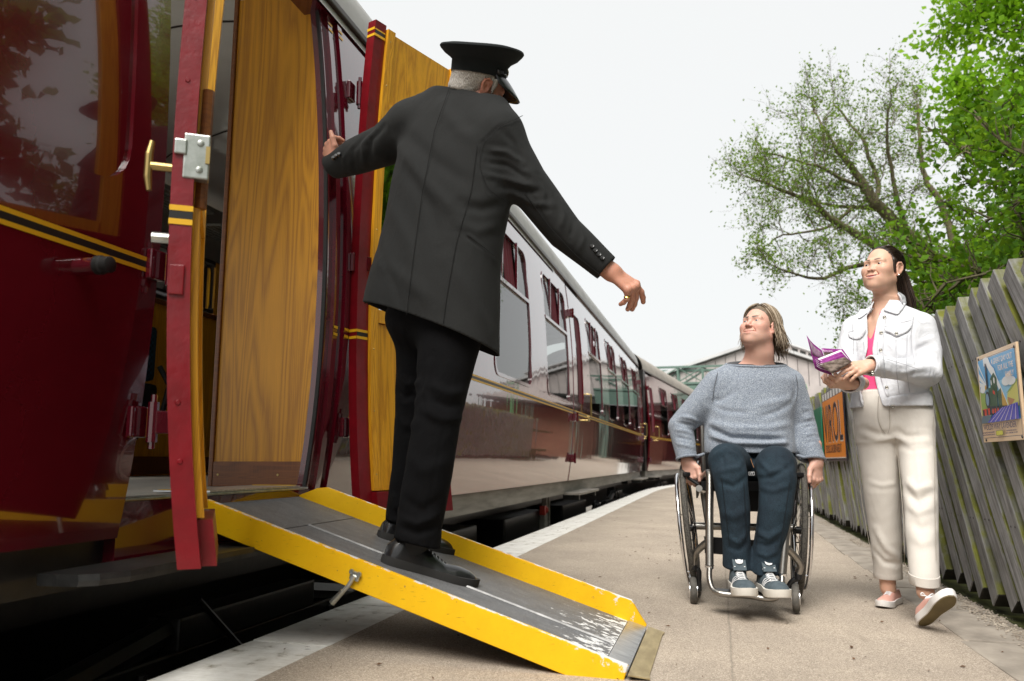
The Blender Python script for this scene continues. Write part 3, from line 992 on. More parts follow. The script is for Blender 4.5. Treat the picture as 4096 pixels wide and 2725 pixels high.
# ================================================================ FENCE AND SIGNS
def fence_wood():
    m, nt, b = base_mat("weathered_mossy_timber", (0.2, 0.2, 0.2), 0.92)
    tc = nt.nodes.new("ShaderNodeTexCoord")
    oi = nt.nodes.new("ShaderNodeObjectInfo")
    ad = nt.nodes.new("ShaderNodeVectorMath"); ad.operation = 'ADD'
    cmb = nt.nodes.new("ShaderNodeCombineXYZ")
    k = math_n(nt, 'MULTIPLY', oi.outputs["Random"], 37.0)
    for i in range(3): nt.links.new(k, cmb.inputs[i])
    nt.links.new(tc.outputs["Object"], ad.inputs[0]); nt.links.new(cmb.outputs[0], ad.inputs[1])
    mp = nt.nodes.new("ShaderNodeMapping"); mp.inputs["Scale"].default_value = (60, 60, 3.0)
    nt.links.new(ad.outputs[0], mp.inputs["Vector"])
    grain = noise(nt, mp.outputs["Vector"], 1.0, 5, 0.65)
    blot = noise(nt, ad.outputs[0], 5.0, 5, 0.62)
    moss_n = noise(nt, ad.outputs[0], 3.2, 6, 0.65)
    grey = ramp(nt, grain, [(0.28, (0.10, 0.097, 0.09)), (0.5, (0.235, 0.235, 0.23)), (0.75, (0.37, 0.37, 0.365))])
    grey = mixc(nt, 0.8, grey, ramp(nt, blot, [(0.32, (0.55, 0.54, 0.52)), (0.62, (1.1, 1.1, 1.12))]), 'MULTIPLY')
    tint = ramp(nt, oi.outputs["Random"], [(0.0, (0.8, 0.79, 0.77)), (1.0, (1.12, 1.12, 1.14))])
    grey = mixc(nt, 1.0, grey, tint, 'MULTIPLY')
    moss = ramp(nt, moss_n, [(0.30, (0.075, 0.072, 0.04)), (0.5, (0.115, 0.12, 0.020)), (0.72, (0.18, 0.185, 0.018))])
    sep = nt.nodes.new("ShaderNodeSeparateXYZ"); nt.links.new(tc.outputs["Normal"], sep.inputs[0])
    side = math_n(nt, 'MULTIPLY', sep.outputs["Y"], -1.0)
    f = math_n(nt, 'ADD', math_n(nt, 'MULTIPLY', side, 0.62), math_n(nt, 'MULTIPLY', math_n(nt, 'SUBTRACT', blot, 0.5), 1.9))
    mr = nt.nodes.new("ShaderNodeMapRange"); mr.inputs[1].default_value = 0.34; mr.inputs[2].default_value = 0.70
    nt.links.new(f, mr.inputs[0])
    c = mixc(nt, mr.outputs[0], grey, moss)
    nt.links.new(c, b.inputs["Base Color"])
    bump(nt, b, grain, 0.6, 0.003)
    return m
M['fence'] = fence_wood()
M['endgrain'] = mat("dark_wet_end_grain", (0.012, 0.011, 0.008), 0.95, color2=(0.03, 0.028, 0.018), nscale=30)
M['mosswood'] = mat("mossy_dark_timber", (0.03, 0.03, 0.014), 0.95, color2=(0.085, 0.095, 0.02), nscale=9, bscale=60, bstr=0.6)
LEAN = math.radians(37)
FX = 1.17
fence = thing("wooden_fence", "weathered grey fence of slanted mossy palings along the platform", "fence", (FX, 6, 0))
Lb = 1.72
board_mes = []
rb = random.Random(5)
for k in range(6):
    bm = bmesh.new()
    bmesh.ops.create_cube(bm, size=1)
    bmesh.ops.scale(bm, vec=(0.076, 0.106, Lb), verts=bm.verts)
    bmesh.ops.subdivide_edges(bm, edges=[e for e in bm.edges if abs(e.verts[0].co.z - e.verts[1].co.z) > 1], cuts=5)
    for v in bm.verts:
        t = v.co.z * 3 + k * 1.7
        v.co.x += 0.003 * math.sin(t); v.co.y += 0.004 * math.sin(t * .8 + 1) + rb.uniform(-.001, .001)
    bmesh.ops.bevel(bm, geom=[e for e in bm.edges if e.calc_face_angle(0) > 1.2], offset=0.004, segments=1, affect='EDGES')
    for f in bm.faces:
        if f.calc_center_median().z < -Lb / 2 + 0.002: f.material_index = 1
    me = bpy.data.meshes.new("paling"); bm.to_mesh(me); bm.free()
    me.materials.append(M['fence']); me.materials.append(M['endgrain'])
    board_mes.append(me)
nail_mb = MB()
nail_mb.lathe((0, 0, 0), (-1, 0, 0), [(.0045, 0), (.004, .0015), (.001, .002)], 7)
nail_me = nail_mb.mesh("nail"); nail_me.materials.append(mat("rusty_nail", (.03, .02, .015), .6, .5))
R37 = Matrix.Rotation(-LEAN, 3, 'X')
for i in range(150):
    yb = -9.0 + 0.192 * i + rb.uniform(-.012, .012)
    c = Vector((0.038 + rb.uniform(-.005, .006), yb + math.sin(LEAN) * Lb / 2 - 6, 0.052 + gz(FX) + .03 + math.cos(LEAN) * Lb / 2 + rb.uniform(-.012, .012)))
    o = bpy.data.objects.new("paling", board_mes[i % 6])
    COL.objects.link(o); o.parent = fence
    o.location = c
    o.rotation_euler = (-LEAN + rb.uniform(-.012, .012), rb.uniform(-.01, .01), rb.uniform(-.03, .03))
    if 2.0 < yb < 6.5:
        for zz, n_ in ((0.46, 2), (-0.45, 2)):
            for q in range(n_):
                nl = bpy.data.objects.new("nail", nail_me); COL.objects.link(nl)
                nl.parent = o
                nl.location = (-0.0385, -.022 + .042 * q, zz + .03 * q)
mb = MB(); mb.box2((.080, -15, 1.02), (.128, 16.5, 1.11)); tag(mb.build("fence_rail", M['mosswood'], fence, world_space=False))
mb = MB(); mb.box2((.080, -15, .30), (.128, 16.5, .39)); mb.build("fence_rail", M['mosswood'], fence, world_space=False)
for k in range(13):
    mb = MB(); mb.box2((.130, -14.5 + 2.4 * k, -.3), (.217, -14.4 + 2.4 * k, 1.25)); mb.build("fence_post", M['mosswood'], fence, world_space=False)
for k in range(12):
    mb = MB(); mb.box2((.012, -14.6 + 2.4 * k, -.10), (.16, -12.215 + 2.4 * k, -.012), bev=.006); mb.build("gravel_board", M['mosswood'], fence, world_space=False)
mb = MB(); mb.grid([[(FX + .20, y, z) for z in (-.1, .28)] for y in (-9, 22)]); mb.grid([[(x, y, .28 + .1 * (x - FX)) for x in (FX + .2, 9)] for y in (-9, 22)])
tag(mb.build("bank", M['grass']), kind="structure")

# ---- lavender poster board: flat print on a real panel
def P4(y, z, x):   # lettering frame on the fence face: words run towards -y
    return Matrix(((0, 0, -1, x), (-1, 0, 0, y), (0, 1, 0, z), (0, 0, 0, 1)))
def pm(name, c): 
    if name not in M: M[name] = mat(name, c, 0.45, coat=0.2)
    return M[name]
PX, PY0, PZ0, PW, PH = 1.128, 3.905, 0.742, 0.485, 0.375
poster = thing("poster", "framed lavender railway poster with green locomotive, fixed to the fence", "poster", (PX, PY0 - PW / 2, PZ0))
mb = MB(); mb.box2((PX, PY0 - PW, PZ0), (PX + .010, PY0, PZ0 + PH), bev=.002)
mb.build("board", pm("cream_poster_paper", (0.78, 0.58, 0.38)), poster)
_layer = [0]
def flat(name, m, pts, layer=None, parent=None):
    """filled outline in poster units (0..1 right, 0..1 up)"""
    _layer[0] += 1
    x = PX - 0.0003 - 0.00018 * _layer[0]
    mb = MB()
    mb.add([(x, PY0 - u * PW, PZ0 + v * PH) for u, v in pts], [tuple(range(len(pts)))])
    return mb.build(name, m, parent or poster)
def ell(cx, cy, rx, ry, n=18, a0=0, a1=360):
    return [(cx + rx * math.cos(math.radians(a0 + (a1 - a0) * k / n)), cy + ry * math.sin(math.radians(a0 + (a1 - a0) * k / n))) for k in range(n)]
sky_b, white, navy = pm("print_sky_blue", (0.13, 0.42, 0.75)), pm("print_white", (0.8, 0.84, 0.86)), pm("print_navy", (0.03, 0.015, 0.10))
flat("inner_border", navy, [(.03, .045), (.97, .045), (.97, .955), (.03, .955)])
flat("inner_paper", M["cream_poster_paper"], [(.034, .05), (.966, .05), (.966, .95), (.034, .95)])
flat("sky_print", sky_b, [(.035, .215), (.965, .215), (.965, .945), (.035, .945)])
flat("pale_sky_print", pm("print_pale_blue", (0.30, 0.60, 0.83)), [(.035, .40), (.965, .40), (.965, .62), (.6, .66), (.035, .60)])
for a, b in (((.035, .92), (.035, .88)), ((.035, .80), (.035, .72)), ((.035, .70), (.035, .64))):
    flat("light_ray", white, [a, b, (.25, .60), (.25, .62)])
flat("hill_print", pm("print_hill_green", (0.30, 0.42, 0.10)), [(.035, .215), (.25, .215), (.25, .52), (.15, .56), (.035, .58)])
flat("hill_print", pm("print_yellow_green", (0.62, 0.60, 0.16)), [(.66, .32), (.965, .35), (.965, .62), (.86, .57), (.72, .49)])
flat("hill_print", M["print_hill_green"], [(.70, .50), (.84, .57), (.965, .635), (.965, .60), (.8, .52)])
flat("field_print", pm("print_brown", (0.42, 0.20, 0.07)), [(.72, .46), (.88, .42), (.80, .37), (.74, .37)])
for cx, cy, rx, ry in ((.12, .60, .07, .04), (.72, .63, .10, .05), (.84, .62, .10, .045), (.78, .66, .07, .05)):
    flat("cloud_print", white, ell(cx, cy, rx, ry))
# steam plume, chimney, cab, boiler, smokebox, beam and buffers
flat("steam_print", white, [(.20, .86), (.19, .95), (.27, .955), (.33, .945), (.38, .86), (.46, .80), (.50, .72), (.62, .55), (.74, .36), (.70, .36), (.55, .55), (.45, .68), (.36, .76), (.32, .80), (.27, .86)])
lg, ld, lr = pm("print_loco_green", (0.045, 0.10, 0.05)), pm("print_loco_dark", (0.02, 0.025, 0.04)), pm("print_red", (0.62, 0.05, 0.02))
flat("wagon_print", pm("print_ochre", (0.55, 0.33, 0.05)), [(.58, .34), (.74, .34), (.60, .55)])
flat("tender_print", lg, [(.50, .36), (.59, .36), (.59, .57), (.50, .54)])
flat("cab_print", lg, [(.33, .52), (.49, .48), (.51, .69), (.44, .76), (.34, .70)])
flat("cab_window_print", white, ell(.44, .67, .018, .035))
flat("cab_window_print", white, ell(.365, .655, .012, .03))
flat("boiler_print", lg, [(.24, .38), (.48, .36), (.49, .52), (.40, .60), (.28, .60)])
flat("name_plate_print", lr, [(.39, .53), (.44, .51), (.44, .55), (.39, .57)])
flat("chimney_print", ld, [(.235, .60), (.275, .60), (.275, .86), (.265, .885), (.24, .885), (.235, .86)])
flat("smokebox_print", ld, ell(.24, .475, .062, .095))
flat("smokebox_ring_print", pm("print_steel_blue", (0.20, 0.32, 0.45)), ell(.235, .475, .042, .068))
flat("lamp_print", pm("print_ochre", (0.55, 0.33, 0.05)), ell(.215, .615, .02, .028))
flat("frames_print", ld, [(.22, .30), (.70, .345), (.72, .37), (.46, .385), (.22, .40)])
for cx in (.36, .42, .49): flat("wheel_print", lr, ell(cx, .335, .022, .03))
flat("buffer_beam_print", lr, [(.09, .30), (.28, .28), (.28, .375), (.09, .375)])
for cx in (.115, .215): flat("buffer_print", ld, [(cx - .02, .305), (cx + .022, .30), (cx + .022, .365), (cx - .02, .368)])
flat("track_print", pm("print_slate", (0.10, 0.16, 0.22)), [(.04, .215), (.22, .215), (.34, .30), (.06, .30)])
lav, lav2 = pm("print_lavender_blue", (0.06, 0.06, 0.50)), pm("print_lavender_light", (0.55, 0.50, 0.72))
flat("lavender_print", lav, [(.20, .215), (.965, .215), (.965, .385), (.74, .365), (.60, .36), (.36, .29)])
for k in range(6):
    u = .26 + .125 * k
    flat("row_gap_print", lav2, [(u, .216), (u + .022, .216), (.62 + .06 * k + .010, .362 + .002 * k), (.62 + .06 * k, .362 + .002 * k)])
LX = PX - 0.0003 - 0.00018 * (_layer[0] + 2)
cream = pm("print_cream", (0.85, 0.66, 0.52))
def ptext(s, u0, u1, v, h, m):
    text_obj("lettering", s, m, poster, h * PH * 1.38, P4(PY0 - u0 * PW, PZ0 + v * PH, LX), width=(u1 - u0) * PW, ext=0.0001)
ptext("A GREAT DAY OUT", .43, .945, .845, .062, cream)
ptext("FOR ALL THE", .59, .945, .755, .062, cream)
ptext("FAMILY", .75, .945, .665, .062, cream)
ptext("WOLDS WAY LAVENDER", .09, .90, .135, .066, navy)
ptext("GIANT GAMES MAZE NATURE WALKS RAILWAY", .05, .375, .098, .016, navy)
ptext("LAVENDER FIELDS TIMBER TRAIL DISTILLERY", .05, .375, .073, .016, navy)
ptext("WINTRINGHAM, MALTON", .66, .89, .098, .016, navy)
ptext("NORTH YORKSHIRE YO17 8HW", .64, .91, .073, .016, navy)
flat("badge_print", pm("print_badge_green", (0.10, 0.12, 0.01)), [(.40, .075), (.415, .062), (.565, .062), (.58, .075), (.58, .105), (.565, .118), (.415, .118), (.40, .105)])
flat("badge_print", pm("print_badge_yellow", (0.62, 0.60, 0.05)), [(.408, .077), (.42, .067), (.56, .067), (.572, .077), (.572, .103), (.56, .113), (.42, .113), (.408, .103)])
for u, v in ((.06, .965), (.965, .955), (.085, .025), (.96, .03)):
    k = MB(); k.lathe((PX - .0005, PY0 - u * PW, PZ0 + v * PH), (-1, 0, 0), [(.006, 0), (.005, .003), (.002, .004)], 8); k.build("bolt", M['black'], poster)

# ---- orange enamel sign
SX, SY0, SW, SZ0, SH = 1.135, 9.35, 1.50, 0.665, 0.72
sign = thing("enamel_sign", "orange enamel sign reading VIROL in tall black letters on the fence", "sign", (SX, SY0 - SW / 2, SZ0))
mb = MB(); mb.box2((SX, SY0 - SW, SZ0), (SX + .012, SY0, SZ0 + SH), bev=.003)
mb.build("plate", pm("sign_dark_border", (0.015, 0.012, 0.02)), sign)
mb = MB(); mb.box2((SX - .001, SY0 - SW + .03, SZ0 + .035), (SX, SY0 - .02, SZ0 + SH - .085)); mb.build("orange_field", pm("sign_orange", (0.85, 0.27, 0.015)), sign)
mb = MB(); mb.box2((SX - .0015, SY0 - SW + .03, SZ0 + .028), (SX, SY0 - .02, SZ0 + .036)); mb.build("white_line", pm("sign_white", (.8, .8, .78)), sign)
for k in range(7):
    mb = MB(); mb.box2((SX - .001, SY0 - .05 - .205 * k - .13, SZ0 + SH - .08), (SX, SY0 - .05 - .205 * k, SZ0 + SH - .01)); mb.build("white_block", M["sign_white"], sign)
for m_, dx, g in ((M["sign_white"], .0020, .012), (pm("sign_black", (.02, .018, .03)), .0035, 0)):
    text_obj("lettering", "VIROL", m_, sign, .56 + g * 1.4, P4(SY0 - .06 + g, SZ0 + .195 - g, SX - dx), width=1.33 + g * 2, ext=0.0002)
text_obj("lettering", "SCHOOL CHILDREN NEED IT", M["sign_black"], sign, .115, P4(SY0 - .13, SZ0 + .085, SX - .0035), width=1.12, ext=0.0002)
# ---- green sign further on
mb = MB(); mb.box2((1.135, 9.52, .72), (1.147, 11.0, 1.27), bev=.003)
gs = thing("enamel_sign", "green sign with white print on the fence behind the orange one", "sign", (1.14, 10.4, .72))
mb.build("plate", pm("sign_green", (0.012, 0.19, 0.10)), gs)
mb = MB()
for a, b, c, d in ((9.95, .84, 10.55, .90), (9.95, .93, 10.3, 1.0), (10.4, .92, 10.5, 1.02)): mb.box2((1.1335, a, b), (1.135, c, d))
tag(mb.build("white_print", M["sign_white"], gs), kind="stuff")
# ================================================================ ACCESS RAMP
def chipped_yellow():
    m, nt, b = base_mat("chipped_yellow_paint", (0.72, 0.36, 0.004), 0.42)
    v = coords(nt)
    f = noise(nt, v, 7, 7, 0.7); g = noise(nt, v, 34, 5, 0.7)
    sc = noise(nt, coords(nt, (6, 40, 40)), 4, 4, 0.6)
    c = ramp(nt, f, [(0.25, (0.80, 0.44, 0.003)), (0.7, (0.90, 0.54, 0.005))])
    c = mixc(nt, ramp(nt, g, [(0.665, (0, 0, 0)), (0.71, (.9, .9, .9))]), c, (0.30, 0.17, 0.05))
    c = mixc(nt, ramp(nt, sc, [(0.63, (0, 0, 0)), (0.72, (.55, .55, .55))]), c, (0.30, 0.16, 0.02))
    at = nt.nodes.new("ShaderNodeAttribute"); at.attribute_name = "wear"
    w = math_n(nt, 'ADD', at.outputs["Fac"], math_n(nt, 'MULTIPLY', math_n(nt, 'SUBTRACT', noise(nt, v, 26, 6, 0.7), 0.5), 1.5))
    wm = ramp(nt, w, [(0.60, (0, 0, 0)), (0.66, (1, 1, 1))])
    c = mixc(nt, wm, c, (0.72, 0.71, 0.68))
    nt.links.new(c, b.inputs["Base Color"])
    bump(nt, b, g, 0.15, 0.002)
    return m
M['ramp_yellow'] = chipped_yellow()
def grit():
    m, nt, b = base_mat("grey_grit_decking", (0.12, 0.12, 0.12), 0.8)
    v = coords(nt)
    f = noise(nt, v, 300, 2, 0.7)
    g = noise(nt, coords(nt, (2.0, 7, 7)), 3.4, 7, 0.65)
    c = ramp(nt, f, [(0.3, (0.075, 0.075, 0.078)), (0.55, (0.15, 0.15, 0.152)), (0.75, (0.28, 0.28, 0.28))])
    at = nt.nodes.new("ShaderNodeAttribute"); at.attribute_name = "wear"
    st = noise(nt, coords(nt, (7, 12, 12)), 2.6, 6, 0.68)
    w = math_n(nt, 'ADD', math_n(nt, 'MULTIPLY', at.outputs["Fac"], 0.42), st)
    wm = ramp(nt, w, [(0.88, (0, 0, 0)), (0.92, (1, 1, 1))])
    c = mixc(nt, 0.7, c, ramp(nt, g, [(0.3, (0.65, 0.65, 0.65)), (0.7, (1.25, 1.25, 1.25))]), 'MULTIPLY')
    c = mixc(nt, wm, c, (0.72, 0.72, 0.71))
    nt.links.new(c, b.inputs["Base Color"])
    b.inputs["Roughness"].default_value = 0.55
    bump(nt, b, f, 0.5, 0.002)
    return m
M['grit'] = grit()
M['alu'] = mat("scuffed_bare_aluminium", (0.62, 0.63, 0.63), 0.35, 0.85, color2=(0.42, 0.43, 0.44), nscale=18, nstretch=(1, 4, 1))
M['brown_plate'] = mat("worn_bronze_flap", (0.46, 0.37, 0.20), 0.45, 0.4, color2=(0.32, 0.25, 0.13), nscale=10, nstretch=(3, 1, 1))
RX0, RX1, RY0, RY1 = -1.80, -0.29, 2.541, 3.228           # long way runs from the sill down to the platform
RZ0, RZ1 = 0.512, 0.028
rl = math.hypot(RX1 - RX0, RZ1 - RZ0)
ra = math.atan2(RZ0 - RZ1, RX1 - RX0)
Rm = Matrix.Translation((RX1, (RY0 + RY1) / 2, RZ1)) @ Matrix.Rotation(ra, 4, 'Y')   # local x along the slope (0 = foot, -rl = top)
ramp_t = thing("access_ramp", "yellow sided wheelchair ramp leading from platform up into carriage doorway", "ramp", (RX1, (RY0 + RY1) / 2, 0))
W = RY1 - RY0
def rput(name, mb, m, parent, wear=None, smooth=False):
    mb.v = [tuple(Rm @ Vector(p)) for p in mb.v]
    o = mb.build(name, m, parent, smooth)
    return o
def wear_attr(o, fn):
    me = o.data
    off = origin_of(o.parent)
    Ri = Rm.inverted()
    a = me.attributes.new("wear", 'FLOAT', 'POINT')
    a.data.foreach_set("value", [fn(Ri @ (v.co + off)) for v in me.vertices])
def deck_panel(name, x0, x1, y0, y1, z=0.0):
    mb = MB()
    n = 24
    xs_ = [x0 + (x1 - x0) * k / n for k in range(n + 1)]
    mb.rings([[(x, y0, z), (x, y1, z), (x, y1, z - .012), (x, y0, z - .012)] for x in xs_])
    o = rput(name, mb, M['grit'], ramp_t)
    wear_attr(o, lambda p: max(0, min(1, (p.x + .62) / .55)) if p.x > -1.3 else max(0, min(.25, (-1.30 - p.x) / .6)))
    return o
xt = -rl
M['strip_grey'] = mat('worn_grey_strip', (.16, .16, .16), .5, .4, color2=(.32, .32, .32), nscale=14)
deck_panel("deck_panel", xt + .30, -.075, -W / 2 + .012, -.004 - .08)
deck_panel("deck_panel", xt + .30, -.075, -.074, W / 2 - .012)
deck_panel("deck_panel", xt + .0, xt + .295, -W / 2 + .012, W / 2 - .012)
mb = MB(); mb.tube([(xt + .30, -.079, .001), (-.08, -.079, .001)], .006, 6); rput("joint_strip", mb, M["strip_grey"], ramp_t)
mb = MB(); mb.rings([[(x, y, z) for y, z in ((-W / 2 + .012, -.012), (W / 2 - .012, -.012), (W / 2 - .012, .004), (-W / 2 + .012, .004))] for x in (-.072, 0)])
rput("foot_strip", mb, M['alu'], ramp_t)
def kerb(y0, y1, taper, name="side_rail"):
    """folded side rail: tall on the outside, little lip inside"""
    n = 40
    R = []
    x0 = xt + .02 if taper else xt + .005
    for k in range(n + 1):
        x = x0 + (-.003 - x0) * k / n
        if taper:                                        # near side: deep channel whose top stands just above the deck
            h, lo = .022, -.074
            lo = max(lo, -.074 + .05 * max(0, 1 - (-.003 - x) / .10))
        else:                                            # far side: upstanding kerb with cut corners
            h, lo = .078, -.030
            e = (-.003 - x); e2 = x - x0
            if e < .075: h = .078 * max(.12, e / .075)
            if e2 < .10: h = min(h, .078 * max(.02, e2 / .10))
        R.append([(x, y0, lo), (x, y1, lo), (x, y1, h), (x, y0, h)])
    mb = MB(); mb.rings(R)
    o = rput(name, mb, M['ramp_yellow'], ramp_t)
    bm = bmesh.new(); bm.from_mesh(o.data)
    bmesh.ops.bevel(bm, geom=[e for e in bm.edges if len(e.link_faces) == 2 and e.calc_face_angle(0) > 1.2], offset=.0022, segments=2, affect='EDGES')
    bm.to_mesh(o.data); bm.free()
    def fn(p):
        top = max(0, 1 - abs(p.z - (.022 if p.y < 0 else .078)) / .006) * .62
        foot = max(0, min(1, (p.x + .22) / .2)) * .35
        low = max(0, 1 - abs(p.z) / .012) * .25
        return top + foot + low
    wear_attr(o, fn)
    return o
kerb(-W / 2 - .012, -W / 2 + .012, True)
kerb(W / 2 - .012, W / 2 + .012, False)
# edge cap of bare metal along the near rail
# foot flap lying on the platform
mb = MB()
Fz = gz(-.2) + .004
mb.prism([(RX1 + .004, RY0 - .02, Fz + .016), (RX1 + .004, RY1 + .03, Fz + .016), (RX1 + .068, RY1 - .005, Fz + .004), (RX1 + .062, RY1 - .05, Fz + .002), (RX1 + .062, RY0 + .06, Fz + .002), (RX1 + .068, RY0 + .0, Fz + .004)], (0, 0, 0), (0, 0, -.004))
mb.build("foot_flap", M['brown_plate'], ramp_t)
# top flap resting on the carriage floor
mb = MB(); mb.box2((-2.02, RY0 + .02, .5495), (RX0 + .02, RY1 - .02, .556)); mb.build("top_flap", M['alu'], ramp_t)
mb = MB(); mb.box2((-2.00, RY0 + .02, .5565), (RX0 + .0, RY0 + .05, .558)); mb.box2((-2.00, RY1 - .05, .5565), (RX0 + .0, RY1 - .02, .558))
tag(mb.build("yellow_edge", M['ramp_yellow'], ramp_t), kind="stuff")
# fold-out latch hanging on the near rail
lx = -.93
mb = MB()
yy = -W / 2 - .018
mb.box((lx, yy, -.030), (.036, .010, .030), bev=.004); mb.lathe((lx - .014, yy - .004, -.020), (0, -1, 0), [(.010, 0), (.008, .005)], 10); mb.lathe((lx + .014, yy - .004, -.020), (0, -1, 0), [(.010, 0), (.008, .005)], 10)
lt = rput("latch", mb, M['steel'], ramp_t)
mb = MB(); mb.tube([(lx, yy - .006, -.03), (lx - .008, yy - .012, -.065), (lx - .022, yy - .016, -.095)], .0075, 8); mb.tube([(lx - .018, yy - .016, -.085), (lx - .042, yy - .018, -.135)], [.009, .011], 10)
rput("latch_handle", mb, M['steel'], lt)
# ================================================================ TREES
def leaf_mat(name, a, b_, c):
    m, nt, b = base_mat(name, a, 0.55)
    b.inputs["Specular IOR Level"].default_value = 0.2
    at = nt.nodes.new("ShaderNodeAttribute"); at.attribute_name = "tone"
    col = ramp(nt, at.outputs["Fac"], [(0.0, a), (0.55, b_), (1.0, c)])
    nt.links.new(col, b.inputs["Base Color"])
    tr = nt.nodes.new("ShaderNodeBsdfTranslucent"); nt.links.new(mixc(nt, 0.35, col, (0.34, 0.50, 0.02)), tr.inputs["Color"])
    mx = nt.nodes.new("ShaderNodeMixShader"); mx.inputs[0].default_value = 0.55
    out = nt.nodes["Material Output"]
    nt.links.new(b.outputs[0], mx.inputs[1]); nt.links.new(tr.outputs[0], mx.inputs[2]); nt.links.new(mx.outputs[0], out.inputs["Surface"])
    return m
M['leaf_bright'] = leaf_mat("bright_spring_leaf", (0.11, 0.26, 0.008), (0.20, 0.42, 0.014), (0.32, 0.56, 0.03))
M['leaf_dark'] = leaf_mat("deep_green_leaf", (0.035, 0.090, 0.008), (0.08, 0.20, 0.012), (0.18, 0.36, 0.025))
M['leaf_olive'] = leaf_mat("small_olive_leaf", (0.075, 0.14, 0.022), (0.14, 0.24, 0.04), (0.24, 0.36, 0.07))
M['bark'] = mat("greenish_bark", (0.075, 0.062, 0.036), 0.95, color2=(0.15, 0.13, 0.07), nscale=14, bscale=40, bstr=0.7, bdist=0.01)

def leaves_mesh(name, C, size, seed, m, parent, tone=None, droop=0.3):
    """C (n,3) leaf positions -> one mesh of small folded leaves (two quads would be 4 tris; here a 4-gon diamond)."""
    r = np.random.default_rng(seed)
    n = len(C)
    d = r.normal(size=(n, 3)); d[:, 2] -= droop; d /= np.linalg.norm(d, axis=1)[:, None]
    t = r.normal(size=(n, 3)); w = np.cross(d, t); w /= np.linalg.norm(w, axis=1)[:, None]
    up = np.cross(w, d)
    s = size * r.uniform(.6, 1.25, n)[:, None]
    p0, p2 = C - d * s * .5, C + d * s * .5
    p1, p3 = C + w * s * .32 + up * s * .08, C - w * s * .32 + up * s * .08
    V = np.stack([p0, p1, p2, p3], 1).reshape(-1, 3)
    off = np.array(origin_of(parent))
    me = mesh_np(name, V - off, np.arange(4 * n).reshape(n, 4))
    a = me.attributes.new("tone", 'FLOAT', 'POINT')
    tn = r.uniform(0, 1, n) if tone is None else np.clip(tone + r.normal(0, .18, n), 0, 1)
    a.data.foreach_set("value", np.repeat(tn, 4).astype(np.float32))
    return link(name, me, m, parent, False, world_space=False)

def grow(limbs, seed, twig=(0.45, 0.9), per_m=5.0, sub=2, r0=0.03, spread=0.9, up=0.25):
    """limbs: list of (points, start radius, end radius). Returns tubes and twig tip positions."""
    r = random.Random(seed)
    tubes, tips = [], []
    def branch(p, d, L, rad, level):
        n = 5
        pts = [Vector(p)]
        for k in range(n):
            d = (d + Vector((r.gauss(0, .22), r.gauss(0, .22), r.gauss(0, .22) + up * .12))).normalized()
            pts.append(pts[-1] + d * L / n)
        tubes.append((pts, [rad * (1 - .75 * k / n) for k in range(n + 1)], 4 if level else 5))
        if level < sub:
            for k in range(1, n + 1):
                for _ in range(2 if level == 0 else 1):
                    a = Vector((r.gauss(0, 1), r.gauss(0, 1), r.gauss(0, 1) + up)).normalized()
                    branch(pts[k], (d + a * spread).normalized(), L * r.uniform(.42, .7), rad * .5, level + 1)
        else:
            tips.extend(pts[1:])
        tips.extend(pts[3:])
    for P, ra_, rb_ in limbs:
        P = [Vector(q) for q in P]
        # smooth the polyline a little
        Q = []
        for i in range(len(P) - 1):
            for k in range(3):
                t = k / 3
                a = P[max(i - 1, 0)]; b, c = P[i], P[i + 1]; e = P[min(i + 2, len(P) - 1)]
                Q.append(.5 * ((2 * b) + (c - a) * t + (2 * a - 5 * b + 4 * c - e) * t * t + (3 * b - a - 3 * c + e) * t ** 3))
        Q.append(P[-1])
        Q = [q + Vector((r.gauss(0, .012), r.gauss(0, .012), r.gauss(0, .012))) for q in Q]
        m = len(Q)
        tubes.append((Q, [ra_ + (rb_ - ra_) * (k / (m - 1)) ** .8 for k in range(m)], 8))
        for i in range(2, m):
            L = (Q[i] - Q[i - 1]).length
            frac = i / m
            for _ in range(max(1, int(L * per_m + r.random()))):
                if r.random() > .25 + frac: continue
                d = (Q[i] - Q[i - 1]).normalized()
                a = Vector((r.gauss(0, 1), r.gauss(0, 1), r.gauss(0, 1) + up)).normalized()
                branch(Q[i], (d * .7 + a * spread).normalized(), r.uniform(*twig), r0 * (1.1 - .5 * frac), 0)
    return tubes, tips

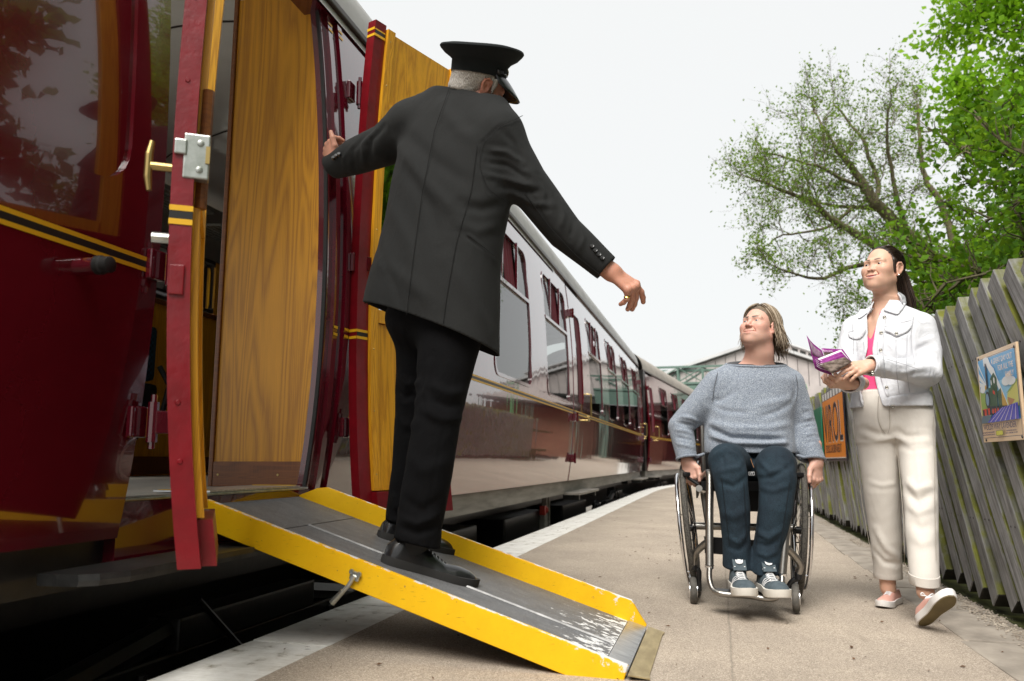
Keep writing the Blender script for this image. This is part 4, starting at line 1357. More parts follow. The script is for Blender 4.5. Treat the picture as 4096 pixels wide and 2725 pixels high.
def tree(name, label, base, limbs, leafm, n_leaf, size, seed, group=None, per_m=5.0, sub=2, jitter=.06, twig=(.45, .9), r0=.03, up=.25, tonefn=None):
    t = thing(name, label, "tree", base, 0, group)
    tubes, tips = grow(limbs, seed, twig, per_m, sub, r0, up=up)
    mb = MB()
    for P, R, n in tubes: mb.tube(P, R, n, cap=False)
    mb.build("trunk", M['bark'], t, True, 60)
    r = np.random.default_rng(seed)
    T = np.array([tuple(p) for p in tips])
    C = T[r.integers(0, len(T), n_leaf)] + r.normal(0, jitter, (n_leaf, 3))
    tone = None if tonefn is None else tonefn(C)
    leaves_mesh("crown", C, size, seed, leafm, t, tone)
    return t
alder = [
 ([(4.9, 15.7, .2), (4.5, 15.6, 2.57), (4.12, 15.5, 3.51), (3.85, 15.44, 4.08), (3.69, 15.39, 4.51), (3.48, 15.34, 4.74), (3.25, 15.28, 5.01), (2.98, 15.21, 5.33), (2.78, 15.16, 5.64), (2.63, 15.12, 5.92), (2.44, 15.08, 6.2), (2.27, 15.03, 6.44)], .24, .035),
 ([(3.85, 15.44, 4.08), (3.41, 15.19, 4.19), (2.87, 14.92, 4.42), (2.5, 14.69, 4.63), (2.14, 14.47, 4.82), (1.82, 14.26, 5.08), (1.6, 14.07, 5.16), (1.25, 13.85, 5.25), (.94, 13.63, 5.35), (.66, 13.43, 5.41)], .10, .015),
 ([(3.25, 15.28, 5.01), (3.11, 15.41, 5.26), (2.63, 15.45, 5.35), (2.2, 15.51, 5.45), (1.85, 15.58, 5.62), (1.53, 15.67, 5.8)], .06, .014),
 ([(4.12, 15.5, 3.51), (4.32, 15.66, 4.3), (4.28, 15.75, 4.92), (4.17, 15.83, 5.51), (3.97, 15.88, 5.99), (3.96, 15.98, 6.56), (4.0, 16.09, 7.28), (4.1, 16.22, 7.6)], .10, .02),
 ([(2.98, 15.21, 5.33), (3.1, 15.54, 5.83), (2.98, 15.81, 6.68), (2.68, 16.03, 7.4), (2.5, 16.2, 7.8)], .055, .015),
 ([(3.66, 15.39, 4.12), (3.24, 15.0, 4.2), (2.72, 14.58, 4.06), (2.28, 14.19, 3.92), (1.82, 13.79, 3.67), (1.4, 13.39, 3.64), (.95, 13.0, 3.75)], .07, .013),
 ([(3.48, 15.34, 4.74), (3.33, 15.1, 5.18), (3.19, 14.87, 5.89), (3.12, 14.66, 6.51), (3.19, 14.5, 6.9)], .06, .014),
 ([(2.57, 15.11, 5.25), (2.2, 15.15, 4.97), (1.77, 15.17, 4.85), (1.33, 15.19, 4.85), (.95, 15.22, 4.61)], .035, .012),
 ([(2.78, 15.16, 5.64), (2.35, 14.89, 5.74), (1.91, 14.61, 5.92), (1.43, 14.32, 6.01), (.95, 14.05, 6.05)], .045, .012),
 ([(2.63, 15.12, 5.92), (2.35, 15.34, 6.56), (2.09, 15.56, 7.26), (2.07, 15.8, 7.6)], .04, .012),
 ([(4.3, 15.55, 3.0), (3.6, 14.9, 3.3), (3.0, 14.4, 3.2), (2.5, 14.0, 2.95), (2.2, 13.7, 2.7)], .06, .014),
]
tree("alder_tree", "sparse leafed tree with long bare limbs reaching over the fence", (4.9, 15.7, .2), alder, M['leaf_olive'], 17000, .058, 21, per_m=3.6, jitter=.07, twig=(.4, .8), r0=.013)
# tall bright tree at the right
syc = []
rs = random.Random(8)
bx, by = 4.78, 11.2
syc.append(([(bx, by, .3), (bx - .05, by, 2.5), (bx + .05, by - .1, 4.5), (bx, by, 6.5), (bx + .1, by, 8.6)], .26, .06))
for k in range(26):
    z = 2.6 + 5.6 * k / 26
    a = rs.uniform(0, 2 * PI)
    L = (1.15 + .35 * math.sin(k * 1.3)) * (1.35 if z < 4.6 else 1.0)
    if math.cos(a) < -.2: L *= .92
    d = Vector((math.cos(a), math.sin(a), .15))
    syc.append(([(bx, by, z), tuple(Vector((bx, by, z)) + d * L * .5 + Vector((0, 0, .2))), tuple(Vector((bx, by, z)) + d * L + Vector((0, 0, .1)))], .05, .012))
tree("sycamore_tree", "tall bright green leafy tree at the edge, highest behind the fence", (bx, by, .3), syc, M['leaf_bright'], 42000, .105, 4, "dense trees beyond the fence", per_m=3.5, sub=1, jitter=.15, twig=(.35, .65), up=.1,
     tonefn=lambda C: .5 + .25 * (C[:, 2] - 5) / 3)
def bushy(label, bx, by, h, rad, n, size, seed, m, name="bushy_tree", z0=.3):
    r = random.Random(seed)
    limbs = [([(bx, by, z0), (bx + .1, by, z0 + h * .4), (bx, by + .1, z0 + h * .75)], .14, .04)]
    for k in range(int(14 + h * 3)):
        z = z0 + h * (.08 + .8 * r.random())
        a = r.uniform(0, 2 * PI)
        L = rad * r.uniform(.55, 1.0) * (1 - .35 * abs(z / h - .5))
        d = Vector((math.cos(a), math.sin(a), r.uniform(-.1, .5)))
        limbs.append(([(bx, by, z * .8), tuple(Vector((bx, by, z)) + d * L * .5), tuple(Vector((bx, by, z)) + d * L)], .03, .008))
    return tree(name, label, (bx, by, z0), limbs, m, n, size, seed, "dense trees beyond the fence", per_m=3.0, sub=1, jitter=.14, twig=(.35, .7))
bushy("dark green bushy tree close behind the slanted fence palings", 3.3, 8.4, 3.6, 1.5, 14000, .085, 31, M['leaf_dark'])
bushy("deep green dense tree under the tall bright one", 4.3, 9.9, 4.4, 1.7, 14000, .095, 32, M['leaf_dark'])
bushy("mid green leafy tree between the sparse limbs and the dense dark tree", 4.3, 12.2, 4.4, 1.1, 15000, .07, 33, M['leaf_bright'])
bushy("low olive thicket tree at the foot of the sparse limbed tree", 2.9, 11.4, 2.4, .85, 7000, .06, 34, M['leaf_olive'])
bushy("pale olive bushy tree behind the woman's shoulder", 4.6, 14.6, 4.2, 1.6, 12000, .08, 35, M['leaf_olive'])
bushy("tall dark tree closing the gap far behind the fence", 6.6, 12.6, 7.0, 2.4, 14000, .13, 36, M['leaf_dark'])
# the line of trees goes on behind the photographer (mirrored in the carriage paint)
for k, (x, y, h) in enumerate(((4.6, 4.8, 5.5), (6.2, 2.2, 11.5), (6.4, -1.6, 12.0), (6.6, -6.0, 11.0))):
    bushy("leafy tree standing behind the fence beside the photographer, tree %s along" % ("one", "two", "three", "four")[k], x, y, h, 2.6, 16000, .22, 41 + k, M['leaf_dark'])
# ================================================================ STATION BEYOND THE CURVE
M['roof_boards'] = mat("pinkish_grey_boarding", (0.50, 0.45, 0.43), 0.8, color2=(0.40, 0.36, 0.345), nscale=1.5)
M['lead'] = mat("pale_lead_roof", (0.60, 0.60, 0.60), 0.6, color2=(0.48, 0.48, 0.48), nscale=1.0)
M['hazy_green'] = mat("hazy_station_green", (0.10, 0.165, 0.135), 0.6)  # green with distance haze put into the colour, paler and greyer
M['dark_slate'] = mat("dark_under_eaves", (0.03, 0.03, 0.028), 0.9)
M['brick'] = mat("soot_red_brick", (0.16, 0.07, 0.045), 0.9, color2=(0.22, 0.11, 0.07), nscale=3)
st = thing("station_building", "long station shed with low pitched pale roof and clerestory", "building", (2.1, 40, 0))
ax, az, lx, lz, rx, rz, Y0, Y1 = 2.1, 6.35, -4.2, 4.35, 7.2, 4.35, 40.0, 62.0
for i in range(24):                                  # gable boarding, board by board
    x0 = lx + (rx - lx) * i / 24; x1 = lx + (rx - lx) * (i + 1) / 24 - .03
    tz = lambda x: lz + (az - lz) * ((x - lx) / (ax - lx) if x < ax else (rx - x) / (rx - ax)) - .10
    mb = MB()
    if x0 < ax < x1: top = [(x1, Y0, tz(x1)), (ax, Y0, tz(ax)), (x0, Y0, tz(x0))]
    else: top = [(x1, Y0, tz(x1)), (x0, Y0, tz(x0))]
    mb.prism([(x0, Y0, 4.02), (x1, Y0, 4.02)] + top, (0, 0, 0), (0, .04, 0))
    mb.build("gable_board", M['roof_boards'], st)
for s, (ex, ez) in ((-1, (lx, lz)), (1, (rx, rz))):
    mb = MB(); dx = ex + s * .5; dz = ez - .16
    mb.prism([(ax, Y0 - .25, az), (dx, Y0 - .25, dz), (dx, Y0 - .25, dz + .14), (ax, Y0 - .25, az + .14)], (0, 0, 0), (0, Y1 - Y0, 0))
    mb.build("roof", M['lead'], st)
mb = MB(); mb.box2((lx - .4, Y0 - .2, 3.86), (rx + .4, Y0 + .1, 4.02)); mb.build("eaves_beam", M['dark_slate'], st)
mb = MB(); mb.box2((lx, Y0 + .3, -.9), (lx + .3, Y1, 4.0)); mb.build("side_wall", M['brick'], st)
mb = MB(); mb.box2((rx - .3, Y0 + .3, -.9), (rx, Y1, 4.0)); mb.build("side_wall", M['brick'], st)
mb = MB(); mb.box2((lx, Y0 + 6, -.9), (rx, Y0 + 6.2, 4.0)); mb.build("inner_wall", M['dark_slate'], st)
# glazed clerestory standing on the right-hand slope
mb = MB()
def slope(x): return az + (rz - az) * (x - ax) / (rx - ax)
mb.prism([(2.6, Y0 + 1.2, slope(2.6) + .12), (6.4, Y0 + 1.2, slope(6.4) + .12), (6.4, Y0 + 1.2, slope(6.4) + .62), (2.6, Y0 + 1.2, slope(2.6) + .62)], (0, 0, 0), (0, .3, 0))
cl = mb.build("clerestory", M['roof_boards'], st)
for i in range(7):
    a = 3.75 + .37 * i
    mb = MB(); mb.prism([(a, Y0 + 1.19, slope(a) + .2), (a + .27, Y0 + 1.19, slope(a + .27) + .2), (a + .27, Y0 + 1.19, slope(a + .27) + .54), (a, Y0 + 1.19, slope(a) + .54)], (0, 0, 0), (0, -.01, 0))
    mb.build("louvre_window", M['dark_slate'], cl)
mb = MB(); mb.prism([(2.5, Y0 + 1.1, slope(2.5) + .63), (6.5, Y0 + 1.1, slope(6.5) + .63), (6.5, Y0 + 1.1, slope(6.5) + .70), (2.5, Y0 + 1.1, slope(2.5) + .70)], (0, 0, 0), (0, .5, 0)); mb.build("clerestory_roof", M['lead'], cl)
# green lattice footbridge across the tracks
fb = thing("footbridge", "dark green lattice girder footbridge crossing the tracks", "bridge", (-2.5, 38.4, 0))
by0 = 38.4
for y in (by0, by0 + 1.6):
    for z in (5.10, 4.32):
        mb = MB(); mb.box2((-9, y - .05, z - .05), (2.2, y + .05, z + .05)); mb.build("chord", M['hazy_green'], fb)
    for i in range(10):
        x = -8.6 + 1.15 * i
        mb = MB(); mb.box2((x - .045, y - .03, 4.38), (x + .045, y + .03, 5.05)); mb.build("upright", M['hazy_green'], fb)
        if i < 9:
            for a, b in ((4.4, 5.03), (5.03, 4.4)):
                mb = MB(); mb.tube([(x + .05, y + (.03 if a > b else -.03), a), (x + 1.1, y + (.03 if a > b else -.03), b)], .028, 5); mb.build("lattice_bar", M['hazy_green'], fb)
mb = MB(); mb.box2((-9, by0 + .06, 4.2), (2.2, by0 + 1.54, 4.27)); mb.build("deck", M['hazy_green'], fb)
mb = MB(); mb.box2((-9, by0 - .12, 3.45), (2.2, by0 - .06, 4.2)); mb.build("fascia", M['hazy_green'], fb)
for x in (-8.5, 1.9):
    mb = MB(); mb.box2((x - .15, by0 + .2, -.9), (x + .15, by0 + 1.3, 4.2)); mb.build("pier", M['hazy_green'], fb)
# lamp standard with a hooped head by the fence
lp = thing("lamp_post", "green hooped station lamp post seen over the fence top", "lamp post", (2.05, 21, 0))
mb = MB(); mb.lathe((2.05, 21, -.05), (0, 0, 1), [(.12, 0), (.11, .3), (.05, .4), (.04, 2.2), (.035, 2.3)], 10); mb.build("pole", mat("pale_green_paint", (.12, .38, .16), .5), lp, True)
mb = MB(); mb.tube([(2.05 + .16 * math.cos(a), 21, 2.42 + .24 * math.sin(a)) for a in np.linspace(0, PI, 12)] , .018, 6); mb.tube([(1.89, 21, 2.42), (2.21, 21, 2.42)], .015, 6); mb.build("hoop", M["pale_green_paint"] if "pale_green_paint" in M else bpy.data.materials["pale_green_paint"], lp, True)
# low building with a dark canopy left of the lamp
wt = thing("waiting_room", "low brick waiting room with a dark canopy beyond the fence end", "building", (2.6, 28, 0))
mb = MB(); mb.box2((1.5, 28.5, -.1), (5, 33, 2.3)); mb.build("wall", M['brick'], wt)
mb = MB(); mb.box2((1.2, 27.6, 2.42), (5.2, 33.2, 2.52)); mb.build("canopy", M['dark_slate'], wt)
mb = MB(); mb.prism([(1.3, 28, 2.53), (5.1, 28, 2.53), (3.2, 28, 3.2)], (0, 0, 0), (0, 5, 0)); mb.build("roof", M['roof_boards'], wt)
for x in (1.4, 3.2, 5.0):
    mb = MB(); mb.box2((x - .06, 27.7, -.1), (x + .06, 27.82, 2.42)); mb.build("post", M['hazy_green'], wt)
# ================================================================ BODIES: distance fields meshed by surface nets
F32 = np.float32
def A(v): return np.asarray(v, F32)
def cap(P, a, b, ra, rb=None):
    rb = ra if rb is None else rb
    a, b = A(a), A(b)
    ba = b - a
    pa = P - a
    h = np.clip(pa @ ba / max(float(ba @ ba), 1e-12), 0, 1)
    d = pa - h[:, None] * ba
    return np.sqrt(np.einsum('ij,ij->i', d, d)) - (ra + (rb - ra) * h)
def chain(P, pts, rad, k=0.0):
    d = None
    for i in range(len(pts) - 1):
        e = cap(P, pts[i], pts[i + 1], rad[i], rad[i + 1])
        d = e if d is None else (np.minimum(d, e) if k == 0 else smin(d, e, k))
    return d
def ellip(P, c, r, R=None):
    q = P - A(c)
    if R is not None: q = q @ A(R)          # columns of R are the ellipsoid's axes
    r = A(r)
    k0 = np.linalg.norm(q / r, axis=1)
    k1 = np.linalg.norm(q / (r * r), axis=1)
    return k0 * (k0 - 1) / np.maximum(k1, 1e-9)
def rbox(P, c, h, rr, R=None):
    q = P - A(c)
    if R is not None: q = q @ A(R)
    q = np.abs(q) - (A(h) - rr)
    return np.linalg.norm(np.maximum(q, 0), axis=1) + np.minimum(q.max(1), 0) - rr
def smin(a, b, k):
    h = np.maximum(k - np.abs(a - b), 0) / k
    return np.minimum(a, b) - h * h * k * 0.25
def smax(a, b, k):
    return -smin(-a, -b, k)
def sections(P, tab, yaw=0.0, ex=2.3):
    """stack of super-elliptic sections: rows (z, cx, cy, half width, half depth); yaw turns the section about z."""
    t = np.array(tab, F32)
    t = t[np.argsort(t[:, 0])]
    z = P[:, 2]
    zz = np.linspace(t[0, 0], t[-1, 0], 80)
    def sm(col):
        y = np.interp(zz, t[:, 0], t[:, col])
        for _ in range(3):
            y[1:-1] = .25 * y[:-2] + .5 * y[1:-1] + .25 * y[2:]
        return np.interp(z, zz, y).astype(F32)
    cx, cy, wx, wy = sm(1), sm(2), sm(3), sm(4)
    x, y = P[:, 0] - cx, P[:, 1] - cy
    c, s = math.cos(yaw), math.sin(yaw)
    u, v = c * x + s * y, -s * x + c * y
    q = (np.abs(u / wx) ** ex + np.abs(v / wy) ** ex) ** (1 / ex)
    d = (q - 1) * np.minimum(wx, wy)
    return np.maximum(d, np.maximum(t[0, 0] - z, z - t[-1, 0]))

def surface_nets(g, lo, h):
    s = g < 0
    c = np.zeros(tuple(n - 1 for n in g.shape), np.int8)
    for dx in (0, 1):
        for dy in (0, 1):
            for dz in (0, 1):
                c += s[dx:g.shape[0] - 1 + dx, dy:g.shape[1] - 1 + dy, dz:g.shape[2] - 1 + dz]
    act = (c > 0) & (c < 8)
    idx = np.argwhere(act)
    ids = -np.ones(act.shape, np.int64)
    ids[act] = np.arange(len(idx))
    acc = np.zeros((len(idx), 3)); cnt = np.zeros(len(idx))
    cor = [(a, b, e) for a in (0, 1) for b in (0, 1) for e in (0, 1)]
    val = {k: g[idx[:, 0] + k[0], idx[:, 1] + k[1], idx[:, 2] + k[2]] for k in cor}
    for k in cor:
        for ax in range(3):
            if k[ax] == 0:
                k2 = list(k); k2[ax] = 1; k2 = tuple(k2)
                a, b = val[k], val[k2]
                m = (a < 0) != (b < 0)
                t = a[m] / (a[m] - b[m])
                p = np.tile(np.array(k, float), (m.sum(), 1)); p[:, ax] = t
                acc[m] += p; cnt[m] += 1
    V = (idx + acc / cnt[:, None]) * h + np.array(lo)
    F = []
    for ax in range(3):
        sl0 = [slice(None)] * 3; sl1 = [slice(None)] * 3
        sl0[ax] = slice(0, -1); sl1[ax] = slice(1, None)
        a, b = s[tuple(sl0)], s[tuple(sl1)]
        e = np.argwhere(a != b)
        o1, o2 = [(1, 2), (2, 0), (0, 1)][ax]
        ok = (e[:, o1] > 0) & (e[:, o2] > 0) & (e[:, o1] < act.shape[o1]) & (e[:, o2] < act.shape[o2])
        e = e[ok]
        flip = a[e[:, 0], e[:, 1], e[:, 2]]
        def q(d1, d2):
            k = e.copy(); k[:, o1] -= d1; k[:, o2] -= d2
            return ids[k[:, 0], k[:, 1], k[:, 2]]
        Q = np.stack([q(1, 1), q(0, 1), q(0, 0), q(1, 0)], 1)
        Q[~flip] = Q[~flip][:, ::-1]
        F.append(Q)
    F = np.concatenate(F)
    F = F[(F >= 0).all(1)]
    return V, F

def mesh_sdf(fn, lo, hi, h, proj=2, coarse=4):
    lo, hi = np.array(lo, float), np.array(hi, float)
    n = np.ceil((hi - lo) / h / coarse).astype(int) * coarse
    H = h * coarse
    nc = n // coarse + 1
    ax = [lo[i] + H * np.arange(nc[i]) for i in range(3)]
    Pc = np.stack(np.meshgrid(*ax, indexing='ij'), -1).reshape(-1, 3).astype(F32)
    gc = fn(Pc).reshape(nc)
    near = np.abs(gc) < H * 2.4
    g = gc.repeat(coarse, 0).repeat(coarse, 1).repeat(coarse, 2)[:n[0] + 1, :n[1] + 1, :n[2] + 1].copy()
    m = near.repeat(coarse, 0).repeat(coarse, 1).repeat(coarse, 2)
    # the repeated cell must be near if either neighbouring coarse node is
    nn = near.copy()
    for a in range(3):
        sh = np.roll(near, -1, a); sl = [slice(None)] * 3; sl[a] = -1; sh[tuple(sl)] = False
        nn |= sh
    m = nn.repeat(coarse, 0).repeat(coarse, 1).repeat(coarse, 2)[:n[0] + 1, :n[1] + 1, :n[2] + 1]
    ii = np.argwhere(m)
    P = (ii * h + lo).astype(F32)
    out = np.empty(len(P), F32)
    for k in range(0, len(P), 400000):
        out[k:k + 400000] = fn(P[k:k + 400000])
    g[m] = out
    V, F = surface_nets(g, lo, h)
    e = h * .5
    for _ in range(proj):
        Vf = V.astype(F32)
        d = fn(Vf)
        G = np.stack([fn(Vf + A([e if i == j else 0 for j in range(3)])) - fn(Vf - A([e if i == j else 0 for j in range(3)])) for i in range(3)], 1) / (2 * e)
        gg = np.maximum((G * G).sum(1), .15)
        st = np.clip(d / gg, -h * .6, h * .6)
        V = V - st[:, None] * G * .9
    return V, F

def normals(V, F):
    N = np.zeros_like(V)
    fn_ = np.cross(V[F[:, 2]] - V[F[:, 0]], V[F[:, 3 if F.shape[1] > 3 else 1]] - V[F[:, 1 if F.shape[1] > 3 else 0]])
    for k in range(F.shape[1]):
        for j in range(3):
            N[:, j] += np.bincount(F[:, k], fn_[:, j], len(V))
    return N / np.maximum(np.linalg.norm(N, axis=1), 1e-12)[:, None]
def seg_dist(P, pts):
    d = np.full(len(P), 1e9)
    for i in range(len(pts) - 1):
        d = np.minimum(d, cap(P.astype(F32), pts[i], pts[i + 1], 0.0))
    return d
EYE0 = np.array((0.0, 0.0, 0.66))
def snap(V, pts, tol=.014, step=.012, N=None):
    """drop drawn fold lines onto the garment's front surface"""
    P = [np.array(p) for p in pts]
    Q = []
    for i in range(len(P) - 1):
        k = max(1, int(np.linalg.norm(P[i + 1] - P[i]) / step))
        Q += [P[i] + (P[i + 1] - P[i]) * t / k for t in range(k)]
    Q.append(P[-1])
    W = V - EYE0
    out = []
    lo, hi = np.min(Q, 0) - .25, np.max(Q, 0) + .25
    m = ((V > lo) & (V < hi)).all(1)
    if m.sum() < 4: return [tuple(q) for q in Q]
    Wm = W[m]
    for q in Q:
        u = (q - EYE0); u = u / np.linalg.norm(u)
        t = Wm @ u
        d = np.linalg.norm(Wm - t[:, None] * u, axis=1)
        k = d < tol
        if not k.any(): k = d < d.min() + .004
        tt = t[k].min()
        out.append(tuple(EYE0 + u * tt))
    return out
def strokes(V, F, L):
    """cloth folds: each (points, width, height); a ridge (height>0) or crease along the line, raised along the normal."""
    N = normals(V, F)
    D = np.zeros(len(V))
    for pts, w, amp in L:
        pts = snap(V, pts)
        P = np.array(pts)
        bb0, bb1 = P.min(0) - 3 * w, P.max(0) + 3 * w
        m = ((V > bb0) & (V < bb1)).all(1)
        if not m.any(): continue
        d = seg_dist(V[m], pts)
        # taper towards the ends of the stroke
        e = np.minimum(np.linalg.norm(V[m] - P[0], axis=1), np.linalg.norm(V[m] - P[-1], axis=1))
        tp = np.clip(e / (2.2 * w), 0, 1) ** .7 if w > .0075 else 1.0
        D[m] += amp * tp * (np.exp(-(d / w) ** 2) - .35 * np.exp(-(d / (2.0 * w)) ** 2))
    return V + N * D[:, None]
def vnoise(V, f, seed=0, octs=2):
    """cheap smooth noise from random sine waves"""
    r = np.random.default_rng(seed)
    o = np.zeros(len(V)); amp = 1.0
    for _ in range(octs):
        for _ in range(7):
            k = r.normal(size=3) * f
            o += amp * np.sin(V @ k + r.uniform(0, 6.28))
        f *= 2; amp *= .5
    return o / 5
def clip_mesh(V, F, fn, iters=1):
    """remove what lies beyond fn>0 and draw the cut edge exactly onto fn=0 (fn(V)->(distance, direction))"""
    d, n = fn(V)
    F = F[d[F].mean(1) <= 0]
    E = np.sort(np.concatenate([F[:, [0, 1]], F[:, [1, 2]], F[:, [2, 3]], F[:, [3, 0]]]), 1)
    u, c = np.unique(E, axis=0, return_counts=True)
    b = np.unique(u[c == 1])
    b = b[np.abs(d[b]) < .03]
    V = V.copy()
    n = n if np.ndim(n) > 1 else np.tile(np.asarray(n, float), (len(V), 1))
    V[b] -= d[b][:, None] * n[b]
    be = u[c == 1]
    for _ in range(5):                                   # even out the row of points along the cut
        acc = np.zeros_like(V); cn = np.zeros(len(V))
        for q in range(2):
            np.add.at(acc, be[:, q], V[be[:, 1 - q]]); np.add.at(cn, be[:, q], 1)
        k = cn == 2
        V[k] = .5 * V[k] + .5 * acc[k] / 2
    used = np.unique(F)
    re = -np.ones(len(V), np.int64); re[used] = np.arange(len(used))
    return V[used], re[F], used

def cut_ring(V, F, c, r, n=40):
    """ordered points of the open edge near c (for cuffs, neck bands, hems)"""
    E = np.sort(np.concatenate([F[:, [0, 1]], F[:, [1, 2]], F[:, [2, 3]], F[:, [3, 0]]]), 1)
    u, k = np.unique(E, axis=0, return_counts=True)
    b = np.unique(u[k == 1])
    P = V[b]
    P = P[np.linalg.norm(P - np.array(c), axis=1) < r]
    m = P.mean(0)
    _, _, vt = np.linalg.svd(P - m)
    a = np.arctan2((P - m) @ vt[1], (P - m) @ vt[0])
    o = np.argsort(a); P, a = P[o], a[o]
    t = np.linspace(-PI, PI, n, endpoint=False)
    R = np.stack([np.interp(t, a, P[:, j], period=2 * PI) for j in range(3)], 1)
    for _ in range(3): R = .5 * R + .25 * (np.roll(R, 1, 0) + np.roll(R, -1, 0))
    return [Vector(p) for p in R], Vector(m)
def poly_sd(U, poly):
    """signed distance (inside negative) of 2D points to a polygon, with the outward direction"""
    p = np.array(poly, float); n = len(p)
    best = np.full(len(U), 1e9); gx = np.zeros_like(U); ins = np.zeros(len(U), bool)
    for i in range(n):
        a, b = p[i], p[(i + 1) % n]
        ab = b - a; t = np.clip(((U - a) @ ab) / (ab @ ab), 0, 1)
        q = a + t[:, None] * ab; d = np.linalg.norm(U - q, axis=1)
        m = d < best; best[m] = d[m]; gx[m] = (U - q)[m]
        c = ((a[1] > U[:, 1]) != (b[1] > U[:, 1])) & (U[:, 0] < (b[0] - a[0]) * (U[:, 1] - a[1]) / (b[1] - a[1] + 1e-12) + a[0])
        ins ^= c
    return np.where(ins, -best, best), gx / np.maximum(best, 1e-9)[:, None], ins
def cloth_patch(V, F, pts, lift, amax):
    """a second layer of cloth (flap, band, collar) cut from the garment's own front surface and lifted off it"""
    N = normals(V, F)
    W = V - EYE0
    U = np.stack([W[:, 0] / W[:, 1], W[:, 2] / W[:, 1]], 1)
    P = np.array(pts) - EYE0
    poly = np.stack([P[:, 0] / P[:, 1], P[:, 2] / P[:, 1]], 1)
    d2, g2, ins = poly_sd(U, poly)
    front = (V[:, 1] < amax) & ((N * W).sum(1) < .15 * np.linalg.norm(W, axis=1))
    dist = W[:, 1]
    def fn(_):
        d = np.where(front, d2 * dist, 1.0)
        g = np.where(ins[:, None], -g2, g2)
        n = np.stack([g[:, 0], np.zeros(len(V)), g[:, 1]], 1)
        return d, n
    X = V + N * lift
    A_, B_, _ = clip_mesh(X, F, fn)
    return A_, B_
def figure_obj(name, V, F, m, parent, base, attrs=None, thick=None, root=False):
    me = mesh_np(name, V - np.array(base), F)
    for k, v in (attrs or {}).items():
        a = me.attributes.new(k, 'FLOAT', 'POINT')
        a.data.foreach_set("value", np.asarray(v, F32))
    o = link(name, me, m, parent, True, world_space=False)
    if thick: solidify(o, thick)
    return o
def join_parts(L):
    """several (V,F,attrs) islands of one body -> one"""
    V, F, n = [], [], 0
    keys = sorted({k for x in L for k in x[2]})
    at = {k: [] for k in keys}
    for v, f, a in L:
        V.append(v); F.append(f + n); n += len(v)
        for k in keys: at[k].append(a.get(k, np.zeros(len(v))))
    return np.concatenate(V), np.concatenate(F), {k: np.concatenate(x) for k, x in at.items()}
def frame(fwd, up):
    """columns: right, forward, up"""
    f = Vector(fwd).normalized(); r = f.cross(Vector(up)).normalized(); u = r.cross(f)
    return np.array([[r.x, f.x, u.x], [r.y, f.y, u.y], [r.z, f.z, u.z]])

